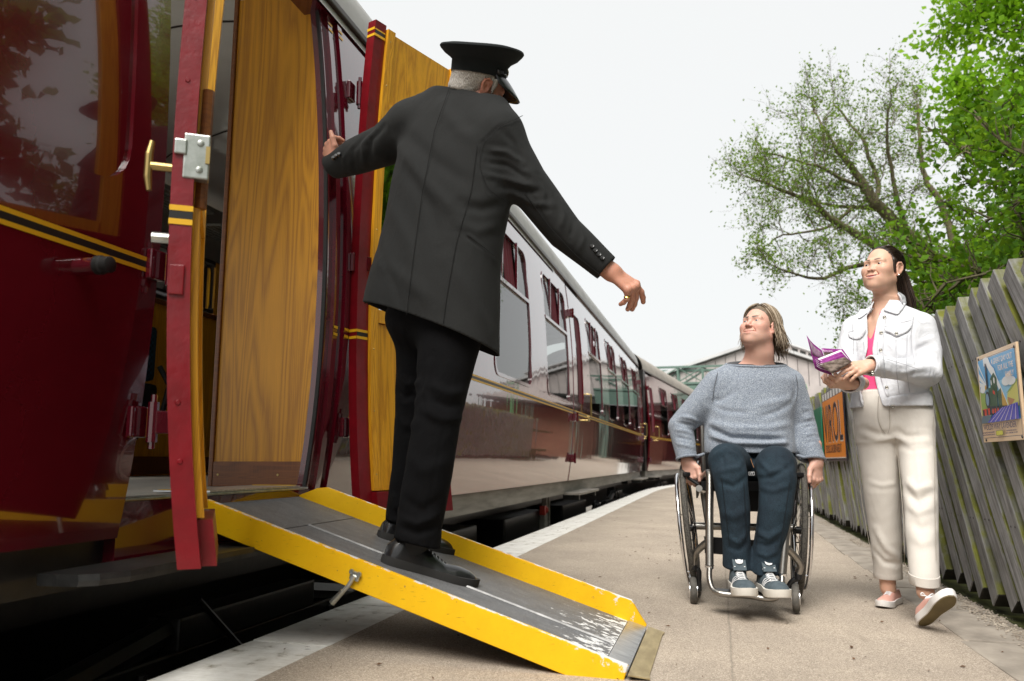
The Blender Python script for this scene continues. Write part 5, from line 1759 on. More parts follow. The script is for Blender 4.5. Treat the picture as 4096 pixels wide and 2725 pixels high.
# ---------------------------------------------------------------- head
def head_fn(c, R, s, o):
    """o: options. Head coordinates: x right, y forward, z up, eye line near z=0, head about 0.235 high at s=1."""
    c = np.array(c)
    W = o.get('w', 1.0); smile = o.get('smile', 0.0); openm = o.get('open', 0.0); jaw = o.get('jaw', 1.0); eye = o.get('eye', 1.0); nose = o.get('nose', 1.0)
    def fn(P):
        q = ((P - A(c)) @ A(R)) / s
        q = q.astype(F32)
        ax = q.copy(); ax[:, 0] = np.abs(q[:, 0]) / W           # symmetric half
        d = ellip(ax, (0, -.020, .034), (.075, .095, .084))
        d = smin(d, ellip(ax, (0, .026, -.030), (.0605, .060, .084)), .03)
        d = smin(d, chain(ax, [(.051 * jaw, -.008, -.052), (.037 * jaw, .034, -.080), (.012, .060, -.099), (0, .063, -.100)], [.021, .018, .016, .016]), .03)
        d = smin(d, ellip(ax, (.040 * jaw, .034 - .004 * (1 - o.get('fat', 1)), -.056), (.0225 - .004 * (1 - o.get('fat', 1)), .034, .034)), .025)
        d = smin(d, ellip(ax, (0, .066, -.099), (.020, .016, .014)), .018)
        d = smin(d, ellip(ax, (.040, .054, -.028 + .004 * smile), (.025 + .002 * smile, .024 + .005 * smile, .020 + .005 * smile)), .024)
        d = smin(d, cap(ax, (.040, .070, .016), (.006, .082, .013), .010, .010), .016)
        d = smin(d, ellip(ax, (0, .062, -.067), (.034, .027, .026)), .022)
        d = smax(d, -ellip(ax, (.031, .0945, -.002), (.0180, .0150, .0100)), .012)
        # nose
        nz = nose
        d = smin(d, cap(ax, (0, .078, .006), (0, .098 * nz + .001, -.028), .0068, .0095 * nz), .012)
        d = smin(d, ellip(ax, (0, .1005 * nz, -.0330), (.0105 * nz, .0090, .0085)), .008)
        d = smin(d, ellip(ax, (.0125 * nz, .0915, -.0365), (.0072, .0105, .0075)), .005)
        d = smax(d, -ellip(ax, (.0066, .0960, -.0425), (.0036, .0052, .0030)), .003)
        # lids
        lid = ellip(ax, (.031, .0685, -.0015), (.0150, .0140, .0128))
        lid = smax(lid, -ellip(ax, (.0315, .0835, -.0020), (.0128, .0120, .0040 * eye)), .0015)
        d = smin(d, lid, .004)
        # lips
        up_ = .0105 * smile
        mz = -.0665
        lipu = chain(ax, [(0, .0885, mz + .0045), (.010, .0868, mz + .0052 + up_ * .08), (.019 + .003 * smile, .081, mz + .0036 + up_ * .45), (.0245 + .006 * smile, .0735, mz + .0010 + up_)], [.0056, .0054, .0040, .0018])
        lipl = chain(ax, [(0, .0880, mz - .0070), (.010, .0862, mz - .0060 + up_ * .12), (.019 + .003 * smile, .080, mz - .0030 + up_ * .5), (.0240 + .006 * smile, .0735, mz + up_)], [.0064, .0060, .0042, .0016])
        d = smin(d, smin(lipu, lipl, .001), .005)
        if openm:
            d = smax(d, -(chain(ax, [(0, .092, mz - .0005), (.011, .090, mz + up_ * .12), (.020 + .003 * smile, .084, mz + up_ * .50), (.0255 + .006 * smile, .0775, mz + up_)], [.0046 * openm, .0044 * openm, .0030 * openm, .0010])), .0015)
        else:
            d = smax(d, -chain(ax, [(0, .0955, mz - .001), (.011, .092, mz + up_ * .10), (.020 + .003 * smile, .086, mz + up_ * .48), (.0265 + .006 * smile, .0765, mz + up_)], [.0018, .0018, .0018, .0014]), .003)
        fold = o.get('fold', .3)
        d = smax(d, -(chain(ax, [(.0185, .0865, -.040), (.029, .0785, -.052), (.034 + .003 * smile, .0700, -.068)], [.0020, .0020, .0004]) + .0034 * (1 - fold)), .010)
        # ears
        e = ellip(ax, (.0765, -.010, -.006), (.0075, .0175, .0300))
        rim = chain(ax, [(.074, .008, .004), (.081, .004, .021), (.0845, -.011, .0265), (.0855, -.025, .018), (.0840, -.028, 0), (.0810, -.020, -.018), (.0775, -.006, -.0320)], [.0035, .0042, .0046, .0046, .0044, .0046, .0068])
        e = smin(e, rim, .006)
        e = smax(e, -ellip(ax, (.0865, -.008, -.004), (.0080, .0090, .0130)), .004)
        d = smin(d, e, .006)
        # neck
        d = smin(d, cap(ax, (0, -.030, -.055), (0, -.052 + o.get('nf', 0), -o.get('nl', .20)), .052 * o.get('neck', 1), .058 * o.get('neck', 1)), .03)
        if o.get('adam'): d = smin(d, ellip(ax, (0, .012, -.150), (.010, .012, .016)), .02)
        return d * s
    def attrs(V):
        q = ((V - c) @ R) / s
        ax = q.copy(); ax[:, 0] = np.abs(q[:, 0]) / W
        ax = ax.astype(F32)
        up_ = .0105 * smile; mz = -.0665
        lu = chain(ax, [(0, .0885, mz + .0045), (.010, .0868, mz + .0052 + up_ * .08), (.019 + .003 * smile, .081, mz + .0036 + up_ * .45), (.0245 + .006 * smile, .0735, mz + .0010 + up_)], [.0062, .0060, .0046, .0022])
        ll = chain(ax, [(0, .0880, mz - .0070), (.010, .0862, mz - .0060 + up_ * .12), (.019 + .003 * smile, .080, mz - .0030 + up_ * .5), (.0240 + .006 * smile, .0735, mz + up_)], [.0070, .0066, .0048, .0020])
        lip = np.clip(.5 - np.minimum(lu, ll) / .0016, 0, 1) * (ax[:, 1] > .06)
        b = chain(ax, [(.013, .088, .0165), (.030, .084, .0225), (.048, .066, .0170)], [.0058, .0056, .0030])
        brow = o.get('brow', 1.0) * np.clip(.5 - (b + o.get('thin', 0)) / .003, 0, 1) * (ax[:, 1] > .05)
        bl = np.exp(-(np.linalg.norm(ax - A((.040, .070, -.030)), axis=1) / .024) ** 2) + np.exp(-(np.linalg.norm(ax - A((0, .104, -.034)), axis=1) / .018) ** 2) + .8 * np.exp(-((ax[:, 0] - .080) / .012) ** 2)
        st = np.clip((-.045 - ax[:, 2]) / .02, 0, 1) * np.clip((ax[:, 1] + .01) / .03, 0, 1) * np.clip((.16 + ax[:, 2]) / .03, 0, 1)
        hole = (np.exp(-(np.linalg.norm(ax - A((.0068, .0985, -.0425)), axis=1) / .0055) ** 2))
        lash = np.clip(.5 - (np.abs(ellip(ax, (.0315, .0835, -.0020), (.0128, .0120, .0040 * eye)))) / .0030, 0, 1) * np.where(ax[:, 2] > -.0015, 1, .55) * (ax[:, 1] > .065)
        return dict(lip=lip, brow=np.maximum(brow, lash), blush=bl, stubble=st, hole=hole)
    def pt(x, y, z):   # head point -> figure coordinates
        return c + R @ (np.array((x * W, y, z)) * s)
    return fn, attrs, pt

M_SKIN = {}
def skin_mat(name, base, red, lip, brow, stub, stubf):
    m, nt, b = base_mat(name, base, 0.48)
    b.inputs["Subsurface Weight"].default_value = 0.12
    b.inputs["Subsurface Radius"].default_value = (0.010, 0.004, 0.002)
    b.inputs["Subsurface Scale"].default_value = 0.6
    def at(k):
        n = nt.nodes.new("ShaderNodeAttribute"); n.attribute_name = k; return n.outputs["Fac"]
    v = coords(nt)
    f = noise(nt, v, 34, 5, 0.6)
    c = mixc(nt, math_n(nt, 'MULTIPLY', f, 0.45), base, red)
    c = mixc(nt, math_n(nt, 'MULTIPLY', at("blush"), 0.55), c, red)
    c = mixc(nt, math_n(nt, 'MULTIPLY', at("stubble"), stubf), c, stub)
    c = mixc(nt, math_n(nt, 'MULTIPLY', at("brow"), 1.0), c, brow)
    c = mixc(nt, at("lip"), c, lip)
    c = mixc(nt, math_n(nt, 'MULTIPLY', at("hole"), 0.8), c, (0.05, 0.012, 0.008))
    nt.links.new(c, b.inputs["Base Color"])
    bump(nt, b, noise(nt, v, 180, 4, 0.6), 0.18, 0.001)
    return m

def eye_obj(parent, base, p, fwd, r, iris, m_white):
    """eyeball with iris and pupil turned to fwd"""
    f = Vector(fwd).normalized()
    x = f.orthogonal().normalized(); y = f.cross(x)
    mb = MB()
    prof = [(0.0, 1.0), (.12, .993), (.20, .98), (.30, .954), (.42, .9075), (.45, .893), (.7, .714), (.95, .31), (1, 0), (.8, -.6), (.3, -.95)]
    R = [[Vector(p) + f * (h * r) + (x * math.cos(2 * PI * k / 16) + y * math.sin(2 * PI * k / 16)) * (max(q, 1e-4) * r) for k in range(16)] for q, h in prof]
    mb.rings(R)
    mb.v = [tuple(Vector(v) - Vector(base)) for v in mb.v]
    me = mb.mesh("eye")
    o = link("eye", me, [m_white, iris, M['pupil']], parent, True, world_space=False)
    for pl in me.polygons:
        cc = (sum((me.vertices[i].co for i in pl.vertices), Vector()) / len(pl.vertices)) + Vector(base) - Vector(p)
        t = cc.normalized().dot(f)
        pl.material_index = 2 if t > .945 else (1 if t > .82 else 0)
    return o
M['eye_white'] = mat("eye_white", (0.45, 0.41, 0.39), 0.15, coat=0.5)
M['pupil'] = mat("pupil_black", (0.006, 0.006, 0.006), 0.1, coat=0.6)
M['iris_grey'] = mat("grey_blue_iris", (0.07, 0.09, 0.11), 0.15, coat=0.5)
M['iris_brown'] = mat("brown_iris", (0.025, 0.012, 0.006), 0.15, coat=0.5)
M['teeth'] = mat("teeth", (0.72, 0.70, 0.64), 0.25)

# ---------------------------------------------------------------- hand
def hand_fn(wrist, f, dorsal, side, s=1.0, curl=((.5, .6, .4),) * 4, spread=(.08, .02, -.04, -.12), thumb=((.6, .55, -.25), (.85, .25, -.2), (.95, .05, -.15)), lens=None, forearm=None):
    """f: finger direction, dorsal: back-of-hand normal, side=+1 when thumb lies towards f x dorsal.
    thumb: three directions in (f, thumbside, dorsal) components."""
    f = Vector(f).normalized(); n = Vector(dorsal); n = (n - f * n.dot(f)).normalized()
    t = f.cross(n) * side
    w = Vector(wrist)
    segs = []
    offs = (.030, .010, -.011, -.030); pl = (.092, .095, .089, .080)
    fl = lens or (.074, .083, .076, .060); fr = (.0098, .0102, .0096, .0084)
    knuck = []
    for i in range(4):
        k = w + (f * pl[i] + t * offs[i] - n * (.002 if i in (1, 2) else .005)) * s
        knuck.append(k)
        segs.append(('p', w + (f * .012 + t * offs[i] * .55) * s, k, .0150 * s, .0130 * s))
        d = (f * math.cos(spread[i]) + t * math.sin(spread[i])).normalized()
        p = k
        a = 0.0
        for j, q in enumerate((.46, .30, .24)):
            a += curl[i][j]
            dd = d * math.cos(a) - n * math.sin(a)
            e = p + dd * fl[i] * q * s
            r1 = fr[i] * (1.06, 1.0, .92)[j] * s; r2 = fr[i] * (1.0, .92, .80)[j] * s
            segs.append((i, p, e, r1, r2))
            p = e
    p = w + (f * .020 + t * .022 - n * .006) * s
    for j, (L, r1, r2) in enumerate(((.046, .0155, .0130), (.034, .0122, .0112), (.028, .0112, .0088))):
        d = (f * thumb[j][0] + t * thumb[j][1] + n * thumb[j][2]).normalized()
        e = p + d * L * s
        segs.append((9, p, e, r1 * s, r2 * s))
        p = e
    def fn(P):
        palm = None
        for g in segs:
            if g[0] == 'p':
                e = cap(P, g[1], g[2], g[3], g[4])
                palm = e if palm is None else smin(palm, e, .012 * s)
        palm = smin(palm, cap(P, w + f * .01 * s, w - f * .03 * s, .024 * s, .024 * s), .02 * s)
        if forearm is not None: palm = smin(palm, cap(P, w, forearm, .025 * s, .033 * s), .02 * s)
        fin = {}
        for g in segs:
            if g[0] == 'p': continue
            e = cap(P, g[1], g[2], g[3], g[4])
            fin[g[0]] = e if g[0] not in fin else smin(fin[g[0]], e, .004 * s)
        d = palm
        for k in fin: d = np.minimum(d, smin(palm, fin[k], .010 * s)) if k != 9 else np.minimum(d, smin(palm, fin[k], .018 * s))
        # knuckle bumps
        for k in knuck: d = smin(d, np.linalg.norm(P - A(k + n * .006 * s), axis=1) - .0085 * s, .008 * s)
        return d
    pts = [g[1] for g in segs] + [g[2] for g in segs] + ([Vector(forearm)] if forearm is not None else [])
    lo = np.min([tuple(p) for p in pts], 0) - .045; hi = np.max([tuple(p) for p in pts], 0) + .045
    return fn, lo, hi, segs
# ================================================================ SHOES, CLOTH MATERIALS
def crease_height(nt, fine, scale, k=1.0, stretch=(1, 1, 1)):
    """soft weave plus sharp little creases, for bump"""
    n = noise(nt, coords(nt, stretch), scale, 3, 0.5, 0.6)
    r = math_n(nt, 'ABSOLUTE', math_n(nt, 'SUBTRACT', n, 0.5))
    return math_n(nt, 'ADD', math_n(nt, 'MULTIPLY', fine, .10), math_n(nt, 'MULTIPLY', r, -2.6 * k))
def cloth(name, col, col2=None, rough=0.9, weave=700, wstr=0.25, sheen=0.25, blot=3.0, crease=0.0, cscale=9.0, cst=(1, 1, 1)):
    m, nt, b = base_mat(name, col, rough)
    v = coords(nt)
    f = noise(nt, v, weave, 2, 0.6); g = noise(nt, v, blot, 4, 0.6)
    col2 = col2 or tuple(x * 1.35 for x in col)
    c = ramp(nt, f, [(0.32, col), (0.68, col2)])
    c = mixc(nt, 0.5, c, ramp(nt, g, [(0.3, (0.84, 0.84, 0.84)), (0.7, (1.12, 1.12, 1.12))]), 'MULTIPLY')
    nt.links.new(c, b.inputs["Base Color"])
    b.inputs["Specular IOR Level"].default_value = 0.15
    b.inputs["Sheen Weight"].default_value = sheen
    b.inputs["Sheen Roughness"].default_value = 0.5
    if crease: bump(nt, b, crease_height(nt, f, cscale, 1.0, cst), crease, 0.012)
    else: bump(nt, b, f, wstr, 0.0012)
    return m
M['jacket'] = cloth("charcoal_wool_cloth", (0.018, 0.0185, 0.0185), (0.028, 0.029, 0.029), weave=500, sheen=.02, crease=.30, cscale=5.0, cst=(1, 1, .6))
M['trousers'] = cloth("black_trouser_cloth", (0.0028, 0.0028, 0.0034), (0.0048, 0.0048, 0.0056), weave=600, sheen=.0, crease=.4, cscale=7.0, cst=(1, 1, .7))
M['shoe_black'] = mat("polished_black_leather", (0.010, 0.010, 0.011), 0.28, coat=0.5, bscale=90, bstr=0.1)
M['sole_black'] = mat("dull_black_sole", (0.022, 0.021, 0.020), 0.7)
M['shirt'] = mat("white_shirt_cloth", (0.75, 0.75, 0.76), 0.9)
M['gold'] = mat("gold_ring", (0.80, 0.55, 0.16), 0.2, 1.0)
M['button_black'] = mat("dark_horn_button", (0.03, 0.03, 0.032), 0.3, coat=.4)
SHOE_T = [0, .04, .12, .25, .40, .55, .68, .80, .90, .96, 1.0]
SHOE_W = [.010, .026, .033, .034, .032, .037, .045, .045, .037, .026, .008]
def shoe(parent, base, heel, fwd, up, L, name_label, m_up, m_sole, sneaker=False, lift=.026, k=1.0, laces=None, hopen=.092, toe_h=.042):
    f = Vector(fwd).normalized(); r = f.cross(Vector(up)).normalized(); u = r.cross(f)
    h0 = Vector(heel)
    def W(x, y, z): return h0 + f * x + r * y + u * z
    def wid(t): return float(np.interp(t, SHOE_T, SHOE_W)) * k * L / .30
    Rm_ = np.array([[r.x, u.x, f.x], [r.y, u.y, f.y], [r.z, u.z, f.z]])
    tab = []
    for t, hh in ((.012, .060), (.06, .080), (.15, hopen), (.27, hopen), (.38, .085), (.50, .070), (.62, .056), (.75, toe_h + .004), (.87, toe_h), (.95, toe_h * .82), (.992, toe_h * .45)):
        tab.append((t * L, 0, lift * .6, wid(t) * .97, (hh - lift * .6) * L / .30))
    def fn(P):
        q = ((P - A(h0)) @ A(Rm_)).astype(F32)
        d = sections(q, tab, 0.0, 2.25)
        d = smax(d, lift * .55 - q[:, 1], .004)
        op = ellip(q, (0, .105 * L / .30, .19 * L), (.027 * k, .035, .062))
        return smax(d, -op, .006)
    c = np.array(W(L / 2, 0, .05)); e = L * .5 + .05
    V, F = mesh_sdf(fn, c - e * np.array([1, 1, .8]), c + e * np.array([1, 1, .8]), .0042, 2)
    top = figure_obj("shoe", V, F, m_up, parent, base)
    if name_label: top["label"] = name_label
    mb = MB()
    tt = [0, .01, .03, .07, .13, .2, .3, .4, .5, .6, .7, .78, .85, .91, .95, .98, 1.0]
    o = [(t * L, wid(t) + .003) for t in tt]
    poly = [(x, w) for x, w in o] + [(x, -w) for x, w in reversed(o)]
    spring = lambda x: .010 * max(0, (x / L - .72) / .28) ** 2
    R = [[W(x * (1 if zz else .995), y * (1 if zz else .97), zz + spring(x)) for x, y in poly] for zz in (0, .004, lift)]
    mb.rings(R)
    if not sneaker:
        hp = [(x, y) for x, y in poly if x < .27 * L]
    mb.v = [tuple(Vector(v) - Vector(base)) for v in mb.v]
    s_ = link("sole", mb.mesh("sole"), m_sole, top, True, False, 40)
    if laces:
        for j in range(6):
            t = .40 + .042 * j
            x = t * L; zt = float(np.interp(x, [q[0] for q in tab], [q[2] + q[4] for q in tab]))
            wv = wid(t) * .50
            mb = MB()
            for sg in (1, -1):
                mb.tube([W(x - .004 * sg, -wv, zt - .009), W(x, -wv * .45, zt + .0015), W(x + .002 * sg, wv * .45, zt + .0015), W(x + .005 * sg, wv, zt - .009)], .0030 if sneaker else .0016, 5, flat=(1.4, .8))
            mb.v = [tuple(Vector(v) - Vector(base)) for v in mb.v]
            link("lace", mb.mesh("lace"), laces, top, True, False)
        if sneaker:
            x = .385 * L; zt = .093 * L / .30
            mb = MB()
            for sg in (-1, 1):
                mb.tube([W(x, 0, zt)] + [W(x + .012 * math.sin(a) - .004, sg * (.004 + .024 * math.sin(a / 2)), zt + .010 * math.sin(a)) for a in np.linspace(.3, 2.8, 8)] + [W(x + .012, sg * .012, zt - .004)], .0026, 5)
            mb.v = [tuple(Vector(v) - Vector(base)) for v in mb.v]
            link("lace", mb.mesh("lace"), laces, top, True, False)
    return top, W, wid
def sub(name, mb, m, parent, base, smooth=True, angle=40):
    mb.v = [tuple(Vector(v) - Vector(base)) for v in mb.v]
    return link(name, mb.mesh(name), m, parent, smooth, False, angle if smooth else None)
def tube_pts(c, R, pts): return [c + R @ np.array(p) for p in pts]
# ================================================================ THE GUARD  (figure axes: right, away, up as seen from the platform)
def fig_to_world(p):
    c, s = math.cos(YAW), math.sin(YAW)
    return (c * p[0] - s * p[1], s * p[0] + c * p[1], p[2])
def make_person(V, F, at, m, base, label):
    o = figure_obj("person", V, F, m, None, base, at)
    o.location = fig_to_world(base)
    o.rotation_euler = (0, 0, YAW)
    return tag(o, label, "person")
M['skin_guard'] = skin_mat("ruddy_skin", (0.56, 0.29, 0.20), (0.50, 0.16, 0.11), (0.42, 0.15, 0.11), (0.22, 0.17, 0.13), (0.30, 0.20, 0.15), .15)
gb = (-0.40, 3.02, 0.30)
g_f = (.80, .50, -.20)
gR = frame(g_f, (-.30, -.60, 1))
gc = np.array((-0.091, 2.970, 2.144)) - gR @ np.array((.080, -.010, -.006)) * 1.10 + np.array((-.014, 0, -.018)); gs = 1.10
gh, gha, gpt = head_fn(gc, gR, gs, dict(w=1.03, jaw=1.1, fold=.5, neck=.92, eye=.5, smile=.4, nl=.09))
nb = (-.195, 3.125, 2.09)
def g_head(P):
    d = gh(P)
    return smin(d, cap(P, gc + gR @ np.array((0, -.05, -.08)) * gs, nb, .056, .058), .03)
V1, F1 = mesh_sdf(g_head, gc - np.array((.19, .19, .24)), gc + np.array((.17, .17, .17)), .0028, 2)
islands = [(V1, F1, gha(V1))]
# hands
hl_fn, lo, hi, segL = hand_fn((-0.835, 3.545, 2.030), (-.30, .18, .80), (-.80, -.58, -.10), 1, 1.12, curl=((.75, .9, .5), (.85, .9, .5), (.9, .9, .5), (.9, .9, .5)), spread=(.1, .02, -.05, -.12), thumb=((.75, .65, .05), (.95, .30, .10), (1, .12, .05)), forearm=(-0.749, 3.460, 2.010))
V2, F2 = mesh_sdf(hl_fn, lo, hi, .0036, 2); islands.append((V2, F2, {}))
hr_fn, lo, hi, segR = hand_fn((.378, 3.0, 1.388), (.82, .02, -.57), (.42, -.70, .58), -1, 1.22, curl=((.50, .30, .15), (.98, .25, .15), (1.0, .30, .15), (.95, .75, .25)), spread=(.30, .05, -.08, -.45), thumb=((.55, .5, -.5), (.8, .1, -.4), (.9, 0, -.3)), forearm=(.30, 3.0, 1.452))
V3, F3 = mesh_sdf(hr_fn, lo, hi, .0034, 2); islands.append((V3, F3, {}))
def g_inner(P):
    d = sections(P, [(1.34, -.31, 3.1, .17, .11), (1.5, -.29, 3.1, .22, .14), (1.9, -.245, 3.1, .20, .11), (2.05, -.24, 3.1, .12, .08)], math.radians(-40))
    for c_ in ([(-.25, 3.0, 1.3), (-.272, 2.95, .845), (-.33, 2.93, .50)], [(-.35, 3.13, 1.3), (-.385, 3.2, .82), (-.42, 3.28, .52)]):
        d = smin(d, chain(P, c_, [.08, .06, .045]), .05)
    d = smin(d, chain(P, [(-.06, 2.97, 1.90), (.054, 2.97, 1.735), (.205, 2.99, 1.537), (.378, 3.0, 1.388)], [.05, .045, .04, .028]), .03)
    d = smin(d, chain(P, [(-.43, 3.2, 2.06), (-0.555, 3.300, 2.021), (-0.702, 3.420, 2.019), (-0.835, 3.545, 2.030)], [.05, .045, .04, .028]), .03)
    return smin(d, cap(P, nb, gc, .06, .05), .03)
V4, F4 = mesh_sdf(g_inner, (-1.0, 2.7, .25), (.5, 3.7, 2.3), .022, 1); islands.append((V4, F4, {}))
guard = make_person(*join_parts(islands), M['skin_guard'], gb, "person in charcoal railway guard uniform and peaked cap standing on the yellow ramp")
for nm, sd in (("eye", 1), ("eye", -1)):
    eye_obj(guard, gb, gpt(.031 * sd, .0685, -.0015), gR @ np.array((0, 1, -.2)), .0122 * gs, M['iris_grey'], M['eye_white'])
mb = MB()
_, ra_, rb_2, _, _ = [g for g in segR if g[0] == 3][0]
rc = ra_ + (rb_2 - ra_) * .78; rd = (rb_2 - ra_).normalized()
x_ = rd.orthogonal().normalized(); y_ = rd.cross(x_)
mb.tube([rc + (x_ * math.cos(a) + y_ * math.sin(a)) * .0103 for a in np.linspace(0, 2 * PI, 17)[:-1]], .0032, 6, loop=True, cap=False)
mb.lathe(rc + Vector((.2, -.9, .3)).normalized() * .0105, (.2, -.9, .3), [(.0062, 0), (.0055, .003)], 10)
sub("ring", mb, M['gold'], guard, gb)

# ---- jacket
shR, shL = (-.055, 2.965, 1.925), (-.435, 3.21, 2.085)
def g_jacket(P):
    d = sections(P, [(2.20, -.195, 3.10, .085, .080), (2.15, -.215, 3.10, .14, .085), (2.08, -.235, 3.10, .225, .12), (1.98, -.238, 3.10, .272, .145), (1.84, -.245, 3.1, .288, .165), (1.67, -.262, 3.1, .292, .180), (1.53, -.290, 3.1, .288, .185), (1.42, -.312, 3.1, .298, .195), (1.31, -.325, 3.1, .308, .203), (1.10, -.335, 3.1, .318, .210), (.96, -.338, 3.1, .320, .212)], math.radians(-38), 2.2)
    d = smin(d, cap(P, (-.205, 3.10, 2.09), (-.195, 3.10, 2.23), .106, .088), .05)
    d = smin(d, chain(P, [(-.135, 3.045, 2.055), (-.09, 3.0, 2.0), shR], [.070, .082, .090]), .07)
    d = smin(d, chain(P, [(-.27, 3.12, 2.135), (-.36, 3.17, 2.115), shL], [.075, .080, .088]), .07)
    d = smin(d, chain(P, [shR, (.054, 2.97, 1.735), (.205, 2.99, 1.540), (.372, 3.0, 1.394), (.44, 3.0, 1.335)], [.094, .083, .070, .0535, .051]), .035)
    d = smin(d, chain(P, [shL, (-0.546, 3.300, 2.026), (-0.702, 3.420, 2.019), (-0.827, 3.530, 2.012), (-0.901, 3.600, 2.017)], [.090, .090, .080, .058, .058]), .035)
    return d
V, F = mesh_sdf(g_jacket, (-1.06, 2.78, .95), (.52, 3.78, 2.26), .0068, 2)
fold = []
def st(pts, w, a): fold.append((pts, w, a * (1.7 if w > .0075 else 1.7)))
# seams and tension folds of the back
st([(-0.249, 2.930, 2.109), (-0.300, 2.920, 1.926), (-0.341, 2.910, 1.677), (-0.374, 2.920, 1.408), (-0.397, 2.940, 1.196)], .005, -.0030)
st([(-0.133, 2.950, 1.885), (-0.156, 2.930, 1.684), (-0.211, 2.920, 1.476), (-0.249, 2.920, 1.241), (-0.265, 2.930, 1.112)], .005, -.0028)
st([(0.045, 2.960, 2.011), (-0.048, 2.920, 1.943), (-0.111, 2.900, 1.873), (-0.127, 2.900, 1.777), (-0.089, 2.920, 1.681), (-0.014, 2.960, 1.642)], .006, -.0045)
st([(-0.171, 2.930, 1.504), (-0.113, 2.930, 1.461), (-0.044, 2.960, 1.415)], .006, -.0055)
st([(-0.166, 2.930, 1.516), (-0.110, 2.930, 1.475), (-0.044, 2.960, 1.429)], .006, .003)
for p, w, a in (
    ([(-0.502, 3.200, 1.989), (-0.345, 3.050, 1.762), (-0.200, 2.980, 1.597)], .030, .008), ([(-0.476, 3.200, 2.047), (-0.306, 3.000, 1.834), (-0.147, 2.930, 1.702)], .030, -.006),
    ([(-0.523, 3.200, 1.722), (-0.402, 3.000, 1.498), (-0.359, 2.950, 1.264)], .035, .007), ([(-0.289, 2.970, 2.056), (-0.200, 2.940, 1.934), (-0.123, 2.920, 1.873)], .03, .006),
    ([(-0.198, 2.950, 1.639), (-0.114, 2.930, 1.615), (-0.031, 2.950, 1.639)], .022, -.008), ([(-0.213, 2.940, 1.567), (-0.130, 2.940, 1.532), (-0.048, 2.960, 1.556)], .022, .006),
    ([(-0.562, 3.250, 1.493), (-0.419, 3.020, 1.364), (-0.292, 2.940, 1.245)], .03, .006), ([(-0.227, 2.930, 1.411), (-0.145, 2.940, 1.262), (-0.080, 2.990, 1.154)], .03, .006),
    ([(-0.582, 3.250, 1.568), (-0.482, 3.100, 1.383), (-0.431, 3.000, 1.240)], .02, -.005), ([(-0.433, 3.050, 1.817), (-0.316, 2.960, 1.625), (-0.279, 2.940, 1.481)], .03, -.006)):
    st(p, w, a)
# right sleeve: drag folds under the shoulder and round the elbow
for p, w, a in (
    ([(-0.089, 2.910, 1.842), (-0.022, 2.900, 1.829), (0.044, 2.920, 1.794)], .012, .007), ([(-0.097, 2.910, 1.795), (-0.022, 2.900, 1.777), (0.061, 2.930, 1.736)], .012, -.007),
    ([(-0.106, 2.920, 1.750), (-0.022, 2.900, 1.722), (0.077, 2.930, 1.702)], .013, .007), ([(-0.047, 2.920, 1.698), (0.036, 2.910, 1.677), (0.111, 2.940, 1.688)], .012, -.006),
    ([(-0.006, 2.940, 1.679), (0.085, 2.920, 1.629), (0.161, 2.950, 1.639)], .014, .006), ([(0.060, 2.910, 1.695), (0.138, 2.920, 1.544), (0.250, 2.940, 1.430), (0.340, 2.950, 1.355)], .005, -.003),
    ([(0.103, 2.940, 1.758), (0.139, 2.920, 1.681), (0.138, 2.920, 1.612)], .012, -.006), ([(0.187, 2.960, 1.677), (0.201, 2.930, 1.598), (0.184, 2.930, 1.529)], .012, .006),
    ([(0.221, 2.960, 1.642), (0.238, 2.930, 1.564), (0.221, 2.940, 1.498)], .011, -.005), ([(0.263, 2.970, 1.576), (0.276, 2.940, 1.507), (0.254, 2.950, 1.450)], .011, .005),
    ([(-0.031, 2.910, 1.921), (0.011, 2.900, 1.864), (0.044, 2.930, 1.789)], .014, -.006)):
    st(p, w, a)
for p, w, a in (
    ([(-0.550, 3.200, 2.066), (-0.622, 3.300, 2.050), (-0.624, 3.320, 1.969)], .016, -.010), ([(-0.592, 3.250, 2.069), (-0.662, 3.330, 2.043), (-0.659, 3.360, 1.944)], .016, .009),
    ([(-0.661, 3.350, 2.092), (-0.717, 3.380, 2.033), (-0.709, 3.420, 1.937)], .015, -.006), ([(-0.719, 3.400, 2.072), (-0.770, 3.420, 2.008), (-0.771, 3.480, 1.949)], .013, .004)):
    st(p, w, a)
V = strokes(V, F, fold)
V = V + normals(V, F) * (vnoise(V, 16, 3)[:, None] * .0016)
def cut_all(V):
    hem = 1.292 - .418 * (V[:, 0] + .60) - .10 * np.clip(-(V[:, 1] - 3.1), -1, .0) - V[:, 2]
    n = np.zeros_like(V); n[:, 2] = -1
    d = np.where((V[:, 2] < 1.45) & (V[:, 0] < .02), hem, -1)
    ca, cb = np.array((.3635, 3.0, 1.3985)), np.array((.755, 0, -.655))
    dr = (V - ca) @ cb; m = (V[:, 0] > .2); d = np.where(m, dr, d); n[m] = cb
    la, lb = np.array((-0.834, 3.535, 2.009)), np.array((-.62, .55, -.35)); lb = lb / np.linalg.norm(lb)
    dl = (V - la) @ lb; m = (V[:, 0] < -.68); d = np.where(m, dl, d); n[m] = lb
    na = np.array((-0.166, 3.030, 2.095)); nv = np.array((.46, .06, .88)); nv /= np.linalg.norm(nv)
    dn = (V - na) @ nv; m = (V[:, 2] > 2.08) & (np.abs(V[:, 0] + .19) < .16); d = np.where(m, dn, d); n[m] = nv
    return d, n
V, F, _ = clip_mesh(V, F, cut_all)
jk = figure_obj("jacket", V, F, M['jacket'], guard, gb, thick=.005)
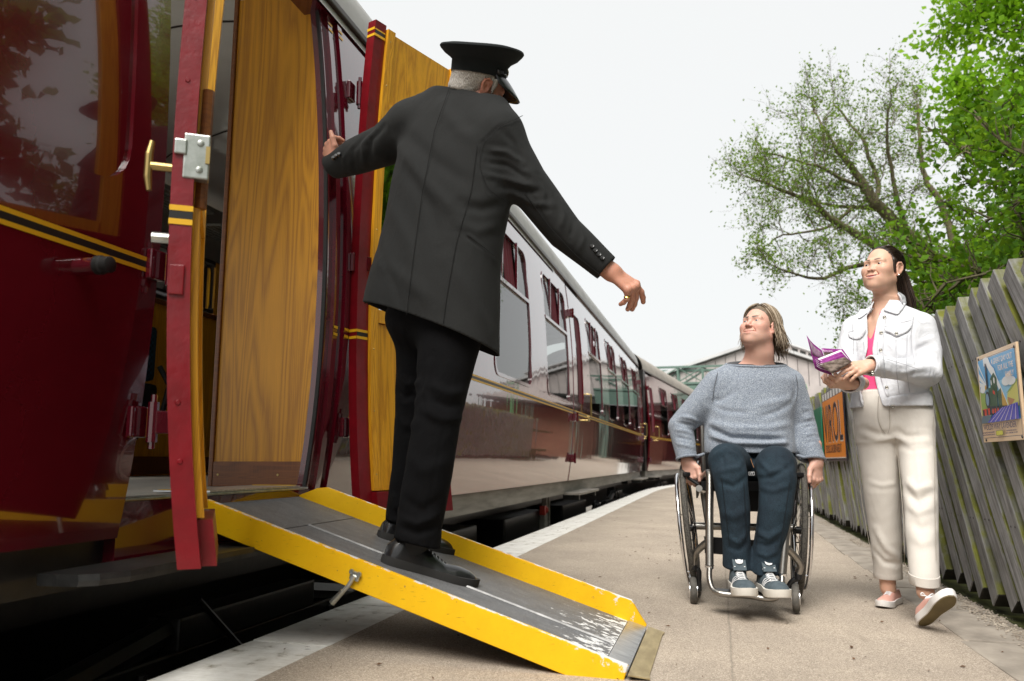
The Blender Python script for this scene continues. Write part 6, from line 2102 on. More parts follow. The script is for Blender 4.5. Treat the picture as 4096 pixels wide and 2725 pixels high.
# collar fall, buttons on both cuffs
mb = MB()
cc = np.array((-0.172, 3.080, 2.111)) - .030 * np.array((.46, .06, .88)); cn = Vector((.46, .06, .88)).normalized(); cx_ = Vector((.79, -.61, 0)); cx_ = (cx_ - cn * cx_.dot(cn)).normalized(); cy_ = cn.cross(cx_)
def nring(rx, ry, h, k=28): return [Vector(cc) + cx_ * (rx * math.cos(2 * PI * i / k)) + cy_ * (ry * math.sin(2 * PI * i / k)) + cn * h for i in range(k)]
mb.rings([nring(.118, .112, -.030), nring(.104, .098, .002), nring(.096, .090, .020), nring(.088, .082, .022), nring(.086, .080, -.01)], cap=False)
sub("collar", mb, M['jacket'], jk, gb)
mb = MB(); mb.rings([nring(.084, .078, -.02), nring(.080, .074, .030), nring(.077, .071, .030), nring(.078, .072, -.02)], cap=False)
sub("shirt_collar", mb, M['shirt'], guard, gb)
for (x, y) in ((1361, 563), (1369, 574), (1377, 583), (1386, 592)):
    pass
BTN = [(0.303, 2.935, 1.470), (0.316, 2.940, 1.454), (0.330, 2.945, 1.440), (0.343, 2.950, 1.428)]
for q in [tuple(p) for b_ in BTN for p in snap(V, [b_, b_])[:1]]:
    mb = MB(); mb.lathe(q, (.15, -.95, .2), [(.0085, -.006), (.0090, .002), (.0080, .004), (.0055, .003), (.0045, .0045)], 12); sub("button", mb, M['button_black'], jk, gb)
for q in [snap(V, [b_, b_])[0] for b_ in ((-0.789, 3.460, 2.047), (-0.805, 3.470, 2.043), (-0.819, 3.480, 2.038))]:
    mb = MB(); mb.lathe(q, (-.1, -.95, .3), [(.0085, -.01), (.0090, .002), (.0070, .004)], 12); sub("button", mb, M['button_black'], jk, gb)

M['seam'] = mat("dark_seam_thread", (0.004, 0.004, 0.004), 0.9)
def seam_line(path, V, m, parent, base, r=.0012, name="seam"):
    q = [Vector(p) for p in snap(V, path)]
    for _ in range(4): q = [q[0]] + [(q[i - 1] + q[i] * 2 + q[i + 1]) / 4 for i in range(1, len(q) - 1)] + [q[-1]]
    e = Vector(EYE0)
    mb = MB(); mb.tube([p + (e - p).normalized() * .0008 for p in q], r, 4); return sub(name, mb, m, parent, base)
for path in ([(-0.242, 2.930, 2.116), (-0.300, 2.920, 1.926), (-0.341, 2.910, 1.677), (-0.374, 2.920, 1.408), (-0.396, 2.940, 1.204)], [(-0.136, 2.950, 1.876), (-0.156, 2.930, 1.684), (-0.211, 2.920, 1.476), (-0.246, 2.920, 1.258), (-0.257, 2.930, 1.169)],
             [(0.042, 2.960, 2.004), (-0.048, 2.920, 1.943), (-0.107, 2.900, 1.878), (-0.127, 2.900, 1.786), (-0.094, 2.920, 1.689), (-0.018, 2.960, 1.649)], [(-0.169, 2.930, 1.511), (-0.113, 2.930, 1.468), (-0.047, 2.960, 1.422)],
             [(0.044, 2.920, 1.681), (0.138, 2.920, 1.544), (0.242, 2.940, 1.434), (0.337, 2.950, 1.358)]):
    seam_line(path, V, M['seam'], jk, gb)

# ---- trousers
def g_trouser(P):
    r_ = chain(P, [(-.232, 3.0, 1.16), (-.252, 2.965, 1.0), (-.270, 2.93, .845), (-.302, 2.915, .62), (-.335, 2.93, .43), (-.345, 2.935, .30)], [.126, .106, .088, .087, .083, .087])
    l_ = chain(P, [(-.345, 3.15, 1.18), (-.368, 3.18, 1.0), (-.386, 3.21, .83), (-.404, 3.26, .62), (-.432, 3.31, .46), (-.440, 3.32, .34)], [.124, .098, .084, .083, .080, .082])
    d = smin(r_, l_, .03)
    return smin(d, ellip(P, (-.30, 3.09, 1.22), (.20, .16, .13)), .06)
V, F = mesh_sdf(g_trouser, (-.62, 2.7, .30), (-.02, 3.5, 1.36), .0085, 2)
fold = []
for p, w, a in (
    ([(-0.305, 2.880, 0.944), (-0.231, 2.850, 0.902), (-0.164, 2.900, 0.914)], .018, .010), ([(-0.311, 2.870, 0.888), (-0.230, 2.840, 0.855), (-0.163, 2.880, 0.865)], .018, -.010), ([(-0.333, 2.860, 0.848), (-0.253, 2.840, 0.809), (-0.169, 2.870, 0.810)], .016, .008),
    ([(-0.301, 2.900, 1.026), (-0.320, 2.880, 0.913), (-0.277, 2.850, 0.817)], .015, .008), ([(-0.384, 2.860, 0.679), (-0.310, 2.830, 0.633), (-0.206, 2.860, 0.663)], .025, .006),
    ([(-0.402, 2.860, 0.467), (-0.331, 2.840, 0.446), (-0.251, 2.870, 0.474)], .014, .010), ([(-0.406, 2.860, 0.430), (-0.330, 2.840, 0.412), (-0.255, 2.870, 0.429)], .012, -.009), ([(-0.388, 2.860, 0.527), (-0.316, 2.830, 0.491), (-0.244, 2.870, 0.527)], .018, -.007),
    ([(-0.224, 2.860, 0.911), (-0.243, 2.830, 0.754), (-0.279, 2.830, 0.573), (-0.315, 2.840, 0.409)], .005, -.003),
    ([(-0.448, 3.100, 1.000), (-0.413, 3.100, 0.957), (-0.365, 3.050, 0.961)], .016, .014), ([(-0.455, 3.100, 0.932), (-0.421, 3.100, 0.906), (-0.381, 3.050, 0.911)], .014, -.012), ([(-0.447, 3.120, 0.832), (-0.413, 3.120, 0.798), (-0.377, 3.100, 0.814)], .02, .008),
    ([(-0.469, 3.200, 0.511), (-0.451, 3.200, 0.469), (-0.425, 3.200, 0.478)], .02, .010)):
    fold.append((p, w, a * 1.5))
V = strokes(V, F, fold); V = V + normals(V, F) * (vnoise(V, 18, 9)[:, None] * .0016)
def cut_tr(V):
    n = np.zeros_like(V); n[:, 2] = -1
    h = np.where(V[:, 1] < 3.13, .372 - .25 * (V[:, 0] + .34), .415 - .2 * (V[:, 0] + .44))
    return h - V[:, 2], n
V, F, _ = clip_mesh(V, F, cut_tr)
figure_obj("trousers", V, F, M['trousers'], guard, gb, thick=.004)
for P_ in ([(-.33, 2.93, .46), (-.352, 2.945, .365), (-.37, 2.955, .33)], [(-.425, 3.30, .50), (-.440, 3.325, .41), (-.455, 3.335, .38)]):
    mb = MB(); mb.tube(P_, [.058, .052, .050], 16); sub("sock", mb, M['sole_black'], guard, gb)
# ---- shoes on the sloping deck
sl_up = (.31, .08, .95)
shoe(guard, gb, (-.470, 2.915, .303), (.33, .075, -.105), sl_up, .365, None, M['shoe_black'], M['sole_black'], lift=.034, k=1.0, laces=M['sole_black'], hopen=.118, toe_h=.056)
shoe(guard, gb, (-.545, 3.285, .354), (.30, .14, -.094), sl_up, .355, None, M['shoe_black'], M['sole_black'], lift=.034, k=1.0, laces=M['sole_black'], hopen=.118, toe_h=.056)

# ---- hair below the cap
def short_hair():
    m, nt, b = base_mat("short_grey_hair", (0.30, 0.28, 0.25), 0.75)
    f = noise(nt, coords(nt, (1, 1, .3)), 330, 3, 0.6)
    nt.links.new(ramp(nt, f, [(0.3, (0.20, 0.175, 0.15)), (0.55, (0.48, 0.45, 0.41)), (0.75, (0.74, 0.72, 0.69))]), b.inputs["Base Color"])
    bump(nt, b, f, 0.8, 0.003)
    return m
M['hair_guard'] = short_hair()
def g_hair(P):
    q = (((P - A(gc)) @ A(gR)) / gs).astype(F32)
    d = ellip(q, (0, -.023, .030), (.0795, .0995, .088))
    d = smin(d, ellip(q, (0, -.058, -.030), (.060, .058, .050)), .02)
    ax = np.abs(q[:, 0])
    front = q[:, 1] - (.052 - .35 * np.clip(.02 - q[:, 2], 0, .1))
    d = smax(d, front, .006)
    d = smax(d, -(q[:, 2] + .050 + .35 * np.clip(q[:, 1] + .05, -.01, .2)) + 0.0 - .05 * np.clip(-q[:, 1] - .03, 0, .1), .006)
    d = smax(d, -ellip(np.stack([ax, q[:, 1], q[:, 2]], 1), (.085, -.008, -.012), (.022, .026, .038)), .006)
    side = chain(np.stack([ax, q[:, 1], q[:, 2]], 1), [(.076, .020, .03), (.075, .021, -.012)], [.012, .004])
    return np.minimum(d, side) * gs
V, F = mesh_sdf(g_hair, gc - .16, gc + .16, .0035, 2)
V = V + normals(V, F) * (vnoise(V, 160, 4)[:, None] * .0012)
figure_obj("hair", V, F, M['hair_guard'], guard, gb)
# ---- peaked cap
M['cap_cloth'] = cloth("black_cap_cloth", (0.011, 0.013, 0.014), (0.017, 0.020, 0.021), weave=500, sheen=.05)
M['patent'] = mat("patent_peak", (0.010, 0.010, 0.012), 0.32, coat=0.3)
CT = np.array([[1, 0, 0], [0, math.cos(.24), -math.sin(.24)], [0, math.sin(.24), math.cos(.24)]])
cR = gR @ CT
def hp(x, y, z): return Vector(tuple(gc + cR @ (np.array((x, y, z)) * gs)))
mb = MB()
K = 48
def cring(rx, ry, z, y0=-.012, lift_front=0.0, wob=0.0):
    out = []
    for i in range(K):
        a = 2 * PI * i / K
        out.append(hp(rx * math.cos(a), y0 + ry * math.sin(a), z + lift_front * math.sin(a) + wob * math.sin(3 * a + .6)))
    return out
mb.rings([cring(.082, .100, .045), cring(.087, .105, .042), cring(.088, .106, .060), cring(.089, .107, .084), cring(.100, .116, .094, lift_front=.003), cring(.128, .137, .108, lift_front=.005, wob=.001), cring(.146, .152, .124, lift_front=.008, wob=.0015), cring(.150, .156, .131, lift_front=.010, wob=.002), cring(.147, .153, .137, lift_front=.010, wob=.002), cring(.120, .126, .143, lift_front=.008, wob=.002), cring(.07, .075, .147, lift_front=.004), cring(.01, .01, .148)], cap=True)
cp_ = sub("cap", mb, M['cap_cloth'], guard, gb, True, 50)
mb = MB()
G = []
for i in range(25):
    a = math.radians(90 - 72 + 144 * i / 24)
    w = math.cos((i / 24 - .5) * PI) ** .6
    row = []
    for j in range(7):
        t = j / 6
        rr_ = .086 + t * .060 * w; ry_ = .104 + t * .070 * w
        row.append(hp(rr_ * math.cos(a), -.012 + ry_ * math.sin(a), .050 - t * .062 * w - .016 * t * t))
    G.append(row)
mb.grid(G)
vz = sub("peak", mb, M['patent'], cp_, gb); solidify(vz, .004)
mb = MB(); mb.tube([hp(.0885 * math.cos(a), -.012 + .1065 * math.sin(a), .056) for a in np.linspace(math.radians(20), math.radians(160), 24)], .004, 6)
sub("chin_strap", mb, M['patent'], cp_, gb)
for sg in (1, -1):
    mb = MB(); q = hp(sg * .082, .030, .060); mb.lathe(q, tuple(cR @ np.array((sg * .9, .35, 0))), [(.011, -.002), (.011, .005), (.007, .009)], 10)
    mb.box(hp(sg * .076, .046, .057), (.018, .018, .012))
    sub("strap_button", mb, M['button_black'], cp_, gb)
mb = MB(); mb.lathe(hp(0, .097, .072), tuple(cR @ np.array((0, 1, .05))), [(.018, 0), (.016, .004), (.006, .006)], 12); sub("badge", mb, M['brass'], cp_, gb)
# ================================================================ WHEELCHAIR AND ITS RIDER
M['chair_frame'] = mat("brushed_titanium_tube", (0.36, 0.345, 0.32), 0.30, 0.95, color2=(0.30, 0.285, 0.26), nscale=20)
M['chrome'] = mat("polished_hand_rim", (0.78, 0.78, 0.80), 0.10, 1.0)
def tyre_mat():
    m, nt, b = base_mat("grey_black_tyre", (0.045, 0.042, 0.036), 0.8)
    w = nt.nodes.new("ShaderNodeTexVoronoi"); w.inputs["Scale"].default_value = 150
    nt.links.new(coords(nt), w.inputs["Vector"])
    nt.links.new(ramp(nt, w.outputs["Distance"], [(.2, (0.022, 0.020, 0.018)), (.6, (0.085, 0.078, 0.066))]), b.inputs["Base Color"])
    bump(nt, b, w.outputs["Distance"], 0.6, 0.002)
    return m
M['tyre'] = tyre_mat()
M['caster_tyre'] = mat("dusty_caster_rubber", (0.05, 0.048, 0.042), 0.75, color2=(0.14, 0.13, 0.115), nscale=22)
M['black_alloy'] = mat("black_anodised_alloy", (0.015, 0.015, 0.016), 0.3, 0.3)
M['black_fabric'] = cloth("black_seat_fabric", (0.010, 0.010, 0.011), (0.018, 0.018, 0.019), sheen=.1)
ch_h = Vector((-.259, -.966, 0)); ch_s = Vector((.966, -.259, 0)); ch_c = Vector((1.150, 4.046, 0.004))
cb = (1.10, 3.95, 0.0)
chair = thing("wheelchair", "lightweight titanium wheelchair with the seated man in grey sweater", "wheelchair", fig_to_world(cb), YAW)
def C(f, s, z): return ch_c + ch_h * f + ch_s * s + Vector((0, 0, z))
def chpart(name, mb, m, parent=chair, smooth=True):
    mb.v = [tuple(Vector(v) - Vector(cb)) for v in mb.v]
    return link(name, mb.mesh(name), m, parent, smooth, False, 40 if smooth else None)
for sg in (-1, 1):
    cam_ = math.radians(4.8)
    out = (ch_s * sg * math.cos(cam_) + Vector((0, 0, -math.sin(cam_)))).normalized()   # axle direction, pointing outward
    upv = (Vector((0, 0, 1)) - out * out.z).normalized()
    fw = ch_h
    ctr = C(0, sg * (.285 - .325 * math.sin(cam_)), .325)
    def circ(r, off, n=40): return [ctr + out * off + (fw * math.cos(2 * PI * k / n) + upv * math.sin(2 * PI * k / n)) * r for k in range(n)]
    mb = MB(); mb.rings([[ctr + fw * (r * math.cos(2 * PI * k / 48)) + upv * (r * math.sin(2 * PI * k / 48)) + out * o for r, o in ((.298, -.012), (.312, -.015), (.322, -.009), (.325, 0), (.322, .009), (.312, .015), (.298, .012))] for k in range(48)], cap=False, loop=True)
    wh = chpart("wheel", mb, M['tyre'])
    mb = MB(); mb.rings([[ctr + fw * (r * math.cos(2 * PI * k / 48)) + upv * (r * math.sin(2 * PI * k / 48)) + out * o for r, o in ((.300, -.012), (.300, .012), (.284, .010), (.280, 0), (.284, -.010))] for k in range(48)], cap=False, loop=True); chpart("rim", mb, M['black_alloy'], wh)
    mb = MB(); mb.tube(circ(.268, .034, 48), .0095, 10, loop=True, cap=False); hr = chpart("hand_rim", mb, M['chrome'], wh)
    mb = MB()
    for k in range(6):
        a = 2 * PI * k / 6 + .3; e = fw * math.cos(a) + upv * math.sin(a)
        mb.tube([ctr + e * .268 + out * .034, ctr + e * .284 + out * .010], .004, 6)
    tag(chpart("rim_tab", mb, M['chrome'], wh), kind="stuff")
    mb = MB()
    for k in range(24):
        a = 2 * PI * k / 24; e = fw * math.cos(a) + upv * math.sin(a); a2 = a + (.35 if k % 2 else -.35); e2 = fw * math.cos(a2) + upv * math.sin(a2)
        mb.tube([ctr + e2 * .024 + out * (.022 if k % 4 < 2 else -.024), ctr + e * .285], .0016, 4)
    tag(chpart("spoke", mb, M['chrome'], wh), kind="stuff")
    mb = MB(); mb.lathe(ctr - out * .05, tuple(out), [(.010, 0), (.010, .02), (.026, .022), (.028, .03), (.018, .036), (.018, .066), (.027, .07), (.027, .078), (.012, .084)], 20); chpart("hub", mb, M['black_alloy'], wh)
    # brake lever above the tyre
    mb = MB(); b0 = C(.17, sg * .205, .545); mb.tube([b0, b0 + ch_s * sg * .045 + Vector((0, 0, .03)), b0 + ch_s * sg * .06 + ch_h * .03 + Vector((0, 0, .055))], .009, 8); mb.box(b0 + ch_s * sg * .055 + ch_h * .02 + Vector((0, 0, .05)), (.035, .03, .02), bev=.006); chpart("brake_lever", mb, M['black_alloy'])
    # side guard
    mb = MB(); mb.rings([[C(f, sg * .215 + o, z) for f, z in ((-.20, .50), (.16, .48), (.17, .56), (.05, .64), (-.20, .66))] for o in (-.004, .004)]); chpart("side_guard", mb, M['black_alloy'], chair, False)
# axle tube, seat frame, seat, back
mb = MB(); mb.tube([C(0, -.245, .335), C(0, .245, .335)], .018, 12); chpart("axle_tube", mb, M['chair_frame'])
for sg in (-1, 1):
    mb = MB(); mb.tube([C(-.20, sg * .19, .50), C(.10, sg * .195, .515), C(.27, sg * .20, .53)], .016, 10); chpart("seat_rail", mb, M['chair_frame'])
    mb = MB(); mb.tube([C(0, sg * .17, .335), C(-.02, sg * .19, .50)], .016, 8); chpart("axle_strut", mb, M['chair_frame'])
    mb = MB(); mb.tube([C(-.20, sg * .19, .49), C(-.25, sg * .19, .86)], .013, 8); chpart("back_post", mb, M['chair_frame'])
mb = MB(); mb.rings([[C(f, s, z) for f, z in ((-.21, .50), (.24, .52), (.25, .565), (-.21, .545))] for s in (-.19, .19)]); chpart("seat_cushion", mb, M['black_fabric'], chair, False)
mb = MB(); mb.rings([[C(f, s, z) for f, z in ((-.20, .52), (-.24, .84), (-.265, .84), (-.225, .52))] for s in (-.185, .185)]); chpart("backrest", mb, M['black_fabric'], chair, False)
mb = MB(); mb.rings([[C(f, s, z) for f, z in ((.15, .42), (.20, .53), (.215, .53), (.165, .42))] for s in (-.075, .075)]); fp = chpart("front_panel", mb, M['black_fabric'], chair, False)
# stitched patch reading IT
pc = Vector((1.110, 3.740, 0.605)); pn = Vector((-.30, -.95, .1)).normalized(); pxv = Vector((.95, -.30, 0)).normalized(); pyv = pn.cross(pxv)
mb = MB(); mb.box((0, 0, 0), (.045, .024, .004)); mb.v = [tuple(pc - pn * .004 + pxv * v[0] + pyv * v[1] + pn * v[2]) for v in mb.v]; pa = chpart("patch", mb, M['black_fabric'], fp, False)
mb = MB()
for a, b, c_, d_ in ((-.013, -.008, .013, -.0065), (-.013, .0065, .013, .008), (-.013, -.008, -.0115, .008), (.0115, -.008, .013, .008), (-.007, -.0045, -.0045, .0045), (-.002, .0025, .008, .0045), (.0018, -.0045, .0042, .003)):
    P = [(a, b), (c_, b), (c_, d_), (a, d_)]
    mb.add([tuple(pc + pxv * x + pyv * y + pn * .0005) for x, y in P], [(0, 1, 2, 3)])
tag(chpart("patch_lettering", mb, M['shirt'], fp, False), kind="stuff")
# front frame: fat down-tubes and the slim footrest loop
def smooth_path(P, n=6):
    P = [Vector(p) for p in P]; Q = []
    for i in range(len(P) - 1):
        a = P[max(i - 1, 0)]; b, c_ = P[i], P[i + 1]; e = P[min(i + 2, len(P) - 1)]
        for k in range(n):
            t = k / n; Q.append(.5 * ((2 * b) + (c_ - a) * t + (2 * a - 5 * b + 4 * c_ - e) * t * t + (3 * b - a - 3 * c_ + e) * t ** 3))
    return Q + [P[-1]]
for sg, T0, T1, T2 in ((-1, (0.931, 3.800, 0.588), (0.906, 3.730, 0.428), (0.882, 3.665, 0.198)), (1, (1.262, 3.660, 0.561), (1.218, 3.600, 0.417), (1.168, 3.555, 0.179))):
    mb = MB(); mb.tube(smooth_path([Vector(T0) + Vector((0, .22, -.03)), Vector(T0) + Vector((0, .06, .012)), T0, T1, T2]), .0185, 12); chpart("front_tube", mb, M['chair_frame'])
    mb = MB(); e_ = Vector(T2); mb.lathe(e_, (0, .25, -1), [(.0195, -.006), (.0195, .008), (.012, .010)], 12); chpart("clamp_collar", mb, M['chrome'])
mb = MB(); mb.tube(smooth_path([(0.882, 3.665, 0.198), (0.869, 3.620, 0.145), (0.876, 3.585, 0.108), (0.911, 3.555, 0.096), (1.015, 3.530, 0.091), (1.091, 3.505, 0.083), (1.127, 3.500, 0.096), (1.152, 3.520, 0.132), (1.168, 3.555, 0.179)]), .0125, 10); chpart("footrest_tube", mb, M['chair_frame'])
mb = MB(); mb.rings([[Vector(p) + Vector((0, dy, dz)) for p in ((0.896, 3.570, 0.095), (1.122, 3.515, 0.090))] + [Vector(p) + Vector((0, dy + .10, dz + .012)) for p in ((1.122, 3.515, 0.090), (0.896, 3.570, 0.095))] for dy, dz in ((.0, -.012), (.0, -.004))]); chpart("foot_plate", mb, M['black_alloy'], chair, False)
mb = MB(); mb.rings([[Vector(p) + Vector((0, .10, dz)) for p in ((0.888, 3.670, 0.288), (1.181, 3.580, 0.274))] + [Vector(p) + Vector((0, .104, dz)) for p in ((1.181, 3.580, 0.274), (0.888, 3.670, 0.288))] for dz in (-.045, .03)]); cs = chpart("calf_strap", mb, M['black_fabric'], chair, False)
# casters
for K1, K2, K3, ctr_, out in (((0.892, 3.700, 0.305), (0.858, 3.820, 0.240), (0.853, 3.850, 0.181), (0.849, 3.860, 0.061), -1), ((1.204, 3.580, 0.285), (1.272, 3.630, 0.216), (1.268, 3.645, 0.165), (1.255, 3.650, 0.053), 1)):
    mb = MB(); mb.tube(smooth_path([K1, K2, K3]), .017, 10); chpart("caster_arm", mb, M['chair_frame'])
    mb = MB(); k3 = Vector(K3); cc_ = Vector(ctr_); cc_.z = .062 + .002
    mb.lathe(k3, (0, 0, -1), [(.016, -.012), (.018, .0), (.015, .022)], 12)
    sx = -out
    mb.tube(smooth_path([k3 + Vector((0, 0, -.02)), k3 + ch_s * sx * .022 + Vector((0, 0, -.026)), cc_ + ch_s * sx * .028 + Vector((0, 0, .045)), cc_ + ch_s * sx * .028]), .0075, 8, flat=(1, 1.5))
    fk = chpart("caster_fork", mb, M['black_alloy'])
    mb = MB(); ca = (ch_s + ch_h * .10 * out).normalized(); mb.lathe(cc_ - ca * .017, tuple(ca), [(.012, 0), (.040, .002), (.055, .002), (.0605, .007), (.062, .013), (.062, .021), (.0605, .027), (.055, .032), (.040, .032), (.012, .034)], 28); chpart("caster_wheel", mb, M['caster_tyre'])
    mb = MB(); mb.lathe(cc_ - ca * .020, tuple(ca), [(.008, 0), (.036, .002), (.036, .038), (.008, .040)], 16); chpart("caster_hub", mb, M['chrome'], fk)

# ---------------------------------------------------------------- the rider
M['skin_man'] = skin_mat("tanned_fair_skin", (0.64, 0.395, 0.305), (0.60, 0.27, 0.21), (0.54, 0.22, 0.175), (0.07, 0.045, 0.03), (0.36, 0.25, 0.19), .22)
mb_ = cb
mf = (-.69, -.66, .34)
mR = frame(mf, (0.06, .02, 1)); ms = .985
mc = np.array((1.228, 3.905, 1.318))
mh, mha, mpt = head_fn(mc, mR, ms, dict(w=1.0, jaw=1.08, smile=.75, fat=.4, fold=1.0, eye=1.2, nose=1.0, neck=1.06, nl=.12))
def m_head(P):
    d = mh(P)
    d = smin(d, cap(P, mc + mR @ np.array((0, -.035, -.10)), (1.222, 3.965, 1.12), .056, .064), .04)
    return smin(d, ellip(P, (1.218, 3.965, 1.095), (.15, .085, .055)), .05)
V1, F1 = mesh_sdf(m_head, mc - np.array((.20, .15, .30)), mc + np.array((.18, .20, .15)), .0024, 2)
isl = [(V1, F1, mha(V1))]
mwL, mwR = (.868, 3.985, .668), (1.462, 3.86, .660)
fnL, lo, hi, _ = hand_fn(mwL, (.06, -.20, -.97), (-.62, -.76, .10), -1, .98, curl=((.55, .95, .6), (.65, 1.0, .6), (.7, 1.0, .6), (.75, 1.0, .6)), spread=(.05, .02, -.02, -.06), thumb=((.65, .62, .15), (.93, .12, .10), (.97, -.12, 0)), forearm=(.862, 4.0, .74))
V2, F2 = mesh_sdf(fnL, lo, hi, .0034, 2); isl.append((V2, F2, {}))
fnR, lo, hi, segMR = hand_fn(mwR, (-.10, -.16, -.97), (.55, -.80, .12), 1, .98, curl=((.55, .95, .6), (.65, 1.0, .6), (.7, 1.0, .6), (.75, 1.0, .6)), spread=(.05, .02, -.02, -.06), thumb=((.6, .70, .15), (.90, .30, .10), (.97, .0, 0)), forearm=(1.468, 3.89, .74))
V3, F3 = mesh_sdf(fnR, lo, hi, .0034, 2); isl.append((V3, F3, {}))
def m_inner(P):
    d = sections(P, [(.60, 1.17, 3.98, .14, .10), (.9, 1.18, 3.98, .16, .09), (1.06, 1.20, 3.97, .14, .07)], math.radians(-12))
    for c_ in ([(1.10, 3.98, .62), (.975, 3.66, .66), (.99, 3.62, .45), (1.0, 3.63, .16)], [(1.27, 3.95, .60), (1.185, 3.64, .645), (1.165, 3.62, .45), (1.11, 3.61, .16)]):
        d = smin(d, chain(P, c_, [.07, .05, .04, .035]), .03)
    d = smin(d, chain(P, [(1.05, 3.97, 1.05), (.845, 4.02, .835), (.865, 3.99, .672)], [.034, .028, .026]), .02)
    d = smin(d, chain(P, [(1.38, 3.95, 1.04), (1.435, 3.96, .84), (1.452, 3.87, .665)], [.034, .028, .026]), .02)
    return smin(d, cap(P, (1.215, 3.97, 1.0), (1.222, 3.965, 1.12), .06, .055), .03)
V4, F4 = mesh_sdf(m_inner, (.75, 3.45, .1), (1.6, 4.15, 1.2), .02, 1); isl.append((V4, F4, {}))
man = make_person(*join_parts(isl), M['skin_man'], mb_, "person with shoulder length grey brown hair in blue grey sweater seated in wheelchair")
gaze = (-.66, -.55, .50)
for sd in (1, -1):
    eye_obj(man, mb_, mpt(.031 * sd, .0690, -.0015), gaze, .0124 * ms, M['iris_grey'], M['eye_white'])
# hair: cap of hair plus hanging locks
def lock_mat(name, a, b_, c):
    m, nt, bs = base_mat(name, a, 0.42)
    at = nt.nodes.new("ShaderNodeAttribute"); at.attribute_name = "tone"
    f = noise(nt, coords(nt), 210, 2, 0.6)
    t = math_n(nt, 'ADD', at.outputs["Fac"], math_n(nt, 'MULTIPLY', math_n(nt, 'SUBTRACT', f, 0.5), 0.5))
    nt.links.new(ramp(nt, t, [(0.1, a), (0.5, b_), (0.9, c)]), bs.inputs["Base Color"])
    bs.inputs["Specular IOR Level"].default_value = 0.35
    return m
M['hair_man'] = lock_mat("greying_brown_hair", (0.060, 0.040, 0.026), (0.21, 0.155, 0.10), (0.46, 0.38, 0.29))
def m_hair(P):
    q = (((P - A(mc)) @ A(mR)) / ms).astype(F32)
    ax = np.stack([np.abs(q[:, 0]), q[:, 1], q[:, 2]], 1)
    d = ellip(ax, (0, -.028, .036), (.084, .101, .092))
    hl = q[:, 1] - (.070 - 5.5 * np.maximum(ax[:, 0] - .012, 0) ** 2 - .40 * np.maximum(.085 - q[:, 2], 0))
    d = smax(d, hl, .008)
    d = smax(d, -q[:, 2] - .045, .01)
    return d * ms
V, F = mesh_sdf(m_hair, mc - .17, mc + .17, .0045, 2)
V = V + normals(V, F) * (vnoise(V, 90, 2)[:, None] * .0014)
ho = figure_obj("hair", V, F, M['hair_man'], man, mb_, dict(tone=np.clip(.22 + .18 * vnoise(V, 60, 8), 0, 1)))
def lock_mesh(L, n=6):
    """L: (points, radius, tone)"""
    mb = MB(); tn = []
    for P, r_, t_ in L:
        k0 = len(mb.v); m_ = len(P)
        mb.tube(P, [r_ * (1 - (i / (m_ - 1)) ** 2.2 * .85) for i in range(m_)], n, flat=(1.5, .6))
        tn += [t_] * (len(mb.v) - k0)
    return mb, tn
def add_locks(name, L, m, parent, base):
    mb, tn = lock_mesh(L)
    mb.v = [tuple(Vector(v) - Vector(base)) for v in mb.v]
    me = bpy.data.meshes.new(name); me.from_pydata(mb.v, [], mb.f); me.update()
    a = me.attributes.new("tone", 'FLOAT', 'POINT'); a.data.foreach_set("value", np.array(tn, F32))
    o = link(name, me, m, parent, True, False)
    return o
def skull_path(pt, th0, th1, ph0, ph1, off, n=9, c0=(0, -.028, .036), rad=(.083, .102, .093), sd=1, part=0.0):
    """a strand laid over the skull, th = azimuth from the brow round to the back, ph = angle down from the crown"""
    P = []
    for k in range(n):
        t = k / (n - 1)
        th = math.radians(th0 + (th1 - th0) * t); ph = math.radians(ph0 + (ph1 - ph0) * t)
        x = (rad[0] + off) * math.sin(ph) * math.sin(th); y = (rad[1] + off) * math.sin(ph) * math.cos(th); z = (rad[2] + off) * math.cos(ph)
        P.append(np.array(pt(sd * (x + part * (1 - t)) + c0[0], y + c0[1], z + c0[2])))
    return P
rh = random.Random(12)
L = []
for i in range(520):
    sd = 1 if rh.random() < .56 else -1
    th0 = rh.uniform(8, 175)
    sweep = 62 * max(0, 1 - th0 / 130) + rh.uniform(-4, 8)
    th1 = min(176, max(th0 + sweep, 84 if sd > 0 else 70))
    off = .002 + .012 * rh.random() ** 1.5
    ph0 = rh.uniform(3, 30)
    P = skull_path(mpt, th0, th1, ph0, rh.uniform(88, 100), off, 9, sd=sd, part=.010 * sd)
    # then it falls, waving, and flicks at the ends
    p0 = P[-1]
    outd = P[-1] - np.array(mpt(0, -.028, .03)); outd[2] = 0; outd /= np.linalg.norm(outd) + 1e-9
    tan = np.cross(outd, (0, 0, 1))
    Ln = rh.uniform(.085, .150) * (1.0 if th1 > 100 else .9)
    amp, phs, fr = rh.uniform(.003, .011), rh.uniform(0, 6.28), rh.uniform(4.5, 7.5)
    flick = rh.gauss(.010, .012)
    for k in range(1, 9):
        t = k / 8
        P.append(p0 + np.array((0, 0, -Ln * t)) + outd * (.012 * math.sin(t * 2.6) + flick * t * t + amp * math.sin(fr * t + phs) * t) + tan * (amp * math.cos(fr * t + phs) * t))
    L.append(([tuple(q) for q in P], rh.uniform(.0022, .0044), min(1, max(0, rh.gauss(.50, .28)))))
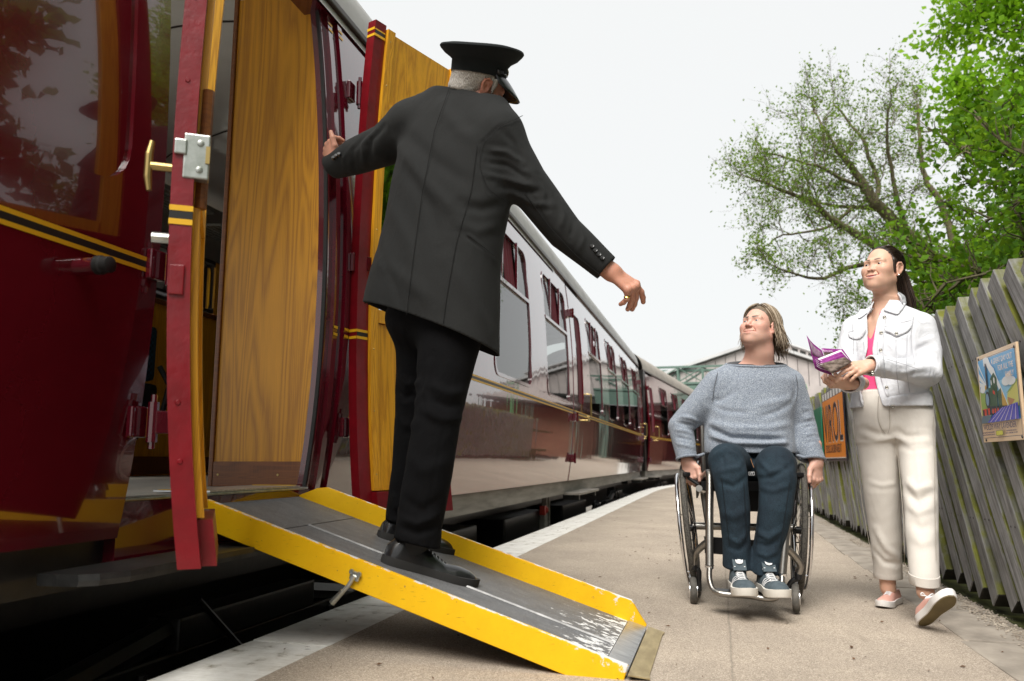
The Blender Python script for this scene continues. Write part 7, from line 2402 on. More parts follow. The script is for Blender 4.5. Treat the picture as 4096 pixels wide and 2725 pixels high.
for i in range(190):                                         # front hair combed up and back off the forehead
    sd = 1 if rh.random() < .6 else -1
    th0 = rh.uniform(6, 70); ph0 = rh.uniform(22, 34) + .42 * th0 * rh.uniform(.55, 1.0)
    th1 = min(125, max(88, th0 + rh.uniform(45, 75)))
    P = skull_path(mpt, th0, th1, ph0, rh.uniform(84, 98), .001 + .007 * rh.random(), 9, sd=sd)
    p0 = P[-1]; outd = P[-1] - np.array(mpt(0, -.028, .03)); outd[2] = 0; outd /= np.linalg.norm(outd) + 1e-9
    Ln = rh.uniform(.05, .13); amp, phs = rh.uniform(.003, .009), rh.uniform(0, 6.28)
    for k in range(1, 7):
        t = k / 6
        P.append(p0 + np.array((0, 0, -Ln * t)) + outd * (.012 * math.sin(t * 2.6) + amp * math.sin(6 * t + phs) * t))
    L.append(([tuple(q) for q in P], rh.uniform(.0020, .0036), min(1, max(0, rh.gauss(.5, .28)))))
add_locks("hair_locks", L, M['hair_man'], ho, mb_)

# ---- sweater
def knit():
    m, nt, b = base_mat("marled_blue_grey_knit", (0.17, 0.20, 0.25), 0.95)
    v = coords(nt)
    f = noise(nt, coords(nt, (1, 1, 1.6)), 230, 2, 0.75); g = noise(nt, v, 4, 4, 0.6)
    c = ramp(nt, f, [(0.30, (0.075, 0.092, 0.122)), (0.48, (0.21, 0.245, 0.30)), (0.70, (0.48, 0.52, 0.56))])
    c = mixc(nt, 0.5, c, ramp(nt, g, [(0.3, (0.88, 0.88, 0.90)), (0.7, (1.1, 1.1, 1.1))]), 'MULTIPLY')
    nt.links.new(c, b.inputs["Base Color"])
    w = nt.nodes.new("ShaderNodeTexWave"); w.inputs["Scale"].default_value = 85; w.bands_direction = 'X'; w.inputs["Distortion"].default_value = 2
    nt.links.new(v, w.inputs["Vector"])
    bump(nt, b, math_n(nt, 'ADD', f, math_n(nt, 'MULTIPLY', w.outputs["Fac"], .5)), 0.5, 0.003)
    b.inputs["Sheen Weight"].default_value = .15
    return m
M['knit'] = knit()
def m_sweater(P):
    d = sections(P, [(1.185, 1.218, 3.97, .085, .072), (1.150, 1.218, 3.97, .118, .086), (1.115, 1.214, 3.97, .158, .100), (1.06, 1.206, 3.97, .206, .122), (.95, 1.188, 3.97, .216, .138), (.86, 1.172, 3.965, .211, .145), (.79, 1.167, 3.96, .213, .152), (.73, 1.168, 3.955, .216, .158), (.66, 1.17, 3.955, .212, .155)], math.radians(-12), 2.25)
    d = smin(d, chain(P, [(1.115, 3.97, 1.095), (1.030, 3.975, 1.045), (.955, 3.99, .955), (.848, 4.02, .835), (.862, 3.985, .70), (.868, 3.965, .62)], [.06, .072, .068, .062, .052, .050]), .035)
    d = smin(d, chain(P, [(1.31, 3.965, 1.095), (1.382, 3.955, 1.045), (1.412, 3.955, .95), (1.440, 3.955, .84), (1.448, 3.885, .70), (1.460, 3.845, .62)], [.06, .072, .068, .062, .052, .050]), .035)
    return d
V, F = mesh_sdf(m_sweater, (.72, 3.70, .58), (1.62, 4.18, 1.24), .0066, 2)
fold = []
for p, w, a in (
    ([(0.948, 3.850, 0.820), (1.033, 3.800, 0.777), (1.153, 3.790, 0.770), (1.287, 3.820, 0.767)], .012, -.022), ([(0.947, 3.850, 0.784), (1.052, 3.800, 0.746), (1.196, 3.800, 0.742), (1.320, 3.830, 0.751)], .013, .018),
    ([(0.945, 3.850, 0.851), (1.055, 3.800, 0.818), (1.220, 3.800, 0.818), (1.342, 3.850, 0.840)], .016, .008), ([(0.971, 3.860, 0.925), (1.023, 3.820, 0.901), (1.121, 3.800, 0.890)], .013, -.006),
    ([(0.960, 3.880, 0.947), (1.009, 3.840, 0.955), (1.068, 3.820, 0.995)], .015, -.007), ([(1.362, 3.880, 0.937), (1.283, 3.820, 0.901), (1.182, 3.800, 0.869)], .014, -.008), ([(1.355, 3.880, 0.968), (1.264, 3.820, 0.943), (1.163, 3.800, 0.921)], .016, .006),
    ([(0.820, 3.950, 0.882), (0.880, 3.930, 0.872), (0.932, 3.930, 0.844)], .010, .009), ([(0.811, 3.950, 0.852), (0.868, 3.930, 0.838), (0.925, 3.930, 0.817)], .009, -.010), ([(0.801, 3.950, 0.817), (0.856, 3.930, 0.808), (0.911, 3.930, 0.791)], .010, .008), ([(0.800, 3.950, 0.781), (0.853, 3.920, 0.770), (0.910, 3.930, 0.759)], .009, -.007), ([(0.803, 3.950, 0.749), (0.856, 3.920, 0.736), (0.913, 3.930, 0.728)], .010, .007),
    ([(1.426, 3.900, 0.896), (1.462, 3.880, 0.905), (1.511, 3.900, 0.900)], .009, -.008), ([(1.424, 3.900, 0.864), (1.460, 3.870, 0.873), (1.520, 3.900, 0.870)], .010, .009), ([(1.418, 3.900, 0.822), (1.454, 3.860, 0.835), (1.524, 3.900, 0.832)], .009, -.008), ([(1.413, 3.880, 0.785), (1.455, 3.850, 0.797), (1.518, 3.880, 0.794)], .010, .008), ([(1.408, 3.860, 0.747), (1.447, 3.830, 0.759), (1.508, 3.860, 0.756)], .009, -.006),
    ([(1.012, 3.870, 1.085), (0.987, 3.870, 0.999), (0.995, 3.870, 0.936)], .014, -.006), ([(1.383, 3.870, 1.074), (1.391, 3.870, 0.999), (1.367, 3.870, 0.947)], .014, -.006)):
    fold.append((p, w, a * 1.3))
V = strokes(V, F, fold)
V = V + normals(V, F) * (vnoise(V, 22, 5)[:, None] * .0013)
def cut_sw(V):
    n = np.zeros_like(V); n[:, 2] = -1
    d = np.full(len(V), -1.0)
    body = (V[:, 0] > .95) & (V[:, 0] < 1.40)
    d = np.where(body, .700 - V[:, 2], d)
    for c_, ax_ in (((.868, 3.983, .676), (.08, -.25, -.96)), ((1.463, 3.865, .670), (-.10, -.28, -.95))):
        ax_ = np.array(ax_) / np.linalg.norm(ax_)
        m = (np.abs(V[:, 0] - c_[0]) < .085) & (V[:, 2] < .76)
        d = np.where(m, (V - np.array(c_)) @ ax_, d); n[m] = ax_
    na, nv = np.array((1.217, 3.955, 1.138)), np.array((0, -.22, .975)); nv /= np.linalg.norm(nv)
    m = (V[:, 2] > 1.06) & (np.abs(V[:, 0] - 1.218) < .20)
    d = np.where(m, (V - na) @ nv, d); n[m] = nv
    return d, n
V, F, _ = clip_mesh(V, F, cut_sw)
JSW = V
sw = figure_obj("sweater", V, F, M['knit'], man, mb_, thick=.006)
# rolled cuffs and the grey T-shirt at the neck
for c_, r_ in (((.868, 3.980, .682), .10), ((1.463, 3.862, .676), .10)):
    R_, m_ = cut_ring(V, F, c_, r_)
    mb = MB(); mb.tube(R_, .0070, 8, loop=True, cap=False); sub("cuff", mb, M['knit'], sw, mb_)
R_, m_ = cut_ring(V, F, (1.217, 3.955, 1.128), .20, 48)
mb = MB(); mb.tube(R_, .0060, 8, loop=True, cap=False); sub("neck_band", mb, M['knit'], sw, mb_)
def tring(k_, h): return [m_ + (p - m_) * k_ + Vector((0, -.24 * h, .97 * h)) for p in R_]
M['tee'] = cloth("slate_tee_cloth", (0.065, 0.072, 0.08), (0.085, 0.09, 0.10))
mb = MB(); mb.rings([tring(.97, -.012), tring(.965, .006), tring(.93, .010), tring(.86, .002), tring(.80, -.010), tring(.80, -.03)], cap=False); sub("t_shirt", mb, M['tee'], man, mb_)
# ---- jeans
def denim():
    m, nt, b = base_mat("dark_indigo_denim", (0.01, 0.025, 0.04), 0.9)
    v = coords(nt)
    f = noise(nt, coords(nt, (1, 1, .35)), 420, 2, 0.7); g = noise(nt, v, 7, 5, 0.65)
    c = ramp(nt, f, [(0.30, (0.003, 0.008, 0.014)), (0.7, (0.014, 0.031, 0.046))])
    c = mixc(nt, 0.9, c, ramp(nt, g, [(0.3, (0.65, 0.68, 0.75)), (0.7, (1.45, 1.5, 1.45))]), 'MULTIPLY')
    nt.links.new(c, b.inputs["Base Color"])
    bump(nt, b, crease_height(nt, f, 8.0, 1.0, (1, 1, .7)), 0.35, 0.010)
    return m
M['denim'] = denim()
def m_jeans(P):
    l_ = chain(P, [(1.10, 3.98, .625), (1.03, 3.80, .655), (.976, 3.665, .660), (.978, 3.625, .60), (.988, 3.605, .45), (.996, 3.625, .30), (1.000, 3.640, .17)], [.100, .092, .083, .077, .067, .060, .066])
    r_ = chain(P, [(1.27, 3.95, .615), (1.24, 3.78, .640), (1.192, 3.645, .642), (1.186, 3.605, .58), (1.163, 3.585, .45), (1.130, 3.600, .30), (1.105, 3.615, .16)], [.100, .094, .088, .082, .073, .064, .070])
    d = smin(l_, r_, .012)
    return smin(d, ellip(P, (1.18, 3.98, .63), (.19, .14, .10)), .05)
V, F = mesh_sdf(m_jeans, (.84, 3.45, .08), (1.42, 4.16, .82), .0078, 2)
fold = []
for p, w, a in (
    ([(0.897, 3.600, 0.684), (0.943, 3.560, 0.721), (1.015, 3.570, 0.683)], .014, .010), ([(0.892, 3.600, 0.636), (0.930, 3.560, 0.680), (0.936, 3.550, 0.608)], .012, -.008), ([(0.907, 3.570, 0.617), (0.998, 3.550, 0.636), (1.040, 3.570, 0.674)], .012, .008), ([(0.912, 3.560, 0.570), (0.972, 3.540, 0.551), (1.041, 3.560, 0.589)], .013, -.008),
    ([(1.091, 3.570, 0.664), (1.132, 3.540, 0.617), (1.185, 3.540, 0.627)], .013, .010), ([(1.066, 3.560, 0.589), (1.133, 3.530, 0.589), (1.255, 3.570, 0.655)], .012, -.009), ([(1.191, 3.550, 0.664), (1.214, 3.540, 0.617), (1.230, 3.560, 0.551)], .012, .007),
    ([(1.077, 3.540, 0.551), (1.139, 3.530, 0.533), (1.227, 3.560, 0.560)], .014, .007), ([(0.914, 3.550, 0.439), (0.967, 3.540, 0.421), (1.031, 3.560, 0.448)], .018, .006),
    ([(0.940, 3.560, 0.331), (0.984, 3.550, 0.310), (1.030, 3.560, 0.349)], .012, .009), ([(0.933, 3.560, 0.294), (0.983, 3.550, 0.277), (1.035, 3.570, 0.308)], .010, -.008), ([(1.055, 3.540, 0.357), (1.104, 3.520, 0.335), (1.175, 3.550, 0.365)], .014, .010), ([(1.047, 3.540, 0.311), (1.097, 3.520, 0.298), (1.164, 3.550, 0.319)], .011, -.009), ([(1.051, 3.540, 0.271), (1.095, 3.520, 0.258), (1.156, 3.550, 0.277)], .011, .008),
    ([(1.056, 3.600, 0.664), (1.056, 3.570, 0.607), (1.080, 3.550, 0.551)], .006, -.006)):
    fold.append((p, w, a * 1.4))
V = strokes(V, F, fold); V = V + normals(V, F) * (vnoise(V, 26, 6)[:, None] * .0014)
def cut_j(V):
    n = np.zeros_like(V); n[:, 2] = -1
    h = np.where(V[:, 0] < 1.05, .198, .188) + .25 * (V[:, 1] - 3.62)
    return h - V[:, 2], n
V, F, _ = clip_mesh(V, F, cut_j)
jn = figure_obj("jeans", V, F, M['denim'], man, mb_, thick=.004)
M['stitch'] = mat("orange_stitching", (0.32, 0.15, 0.06), 0.8)
for path in ([(1.053, 3.550, 0.672), (1.058, 3.550, 0.653), (1.062, 3.540, 0.634)],):
    q = snap(V, path); mb = MB(); mb.tube([Vector(p) + Vector((0, -.001, 0)) for p in q], .0011, 4); sub("seam_stitching", mb, M['stitch'], jn, mb_)
M['denim_seam'] = mat("dark_denim_seam", (0.002, 0.005, 0.009), 0.9)
for path in ([(0.921, 3.550, 0.589), (0.933, 3.550, 0.439), (0.947, 3.560, 0.300)], [(1.220, 3.550, 0.570), (1.191, 3.540, 0.440), (1.165, 3.550, 0.301)], [(1.021, 3.560, 0.570), (1.020, 3.550, 0.439), (1.022, 3.560, 0.327)], [(1.085, 3.550, 0.532), (1.070, 3.540, 0.403), (1.059, 3.550, 0.301)]):
    seam_line(path, V, M['denim_seam'], jn, mb_, .0014)
for path in ([(1.005, 3.870, 1.089), (0.986, 3.870, 1.021), (0.975, 3.870, 0.947)], [(1.387, 3.870, 1.080), (1.396, 3.870, 1.010), (1.380, 3.870, 0.947)]):
    seam_line(path, JSW, M['tee'], sw, mb_, .0014)
# ---- suede trainers
M['suede'] = mat("slate_blue_suede", (0.055, 0.075, 0.088), 0.95, color2=(0.085, 0.11, 0.125), nscale=40, bscale=300, bstr=0.2)
M['white_rubber'] = mat("chalky_white_rubber", (0.66, 0.63, 0.57), 0.7, bscale=250, bstr=0.3)
M['lace_white'] = mat("white_cotton_lace", (0.74, 0.74, 0.74), 0.9)
for heel, fw in (((1.000, 3.680, .108), (-.115, -.99, -.01)), ((1.112, 3.660, .105), (-.03, -1, -.01))):
    sh, W, wid = shoe(man, mb_, heel, fw, (0, -.06, 1), .300, None, M['suede'], M['white_rubber'], True, lift=.032, k=1.14, laces=M['lace_white'], hopen=.115, toe_h=.062)
    # tongue with a white trefoil emblem
    mb = MB(); mb.rings([[W(x, y, z) for y in (-.028, -.014, .014, .028)] + [W(x - .006, y, z - .003) for y in (.028, .014, -.014, -.028)] for x, z in ((.135, .090), (.118, .112), (.098, .138), (.090, .145))]); tg = sub("tongue", mb, M['suede'], sh, mb_)
    mb = MB()
    for a, sc_ in ((-.75, .9), (0, 1.05), (.75, .9)):
        ca_, sa_ = math.cos(a), math.sin(a)
        P = []
        for u, v in ((0, .0), (.0065, .010), (.006, .017), (0, .026), (-.006, .017), (-.0065, .010)):
            u, v = u * sc_ * 1.05, v * sc_ * 1.05
            y, h = u * ca_ + v * sa_, -u * sa_ + v * ca_
            P.append(W(.1185 - h * .75 + .005, y, .1105 + h * .95 + .004))
        mb.add(P, [tuple(range(6))])
    tag(sub("trefoil_emblem", mb, M['lace_white'], tg, mb_, False), kind="stuff")
    for sg in (1, -1):
        for j in range(3):
            x0 = .128 + .020 * j
            row = []
            for q_ in np.linspace(0, 1, 5):
                x = x0 + .018 * q_; z = .036 + .034 * q_
                hh = float(np.interp(x / .30, [.27, .38, .50, .62], [.115, .085, .070, .060]))
                y = wid(x / .30) * .97 * max(.05, 1 - min(.98, (z - .0216) / (hh - .0216)) ** 2.25) ** (1 / 2.25) + .0012
                row.append([W(x, sg * y, z), W(x + .011, sg * y, z)])
            mb = MB(); mb.grid(row); sub("white_stripe", mb, M['lace_white'], sh, mb_, False)
mb = MB()
_, ra_, rb_2, _, _ = [g for g in segMR if g[0] == 2][0]
rc = ra_ + (rb_2 - ra_) * .6; rd = (rb_2 - ra_).normalized(); x_ = rd.orthogonal().normalized(); y_ = rd.cross(x_)
mb.tube([rc + (x_ * math.cos(a) + y_ * math.sin(a)) * .0100 for a in np.linspace(0, 2 * PI, 17)[:-1]], .0024, 6, loop=True, cap=False); sub("ring", mb, M['gold'], man, mb_)
# ================================================================ THE WALKING WOMAN
M['skin_woman'] = skin_mat("light_olive_skin", (0.66, 0.415, 0.295), (0.62, 0.32, 0.235), (0.60, 0.16, 0.16), (0.035, 0.02, 0.014), (0.5, 0.33, 0.24), 0.0)
wb = (1.80, 3.80, 0.0)
wf = (-.80, -.60, .22)
wR = frame(wf, (.05, .0, 1)); ws = 1.06
wc = np.array((1.838, 3.855, 1.600))
wh_, wha, wpt = head_fn(wc, wR, ws, dict(w=.97, jaw=.92, smile=1.0, open=1.0, fold=.75, eye=1.25, nose=.88, neck=.82, nl=.12, brow=.95, thin=.0016))
def w_head(P):
    d = wh_(P)
    d = smin(d, cap(P, wc + wR @ np.array((0, -.04, -.10)), (1.862, 3.885, 1.42), .047, .052), .03)
    d = smin(d, sections(P, [(1.44, 1.865, 3.885, .055, .055), (1.40, 1.862, 3.88, .095, .066), (1.34, 1.857, 3.875, .140, .082), (1.20, 1.85, 3.87, .150, .095), (1.10, 1.85, 3.87, .13, .085)], math.radians(-24)), .05)
    return d
V1, F1 = mesh_sdf(w_head, (1.64, 3.68, 1.10), (2.06, 4.03, 1.76), .0026, 2)
isl = [(V1, F1, wha(V1))]
wrL, wrR = (1.610, 3.550, 1.087), (1.531, 3.600, 1.007)
fnL, lo, hi, segWL = hand_fn(wrL, (-.93, -.22, -.20), (-.05, -.80, .60), 1, .90, curl=((.12, .35, .25), (.30, .30, .2), (.45, .3, .2), (.55, .35, .2)), spread=(.06, .02, -.03, -.08), thumb=((.8, .5, -.2), (.95, .2, -.15), (1, 0, -.1)), forearm=(1.703, 3.600, 1.071))
V2, F2 = mesh_sdf(fnL, lo, hi, .0030, 2); isl.append((V2, F2, {}))
fnR, lo, hi, _ = hand_fn(wrR, (-.86, -.30, .05), (-.25, -.62, -.75), -1, .90, curl=((.75, .95, .35), (.85, .95, .35), (.9, .95, .4), (.9, 1.0, .4)), spread=(.05, .02, -.03, -.08), thumb=((.7, .4, -.6), (.8, .1, -.6), (.9, 0, -.4)), forearm=(1.625, 3.680, 1.019))
V3, F3 = mesh_sdf(fnR, lo, hi, .0030, 2); isl.append((V3, F3, {}))
def w_inner(P):
    d = sections(P, [(.80, 1.83, 3.87, .12, .08), (1.0, 1.845, 3.87, .12, .08), (1.2, 1.85, 3.87, .13, .075)], math.radians(-24))
    for c_ in ([(1.768, 3.880, 0.873), (1.768, 3.870, 0.521), (1.793, 3.930, 0.060)], [(1.932, 3.840, 0.871), (1.846, 3.660, 0.538), (1.734, 3.460, 0.120)]):
        d = smin(d, chain(P, c_, [.06, .045, .036]), .03)
    d = smin(d, chain(P, [(1.99, 3.85, 1.30), (1.965, 3.76, 1.075), wrL], [.035, .03, .022]), .02)
    d = smin(d, chain(P, [(1.72, 3.89, 1.30), (1.615, 3.82, 1.04), wrR], [.035, .03, .022]), .02)
    return d
V4, F4 = mesh_sdf(w_inner, (1.4, 3.3, .02), (2.15, 4.1, 1.38), .02, 1); isl.append((V4, F4, {}))
woman = make_person(*join_parts(isl), M['skin_woman'], wb, "person with dark ponytail in white denim jacket and cream trousers walking with leaflets")
gaze = (-.95, -.40, .20)
for sd in (1, -1):
    eye_obj(woman, wb, wpt(.031 * sd, .0690, -.0015), gaze, .0124 * ws, M['iris_brown'], M['eye_white'])
mb = MB()
for k in range(8):
    x = -.021 + .006 * k
    p = wpt(x, .0855 - 12 * x * x, -.0650 + 9.0 * x * x)
    mb.box(p, (.0058, .0060, .0095), Matrix([list(r_) for r_ in wR]), bev=.0012)
sub("teeth", mb, M['teeth'], woman, wb)
for sd in (1, -1):
    mb = MB(); mb.lathe(wpt(sd * .0815, -.006, -.036), tuple(wR @ np.array((sd, .3, 0))), [(.0045, -.002), (.0048, .002), (.002, .0045)], 10); sub("earring", mb, M['chrome'], woman, wb)
# ---- hair pulled back into a ponytail
def sleek():
    m, nt, b = base_mat("sleek_dark_brown_hair", (0.02, 0.012, 0.008), 0.35)
    tc = nt.nodes.new("ShaderNodeTexCoord")
    at = nt.nodes.new("ShaderNodeAttribute"); at.attribute_name = "tone"
    f = noise(nt, coords(nt, (1, 1, 5)), 120, 2, 0.6)
    t = math_n(nt, 'ADD', math_n(nt, 'MULTIPLY', at.outputs["Fac"], .6), math_n(nt, 'MULTIPLY', f, .5))
    nt.links.new(ramp(nt, t, [(0.25, (0.010, 0.006, 0.005)), (0.55, (0.030, 0.017, 0.011)), (0.8, (0.075, 0.045, 0.028))]), b.inputs["Base Color"])
    bump(nt, b, f, 0.4, 0.002)
    return m
M['hair_woman'] = sleek()
def w_hair(P):
    q = (((P - A(wc)) @ A(wR)) / ws).astype(F32)
    ax = np.stack([np.abs(q[:, 0]) / .97, q[:, 1], q[:, 2]], 1)
    d = ellip(ax, (0, -.026, .036), (.0800, .0985, .0880))
    hl = q[:, 1] - (.058 - 3.2 * np.maximum(ax[:, 0] - .02, 0) ** 2 - .50 * np.maximum(.088 - q[:, 2], 0))
    d = smax(d, hl, .006)
    d = smax(d, -(q[:, 2] + .045) - .5 * (q[:, 1] + .03), .01)
    side = chain(ax, [(.066, .020, .030), (.068, .016, .002), (.070, .010, -.020)], [.0095, .0072, .0045])
    return smin(d, side, .015) * ws
V, F = mesh_sdf(w_hair, wc - .16, wc + .16, .004, 2)
V = V + normals(V, F) * (vnoise(V, 120, 2)[:, None] * .0006)
who = figure_obj("hair", V, F, M['hair_woman'], woman, wb, dict(tone=np.clip(.4 + .2 * vnoise(V, 80, 8), 0, 1)))
tie = wpt(0, -.118, .045)
L = []
rw = random.Random(16)
for i in range(230):                                        # combed strands from the hairline to the tie
    sd = 1 if rw.random() < .6 else -1
    u = rw.random()
    q0 = np.array((.002 + .074 * u ** .8, .064 - .050 * u ** 1.5 - .006 * rw.random(), .104 - .112 * u ** 1.6)); q0[0] *= sd
    q1 = np.array((sd * .012 * rw.random(), -.116, .045 + rw.uniform(-.014, .014)))
    c_ = np.array((0, -.026, .036)); rad = np.array((.0800, .0985, .0880))
    d0 = (q0 - c_) / rad; d1 = (q1 - c_) / rad
    d0 /= np.linalg.norm(d0); d1 /= np.linalg.norm(d1)
    om = math.acos(max(-1, min(1, float(d0 @ d1))))
    P = []
    for k in range(10):
        t = k / 9
        d_ = (math.sin((1 - t) * om) * d0 + math.sin(t * om) * d1) / math.sin(om)
        p = c_ + d_ * (rad + (-.0012 + .0022 * math.sin(PI * min(1, t * 1.6)) + .0012 * (i % 3)))
        P.append(tuple(wpt(*p)))
    P.reverse()
    L.append((P, rw.uniform(.0014, .0026), min(1, max(0, rw.gauss(.42, .28)))))
add_locks("combed_strands", L, M['hair_woman'], who, wb)

mb = MB(); dx_ = Vector(tuple(wR @ np.array((0, -1, .15)))).normalized()
x_ = dx_.orthogonal().normalized(); y_ = dx_.cross(x_)
mb.tube([Vector(tuple(tie)) + (x_ * math.cos(a) + y_ * math.sin(a)) * .020 for a in np.linspace(0, 2 * PI, 19)[:-1]], .006, 6, loop=True, cap=False); sub("hair_tie", mb, M['rubber'], who, wb)
L = []
rw = random.Random(6)
tie_v = np.array(tie)
for i in range(110):
    a = rw.uniform(0, 2 * PI); rr_ = .020 * math.sqrt(rw.random())
    u = wR @ np.array((math.cos(a) * rr_, 0, math.sin(a) * rr_))
    b_ = wR @ np.array((0, -1, .2))
    P = [tuple(tie_v - b_ * .03 + u), tuple(tie_v + u), tuple(tie_v + b_ * .028 + u * 1.3 + np.array((0, 0, -.004)))]
    e = tie_v + b_ * .045
    sp = 1.0
    Ln = rw.uniform(.19, .225)
    for k in range(1, 7):
        t = k / 6
        P.append(tuple(e + u * (1.5 + 1.1 * math.sin(t * 2.2)) + np.array((.012 * t + .004 * math.sin(5 * t + a), -.010 * t, -Ln * t - .012))))
    L.append((P, rw.uniform(.0035, .006), min(1, max(0, rw.gauss(.4, .25)))))
add_locks("ponytail", L, M['hair_woman'], who, wb)

# ---- pink top, jacket
M['pink'] = cloth("hot_pink_jersey", (0.78, 0.075, 0.21), (0.82, 0.10, 0.25), sheen=.1)
def white_denim():
    m, nt, b = base_mat("white_denim_cloth", (0.68, 0.69, 0.72), 0.9)
    v = coords(nt)
    f = noise(nt, coords(nt, (1, 1, .4)), 400, 2, 0.6); g = noise(nt, v, 12, 5, 0.6)
    c = ramp(nt, g, [(0.3, (0.62, 0.63, 0.665)), (0.7, (0.70, 0.71, 0.74))])
    nt.links.new(c, b.inputs["Base Color"])
    bump(nt, b, crease_height(nt, f, 11.0, 1.0, (1, 1, .8)), 0.42, 0.012)
    return m
M['white_denim'] = white_denim()
WT = [(1.415, 1.862, 3.885, .085, .065), (1.395, 1.861, 3.882, .128, .080), (1.355, 1.858, 3.878, .172, .094), (1.29, 1.855, 3.874, .184, .108), (1.20, 1.85, 3.870, .178, .116), (1.10, 1.845, 3.868, .170, .112), (1.02, 1.842, 3.868, .168, .110), (.94, 1.838, 3.868, .182, .122), (.90, 1.837, 3.868, .186, .126), (.86, 1.836, 3.868, .188, .128)]
def w_top(P):
    return sections(P, [(z, x, y, wx - .014, wy - .010) for z, x, y, wx, wy in WT], math.radians(-24), 2.2)
V, F = mesh_sdf(w_top, (1.62, 3.70, .86), (2.08, 4.05, 1.43), .008, 1)
def vneck(V):
    n = np.zeros_like(V); n[:, 2] = 1
    apex = np.array((1.739, 3.770, 1.237))
    d = V[:, 2] - (apex[2] + 3.4 * np.abs((V[:, 0] - apex[0]) - .12 * (V[:, 2] - apex[2])) )
    d = np.where(V[:, 1] < 3.87, d, V[:, 2] - 1.39)
    lowc = .982 - V[:, 2]
    t = lowc > d; d = np.where(t, lowc, d); n[t] = (0, 0, -1)
    return d, n
V, F, _ = clip_mesh(V, F, vneck)
figure_obj("pink_top", V, F, M['pink'], woman, wb, thick=.003)
def w_jacket(P):
    d = sections(P, WT, math.radians(-24), 2.2)
    d = smin(d, cap(P, (1.862, 3.885, 1.38), (1.858, 3.890, 1.445), .072, .064), .04)
    d = smin(d, chain(P, [(1.93, 3.862, 1.355), (2.005, 3.842, 1.315), (2.005, 3.80, 1.19), (1.972, 3.745, 1.070), (1.83, 3.655, 1.075), (1.628, 3.555, 1.085), (1.560, 3.520, 1.089)], [.045, .066, .062, .058, .052, .045, .044]), .028)
    d = smin(d, chain(P, [(1.78, 3.895, 1.355), (1.700, 3.90, 1.310), (1.655, 3.875, 1.18), (1.622, 3.82, 1.045), (1.580, 3.655, 1.021), (1.512, 3.580, 1.009)], [.045, .062, .058, .054, .045, .044]), .028)
    return d
V, F = mesh_sdf(w_jacket, (1.42, 3.42, .85), (2.16, 4.06, 1.48), .0072, 2)
fold = []
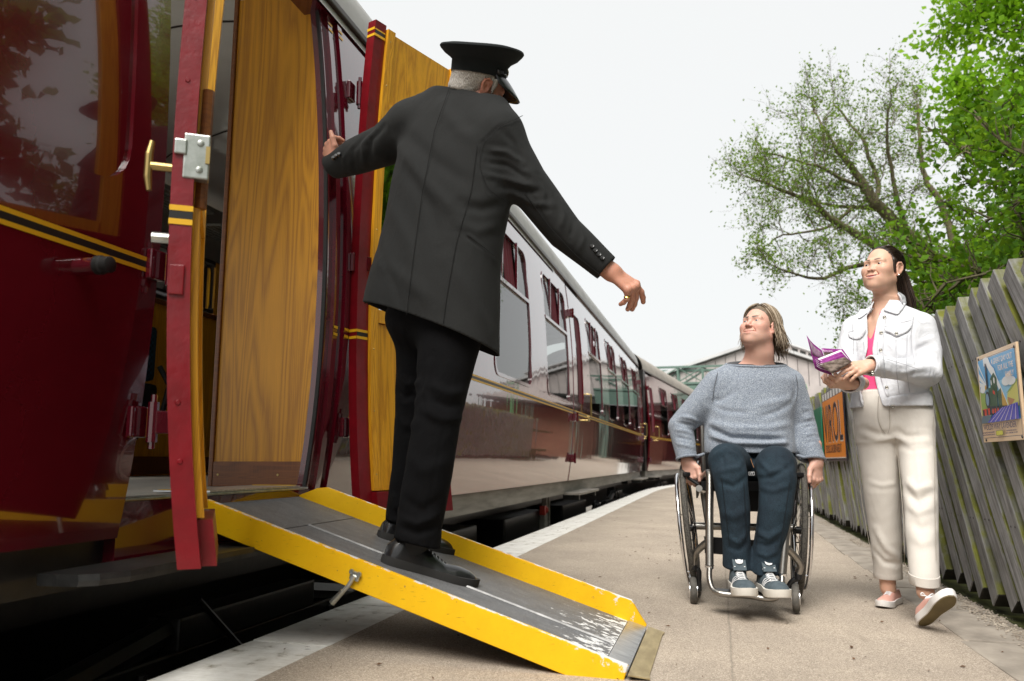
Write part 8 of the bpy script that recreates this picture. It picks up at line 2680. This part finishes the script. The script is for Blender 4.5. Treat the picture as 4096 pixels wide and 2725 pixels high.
for p, w, a in (
    # left sleeve (at the right): creases at the armhole, elbow and forearm
    ([(1.926, 3.750, 1.333), (1.899, 3.740, 1.236), (1.902, 3.740, 1.132)], .007, -.005), ([(1.933, 3.740, 1.215), (1.981, 3.750, 1.238), (2.029, 3.780, 1.253)], .012, .007), ([(1.920, 3.740, 1.184), (1.978, 3.750, 1.206), (2.030, 3.780, 1.211)], .012, -.007), ([(1.911, 3.720, 1.140), (1.971, 3.730, 1.162), (2.032, 3.780, 1.163)], .012, .007),
    ([(1.820, 3.660, 1.066), (1.883, 3.680, 1.094), (2.002, 3.750, 1.113)], .013, .008), ([(1.794, 3.650, 1.040), (1.875, 3.670, 1.059), (1.994, 3.740, 1.074)], .012, -.008), ([(1.758, 3.630, 1.088), (1.827, 3.650, 1.081), (1.904, 3.680, 1.108)], .012, -.006), ([(1.703, 3.600, 1.079), (1.749, 3.620, 1.041), (1.817, 3.660, 1.013)], .014, .005),
    ([(1.673, 3.580, 1.116), (1.661, 3.570, 1.075), (1.651, 3.570, 1.036)], .006, -.006), ([(1.683, 3.580, 1.116), (1.671, 3.570, 1.071), (1.660, 3.570, 1.032)], .006, .004),
    # right sleeve (at the left)
    ([(1.666, 3.850, 1.329), (1.660, 3.820, 1.259), (1.650, 3.820, 1.174)], .007, -.004), ([(1.616, 3.820, 1.227), (1.627, 3.800, 1.203), (1.648, 3.800, 1.207)], .012, .006), ([(1.596, 3.800, 1.140), (1.607, 3.780, 1.116), (1.645, 3.800, 1.123)], .013, -.006), ([(1.585, 3.780, 1.096), (1.591, 3.750, 1.067), (1.637, 3.780, 1.079)], .012, .006), ([(1.568, 3.660, 1.037), (1.570, 3.650, 1.010), (1.564, 3.650, 0.984)], .006, -.005), ([(1.610, 3.700, 1.050), (1.615, 3.680, 1.023), (1.618, 3.700, 0.995)], .012, .006),
    # yoke seams, pocket flaps, waistband
    ([(1.778, 3.750, 1.297), (1.842, 3.730, 1.314), (1.910, 3.740, 1.331)], .0055, -.004), ([(1.778, 3.750, 1.269), (1.798, 3.740, 1.261), (1.823, 3.730, 1.243), (1.885, 3.740, 1.270), (1.906, 3.740, 1.295)], .0055, -.0055), ([(1.779, 3.750, 1.278), (1.798, 3.740, 1.270), (1.823, 3.730, 1.251), (1.886, 3.740, 1.278), (1.904, 3.740, 1.299)], .006, .0035),
    ([(1.634, 3.820, 1.279), (1.670, 3.790, 1.286), (1.725, 3.770, 1.300)], .0055, -.004), ([(1.636, 3.820, 1.253), (1.661, 3.800, 1.241), (1.689, 3.790, 1.255), (1.709, 3.780, 1.285)], .0055, -.0055),
    ([(1.787, 3.740, 1.195), (1.767, 3.730, 1.069)], .0050, -.003), ([(1.795, 3.730, 1.008), (1.806, 3.730, 0.926)], .0055, -.004), ([(1.850, 3.730, 1.008), (1.859, 3.730, 0.926)], .0055, -.004), ([(1.695, 3.780, 1.264), (1.694, 3.780, 1.179), (1.674, 3.780, 1.096)], .0055, -.003),
    ([(1.764, 3.740, 0.961), (1.858, 3.730, 0.973), (1.993, 3.800, 0.989)], .0055, -.005), ([(1.646, 3.800, 0.956), (1.669, 3.790, 0.951), (1.691, 3.780, 0.946)], .0055, -.005),
    ([(1.813, 3.730, 1.193), (1.846, 3.720, 1.150), (1.882, 3.720, 1.089)], .02, .006), ([(1.813, 3.730, 1.049), (1.862, 3.730, 1.028), (1.942, 3.770, 1.001)], .016, -.005), ([(1.655, 3.800, 1.161), (1.679, 3.790, 1.107), (1.692, 3.780, 1.054)], .016, -.006), ([(1.656, 3.800, 1.014), (1.671, 3.790, 0.992), (1.687, 3.780, 0.981)], .012, .006)):
    fold.append((p, w, a * 1.35))
V = strokes(V, F, fold); V = V + normals(V, F) * (vnoise(V, 26, 7)[:, None] * .0014)
oz = np.array([.86, .926, 1.01, 1.10, 1.22, 1.30, 1.36, 1.45])          # jacket opening, left and right edge by height
def opening(V):
    # edges of the open front measured across the chest line
    u = V[:, 0] - .0
    z = V[:, 2]
    Lr, Rr = OPEN_L, OPEN_R
    l = np.interp(z, Lr[:, 2], Lr[:, 0]); r_ = np.interp(z, Rr[:, 2], Rr[:, 0])
    return l, r_
OPEN_L = np.array(sorted([(1.662, 3.770, 0.888), (1.673, 3.770, 0.960), (1.696, 3.765, 1.094), (1.720, 3.765, 1.198), (1.735, 3.775, 1.326), (1.743, 3.800, 1.406), (1.758, 3.830, 1.466)], key=lambda q: q[2]))
OPEN_R = np.array(sorted([(1.759, 3.745, 0.886), (1.750, 3.745, 0.958), (1.739, 3.750, 1.071), (1.738, 3.755, 1.197), (1.754, 3.760, 1.271), (1.773, 3.760, 1.334), (1.804, 3.770, 1.394), (1.856, 3.790, 1.458)], key=lambda q: q[2]))
def cut_wj(V):
    n = np.zeros_like(V)
    d = np.full(len(V), -1.0)
    l, r_ = opening(V)
    front = (V[:, 1] < 3.845) & (V[:, 0] > 1.69) & (V[:, 0] < 1.99) & ((V[:, 1] > 3.70) | (V[:, 2] > 1.16) | (V[:, 2] < 1.0))
    dl, dr = V[:, 0] - l, r_ - V[:, 0]
    o = np.minimum(dl, dr)
    d = np.where(front, np.maximum(d, o), d)
    n[:, 0] = np.where(dl < dr, 1, -1)
    hz = .918 - V[:, 2]
    hem = (hz > -.06) & (V[:, 1] > 3.60)
    t = hem & (hz > d); d = np.where(t, hz, d); n[t] = (0, 0, -1)
    for c_, ax_ in (((1.606, 3.545, 1.086), (-.93, -.25, .10)), ((1.537, 3.605, 1.010), (-.35, -.90, -.10))):
        ax_ = np.array(ax_) / np.linalg.norm(ax_)
        m = (np.linalg.norm(V - np.array(c_), axis=1) < .11)
        d = np.where(m, (V - np.array(c_)) @ ax_, d); n[m] = ax_
    na, nv_ = np.array((1.86, 3.885, 1.425)), np.array((-.12, -.25, .96)); nv_ /= np.linalg.norm(nv_)
    m = (V[:, 2] > 1.38) & ((V[:, 1] > 3.845) | (((V - na) @ nv_) > d)); dd = (V - na) @ nv_
    m = m & (dd > d); d = np.where(m, dd, d); n[m] = nv_
    return d, n
V0, F0 = V, F
V, F, _ = clip_mesh(V, F, cut_wj)
wj = figure_obj("denim_jacket", V, F, M['white_denim'], woman, wb, thick=.0045)
JV = V
for c_ in ((1.606, 3.545, 1.086), (1.537, 3.605, 1.010)):
    R_, m_ = cut_ring(V, F, c_, .075)
    mb = MB(); mb.tube(R_, .0042, 6, loop=True, cap=False); sub("cuff_edge", mb, M['white_denim'], wj, wb)
M['white_stitch'] = mat("grey_white_stitching", (0.42, 0.43, 0.46), 0.9)
for path in ([(1.926, 3.750, 1.360), (1.900, 3.740, 1.278), (1.896, 3.740, 1.195), (1.904, 3.740, 1.132)], [(1.780, 3.750, 1.297), (1.838, 3.730, 1.310), (1.906, 3.740, 1.327)], [(1.820, 3.730, 1.231), (1.807, 3.720, 1.068), (1.817, 3.730, 0.977)], [(1.875, 3.730, 1.256), (1.854, 3.720, 1.089), (1.872, 3.740, 0.982)],
             [(1.634, 3.820, 1.281), (1.670, 3.790, 1.291), (1.723, 3.770, 1.302)], [(1.662, 3.830, 1.325), (1.653, 3.810, 1.226), (1.652, 3.820, 1.174)], [(1.664, 3.800, 1.233), (1.664, 3.790, 1.097)], [(1.693, 3.790, 1.231), (1.688, 3.780, 1.096)], [(1.716, 3.620, 1.125), (1.813, 3.660, 1.106), (1.897, 3.690, 1.085)]):
    seam_line(path, JV, M['white_stitch'], wj, wb, .0010)
# collar: two pointed flaps and the stand round the neck
def flap(pts, lift, name="collar_flap"):
    P = [Vector(p) for p in pts]
    c_ = sum(P, Vector()) / len(P)
    nrm = Vector((0, 0, 0))
    for i in range(len(P)): nrm += (P[i] - c_).cross(P[(i + 1) % len(P)] - c_)
    nrm.normalize()
    if nrm.y > 0: nrm = -nrm
    mb = MB(); mb.rings([[p + nrm * (lift - .0035) for p in P], [p + nrm * lift for p in P]])
    o = sub(name, mb, M['white_denim'], wj, wb, False)
    bm = bmesh.new(); bm.from_mesh(o.data); bmesh.ops.bevel(bm, geom=bm.edges[:], offset=.0012, segments=2, affect='EDGES'); bm.to_mesh(o.data); bm.free()
for nm, pts, lift, am in (
    ("collar_flap", [(1.862, 3.800, 1.473), (1.892, 3.800, 1.473), (1.907, 3.770, 1.423), (1.873, 3.750, 1.381), (1.841, 3.740, 1.348), (1.814, 3.750, 1.362), (1.779, 3.750, 1.373), (1.814, 3.770, 1.417)], .0085, 3.87),
    ("collar_flap", [(1.758, 3.800, 1.438), (1.754, 3.800, 1.404), (1.724, 3.770, 1.377), (1.706, 3.770, 1.359), (1.690, 3.780, 1.346), (1.669, 3.790, 1.333), (1.684, 3.800, 1.369), (1.714, 3.800, 1.412)], .0085, 3.88),
    ("pocket_flap", [(1.775, 3.740, 1.297), (1.774, 3.740, 1.272), (1.800, 3.740, 1.264), (1.822, 3.730, 1.241), (1.852, 3.730, 1.254), (1.887, 3.740, 1.270), (1.908, 3.740, 1.301), (1.906, 3.740, 1.324), (1.838, 3.730, 1.310)], .0048, 3.9),
    ("pocket_flap", [(1.625, 3.800, 1.277), (1.628, 3.800, 1.250), (1.656, 3.790, 1.236), (1.686, 3.790, 1.248), (1.700, 3.780, 1.270), (1.712, 3.780, 1.298), (1.668, 3.790, 1.289)], .0048, 3.95),
    ("waist_band", [(1.766, 3.740, 0.959), (1.862, 3.730, 0.973), (2.010, 3.800, 0.993), (2.002, 3.800, 0.890), (1.851, 3.730, 0.885), (1.755, 3.740, 0.886)], .0040, 3.95),
    ("button_placket", [(1.774, 3.750, 1.364), (1.794, 3.750, 1.347), (1.773, 3.750, 1.259), (1.765, 3.750, 1.175), (1.764, 3.750, 1.071), (1.776, 3.740, 0.959), (1.760, 3.740, 0.959), (1.739, 3.750, 1.071), (1.738, 3.755, 1.197), (1.754, 3.760, 1.271)], .0030, 3.87)):
    pv, pf = cloth_patch(V0, F0, pts, lift, am)
    if nm == "waist_band":
        pv, pf, _ = clip_mesh(pv, pf, lambda X: (.9185 - X[:, 2], np.array((0, 0, -1.0))))
    figure_obj(nm, pv, pf, M['white_denim'], wj, wb, thick=.0030)
mb = MB()
st_pts = [(1.757, 3.800, 1.430), (1.80, 3.89, 1.445), (1.83, 3.945, 1.462), (1.87, 3.965, 1.465), (1.915, 3.93, 1.458), (1.888, 3.810, 1.475)]
Q = smooth_path(st_pts, 6)
G = [[q + Vector((0, 0, dz)) for q in Q] for dz in (-.045, 0)]
mb.grid([[q + Vector((0, 0, 0)) for q in Q], [q + (q - Vector((1.86, 3.90, q.z))) * .16 + Vector((0, 0, -.022)) for q in Q], [q + (q - Vector((1.86, 3.90, q.z))) * .30 + Vector((0, 0, -.055)) for q in Q]])
co = sub("collar", mb, M['white_denim'], wj, wb); solidify(co, .0035)
# metal shank buttons
M['button_metal'] = mat("pewter_button", (0.36, 0.34, 0.30), 0.35, 0.9)
for b_ in ((1.778, 3.740, 1.341), (1.757, 3.740, 1.266), (1.819, 3.720, 1.258), (1.749, 3.740, 1.182), (1.760, 3.730, 1.004), (1.780, 3.730, 0.914), (1.607, 3.530, 1.053)):
    q = Vector(snap(JV, [b_, b_], tol=.010)[0]); nn = (Vector((0, 0, .66)) - q).normalized() if False else Vector((-.35, -.93, .05))
    mb = MB(); mb.lathe(q + nn * .001, tuple(nn), [(.0078, -.003), (.0082, .002), (.0072, .004), (.0052, .0032), (.0035, .0045)], 12); bt = sub("button", mb, M['button_metal'], wj, wb)
    mb = MB(); mb.lathe(q + nn * .0052, tuple(nn), [(.0028, 0), (.0020, .0006)], 8); sub("button_eye", mb, M['rubber'], bt, wb)
# ---- trousers
M['cream_cloth'] = cloth("cream_twill", (0.60, 0.56, 0.505), (0.66, 0.62, 0.565), weave=500, wstr=.12, sheen=.05, crease=.22, cscale=6.0, cst=(1.3, 1.3, .5))
def w_trs(P):
    l_ = chain(P, [(1.775, 3.885, 0.905), (1.765, 3.885, 0.790), (1.769, 3.875, 0.521), (1.787, 3.900, 0.295), (1.798, 3.930, 0.131), (1.798, 3.940, 0.039)], [.080, .088, .081, .071, .063, .063])
    r_ = chain(P, [(1.938, 3.860, 0.904), (1.923, 3.820, 0.777), (1.844, 3.655, 0.538), (1.793, 3.570, 0.345), (1.748, 3.485, 0.173), (1.733, 3.460, 0.106)], [.080, .084, .073, .066, .058, .058])
    d = smin(l_, r_, .02)
    d = smin(d, sections(P, [(1.03, 1.842, 3.868, .150, .098), (.97, 1.84, 3.868, .164, .108), (.90, 1.840, 3.868, .166, .112), (.83, 1.838, 3.868, .166, .114), (.77, 1.835, 3.868, .14, .10)], math.radians(-24)), .05)
    return d
V, F = mesh_sdf(w_trs, (1.56, 3.30, .02), (2.12, 4.06, 1.04), .0078, 2)
fold = []
for p, w, a in (
    ([(1.798, 3.750, 0.805), (1.828, 3.720, 0.778), (1.930, 3.740, 0.785)], .014, -.008), ([(1.797, 3.740, 0.775), (1.841, 3.710, 0.748), (1.959, 3.760, 0.761)], .014, .007), ([(1.792, 3.740, 0.735), (1.844, 3.700, 0.714), (1.956, 3.740, 0.729)], .014, -.006), ([(1.664, 3.800, 0.818), (1.730, 3.790, 0.791), (1.792, 3.770, 0.786)], .014, -.006), ([(1.652, 3.800, 0.787), (1.723, 3.780, 0.762), (1.784, 3.770, 0.766)], .014, .005),
    ([(1.755, 3.600, 0.578), (1.785, 3.570, 0.535), (1.869, 3.600, 0.559)], .018, .012), ([(1.736, 3.580, 0.531), (1.780, 3.560, 0.491), (1.872, 3.600, 0.521)], .018, -.012), ([(1.728, 3.560, 0.476), (1.772, 3.540, 0.440), (1.861, 3.580, 0.465)], .018, .010), ([(1.726, 3.540, 0.412), (1.761, 3.510, 0.378), (1.840, 3.550, 0.393)], .020, -.008), ([(1.723, 3.520, 0.349), (1.750, 3.490, 0.316), (1.819, 3.520, 0.331)], .02, .007),
    ([(1.674, 3.790, 0.564), (1.729, 3.780, 0.548), (1.821, 3.800, 0.560)], .012, .005), ([(1.702, 3.820, 0.343), (1.747, 3.820, 0.259), (1.823, 3.850, 0.211)], .018, .009), ([(1.694, 3.840, 0.241), (1.737, 3.830, 0.193), (1.822, 3.860, 0.180)], .014, -.008),
    ([(1.723, 3.750, 0.958), (1.713, 3.750, 0.866), (1.737, 3.760, 0.796)], .0055, -.004), ([(1.770, 3.740, 0.937), (1.766, 3.740, 0.815), (1.732, 3.750, 0.785)], .0055, -.004), ([(1.792, 3.760, 0.765), (1.794, 3.740, 0.585), (1.805, 3.760, 0.387), (1.809, 3.800, 0.187)], .008, -.005),
    ([(1.880, 3.730, 0.865), (1.844, 3.660, 0.664), (1.817, 3.600, 0.550)], .012, .004)):
    fold.append((p, w, a * 1.35))
V = strokes(V, F, fold); V = V + normals(V, F) * (vnoise(V, 20, 8)[:, None] * .0014)
def cut_wt(V):
    n = np.zeros_like(V); n[:, 2] = -1
    fr = (V[:, 1] < 3.72) & (V[:, 2] < .4)
    zl = (1.796, 3.930, 0.111)[2]; zr = (1.738, 3.470, 0.152)[2]
    d = np.where(fr, zr + .18 * (V[:, 1] - 3.47) - V[:, 2], zl - V[:, 2])
    up_ = V[:, 2] - 1.00
    t = up_ > d; d = np.where(t, up_, d); n[t] = (0, 0, 1)
    return d, n
V, F, _ = clip_mesh(V, F, cut_wt)
wt_ = figure_obj("trousers", V, F, M['cream_cloth'], woman, wb, thick=.0035)
M['cream_seam'] = mat("cream_seam_shadow", (0.36, 0.32, 0.27), 0.9)
for path in ([(1.728, 3.750, 0.964), (1.717, 3.750, 0.866), (1.730, 3.760, 0.816), (1.748, 3.750, 0.789)], [(1.771, 3.740, 0.917), (1.768, 3.740, 0.815), (1.760, 3.750, 0.789)], [(1.805, 3.770, 0.770), (1.807, 3.760, 0.585), (1.828, 3.800, 0.384), (1.841, 3.850, 0.181)], [(2.005, 3.800, 0.869), (1.975, 3.760, 0.665), (1.907, 3.660, 0.471), (1.837, 3.550, 0.237)], [(1.649, 3.850, 0.861), (1.649, 3.850, 0.665), (1.662, 3.850, 0.461), (1.714, 3.900, 0.195)]):
    seam_line(path, V, M['cream_seam'], wt_, wb, .0012)
for c_ in ((1.796, 3.930, 0.111), (1.738, 3.470, 0.152)):
    R_, m_ = cut_ring(V, F, c_, .11, 36)
    mb = MB(); up3 = Vector((0, 0, 1)); mb.rings([[m_ + (p - m_) * k_ + up3 * h for p in R_] for k_, h in ((1.02, -.004), (1.07, 0), (1.06, .035), (1.01, .037))], cap=False); sub("turn_up", mb, M['cream_cloth'], wt_, wb)
R_, m_ = cut_ring(V, F, (1.84, 3.868, 1.00), .30, 48)
mb = MB(); mb.rings([[m_ + (p - m_) * k_ + Vector((0, 0, h)) for p in R_] for k_, h in ((1.012, -.028), (1.02, -.026), (1.012, .004), (.99, .004))], cap=False); sub("waistband", mb, M['cream_cloth'], wt_, wb)
# ---- pink leather plimsolls
M['pink_leather'] = mat("blush_pink_leather", (0.72, 0.40, 0.33), 0.45, color2=(0.66, 0.35, 0.29), nscale=12, coat=.1)
M['white_sole'] = mat("white_plimsoll_sole", (0.76, 0.74, 0.72), 0.6)
M['gum'] = mat("olive_gum_sole", (0.20, 0.155, 0.07), 0.7, bscale=220, bstr=.5, color2=(.14, .105, .045), nscale=8)
zb = gz(0.7)
h1 = (1.868, 4.000, 0.003); h1 = (h1[0], 4.0, zb + .002)
sh1, W1, _ = shoe(woman, wb, h1, (-.66, -.75, 0), (0, 0, 1), .255, None, M['pink_leather'], M['white_sole'], True, lift=.026, k=1.0, laces=M['lace_white'], hopen=.088, toe_h=.046)
h2 = (1.678, 3.400, 0.023); h2 = (h2[0], h2[1], zb + .006)
sh2, W2, wid2 = shoe(woman, wb, h2, (.10, -.80, .56), (.06, .57, .80), .255, "pink plimsoll raised on its heel, olive sole showing", M['pink_leather'], M['white_sole'], True, lift=.028, k=1.05, laces=M['lace_white'], hopen=.088, toe_h=.046)
mb = MB()
tt = [.01, .03, .07, .13, .2, .3, .4, .5, .6, .7, .78, .85, .91, .95, .98]
P = [(t * .255, wid2(t) - .004) for t in tt]
mb.rings([[W2(x, y, z + .010 * max(0, (x / .255 - .72) / .28) ** 2) for x, y in P + [(a, -b) for a, b in reversed(P)]] for z in (-.0025, .003)]); sub("outsole", mb, M['gum'], sh2, wb)

# ================================================================ LEAFLETS SHE IS READING
def paper(name, c1, c2, sc=30, st=(1, 1, 1)):
    return mat(name, c1, 0.35, color2=c2, nscale=sc, nstretch=st, lo=.42, hi=.58, coat=.2)
M['purple_paper'] = paper("purple_print", (0.20, 0.012, 0.17), (0.30, 0.05, 0.27), 60, (1, 1, 4))
M['mauve_photo'] = paper("mauve_photo_print", (0.22, 0.11, 0.20), (0.40, 0.28, 0.36), 25)
M['sepia_photo'] = paper("sepia_photo_print", (0.10, 0.075, 0.06), (0.28, 0.22, 0.19), 22, (1, 1, 3))
M['page_white'] = mat("white_page_edge", (0.78, 0.76, 0.78), 0.6)
M['print_text'] = mat("pale_print_text", (0.75, 0.62, 0.75), 0.6)
def leaf_sheet(name, m, TL, TR, BR, BL, bend=0.0, parent=None, th=.0012, n=8, label=None, group=None):
    TL, TR, BR, BL = map(Vector, (TL, TR, BR, BL))
    nrm = (TR - TL).cross(BL - TL).normalized()
    G = []
    for i in range(n + 1):
        u = i / n
        a, b_ = TL.lerp(TR, u), BL.lerp(BR, u)
        G.append([a.lerp(b_, v) + nrm * bend * math.sin(PI * u) for v in np.linspace(0, 1, 5)])
    V_ = [p for r_ in G for p in r_]
    c_ = sum(V_, Vector()) / len(V_)
    w_c = Vector(fig_to_world(c_))
    F_ = [(i * 5 + j, i * 5 + j + 1, (i + 1) * 5 + j + 1, (i + 1) * 5 + j) for i in range(n) for j in range(4)]
    me = bpy.data.meshes.new(name)
    if parent is None:
        me.from_pydata([tuple(p - c_) for p in V_], [], F_); me.update()
        o = link(name, me, m, None, True); o.location = w_c; o.rotation_euler = (0, 0, YAW); o["_c"] = tuple(c_)
    else:
        cc_ = Vector(parent["_c"])
        me.from_pydata([tuple(p - cc_) for p in V_], [], F_); me.update()
        o = link(name, me, m, parent, True, False)
    solidify(o, th, 0)
    if label: tag(o, label, "leaflet", group)
    return o, G, nrm
# wide folded leaflet at the back
lf, G0, n0 = leaf_sheet("leaflet", M['purple_paper'], (1.312, 3.500, 1.215), (1.388, 3.535, 1.154), (1.426, 3.535, 1.042), (1.341, 3.500, 1.067), .008, None, label="purple leaflet opened wide, its page curling away from the hands")
o_, G1, n1 = leaf_sheet("page", M['purple_paper'], (1.389, 3.536, 1.163), (1.494, 3.560, 1.161), (1.537, 3.560, 1.094), (1.427, 3.536, 1.048), .002, lf)
o_, _, _ = leaf_sheet("photo_print", M['mauve_photo'], (1.320, 3.498, 1.199), (1.382, 3.531, 1.147), (1.396, 3.531, 1.114), (1.332, 3.499, 1.131), .008, lf, th=.0003)
o_, _, _ = leaf_sheet("photo_print", M['sepia_photo'], (1.395, 3.534, 1.144), (1.462, 3.551, 1.146), (1.473, 3.551, 1.132), (1.401, 3.534, 1.126), 0, lf, th=.0003)
for k in range(4):

    leaf_sheet("text_line", M['print_text'], tuple(Vector((1.344, 3.498, 1.109)).lerp(Vector((1.350, 3.499, 1.071)), k / 4)), tuple(Vector((1.400, 3.531, 1.094)).lerp(Vector((1.408, 3.531, 1.055)), k / 4)), tuple(Vector((1.401, 3.531, 1.090)).lerp(Vector((1.408, 3.531, 1.051)), k / 4)), tuple(Vector((1.345, 3.498, 1.106)).lerp(Vector((1.351, 3.499, 1.067)), k / 4)), .007, lf, th=.0003)
# stack of smaller leaflets in front
l2, _, _ = leaf_sheet("leaflet", M['page_white'], (1.360, 3.515, 1.112), (1.476, 3.540, 1.156), (1.517, 3.540, 1.103), (1.408, 3.515, 1.065), .001, None, th=.004, label="white edged booklet between the purple leaflets in the woman's hands")
leaf_sheet("cover", M['purple_paper'], (1.363, 3.512, 1.105), (1.476, 3.537, 1.148), (1.516, 3.537, 1.101), (1.407, 3.512, 1.063), .001, l2, th=.0008)
l3, _, _ = leaf_sheet("leaflet", M['purple_paper'], (1.362, 3.507, 1.093), (1.477, 3.532, 1.137), (1.518, 3.532, 1.100), (1.408, 3.507, 1.058), .0015, None, th=.0025, label="folded purple leaflet with a dark cover photo, inside the stack")
l4, _, _ = leaf_sheet("leaflet", M['sepia_photo'], (1.357, 3.500, 1.086), (1.485, 3.526, 1.121), (1.519, 3.526, 1.099), (1.414, 3.500, 1.044), .002, None, th=.002, label="sepia photo leaflet on the front of the stack, held by her fingers")
def place_mat(o_pt, xdir, ydir):
    x = Vector(xdir).normalized(); y = Vector(ydir); y = (y - x * y.dot(x)).normalized(); z = x.cross(y)
    return Matrix(((x.x, y.x, z.x, o_pt.x), (x.y, y.y, z.y, o_pt.y), (x.z, y.z, z.z, o_pt.z), (0, 0, 0, 1)))
a_, b_, c_ = Vector((1.396, 3.531, 1.145)), Vector((1.439, 3.543, 1.146)), Vector((1.395, 3.531, 1.153))
cc_ = Vector(lf["_c"])
text_obj("lettering", "EVENTS", M['print_text'], lf, .012, place_mat(a_, b_ - a_, c_ - a_), width=(b_ - a_).length)
for o_ in [x for x in lf.children if x.name.startswith("lettering")]:
    # text_obj works in world axes; the leaflet's own axes are the figure's
    o_.data.transform(Matrix.Translation(origin_of(lf) - cc_))
for x in (lf, l2, l3, l4): del x["_c"]
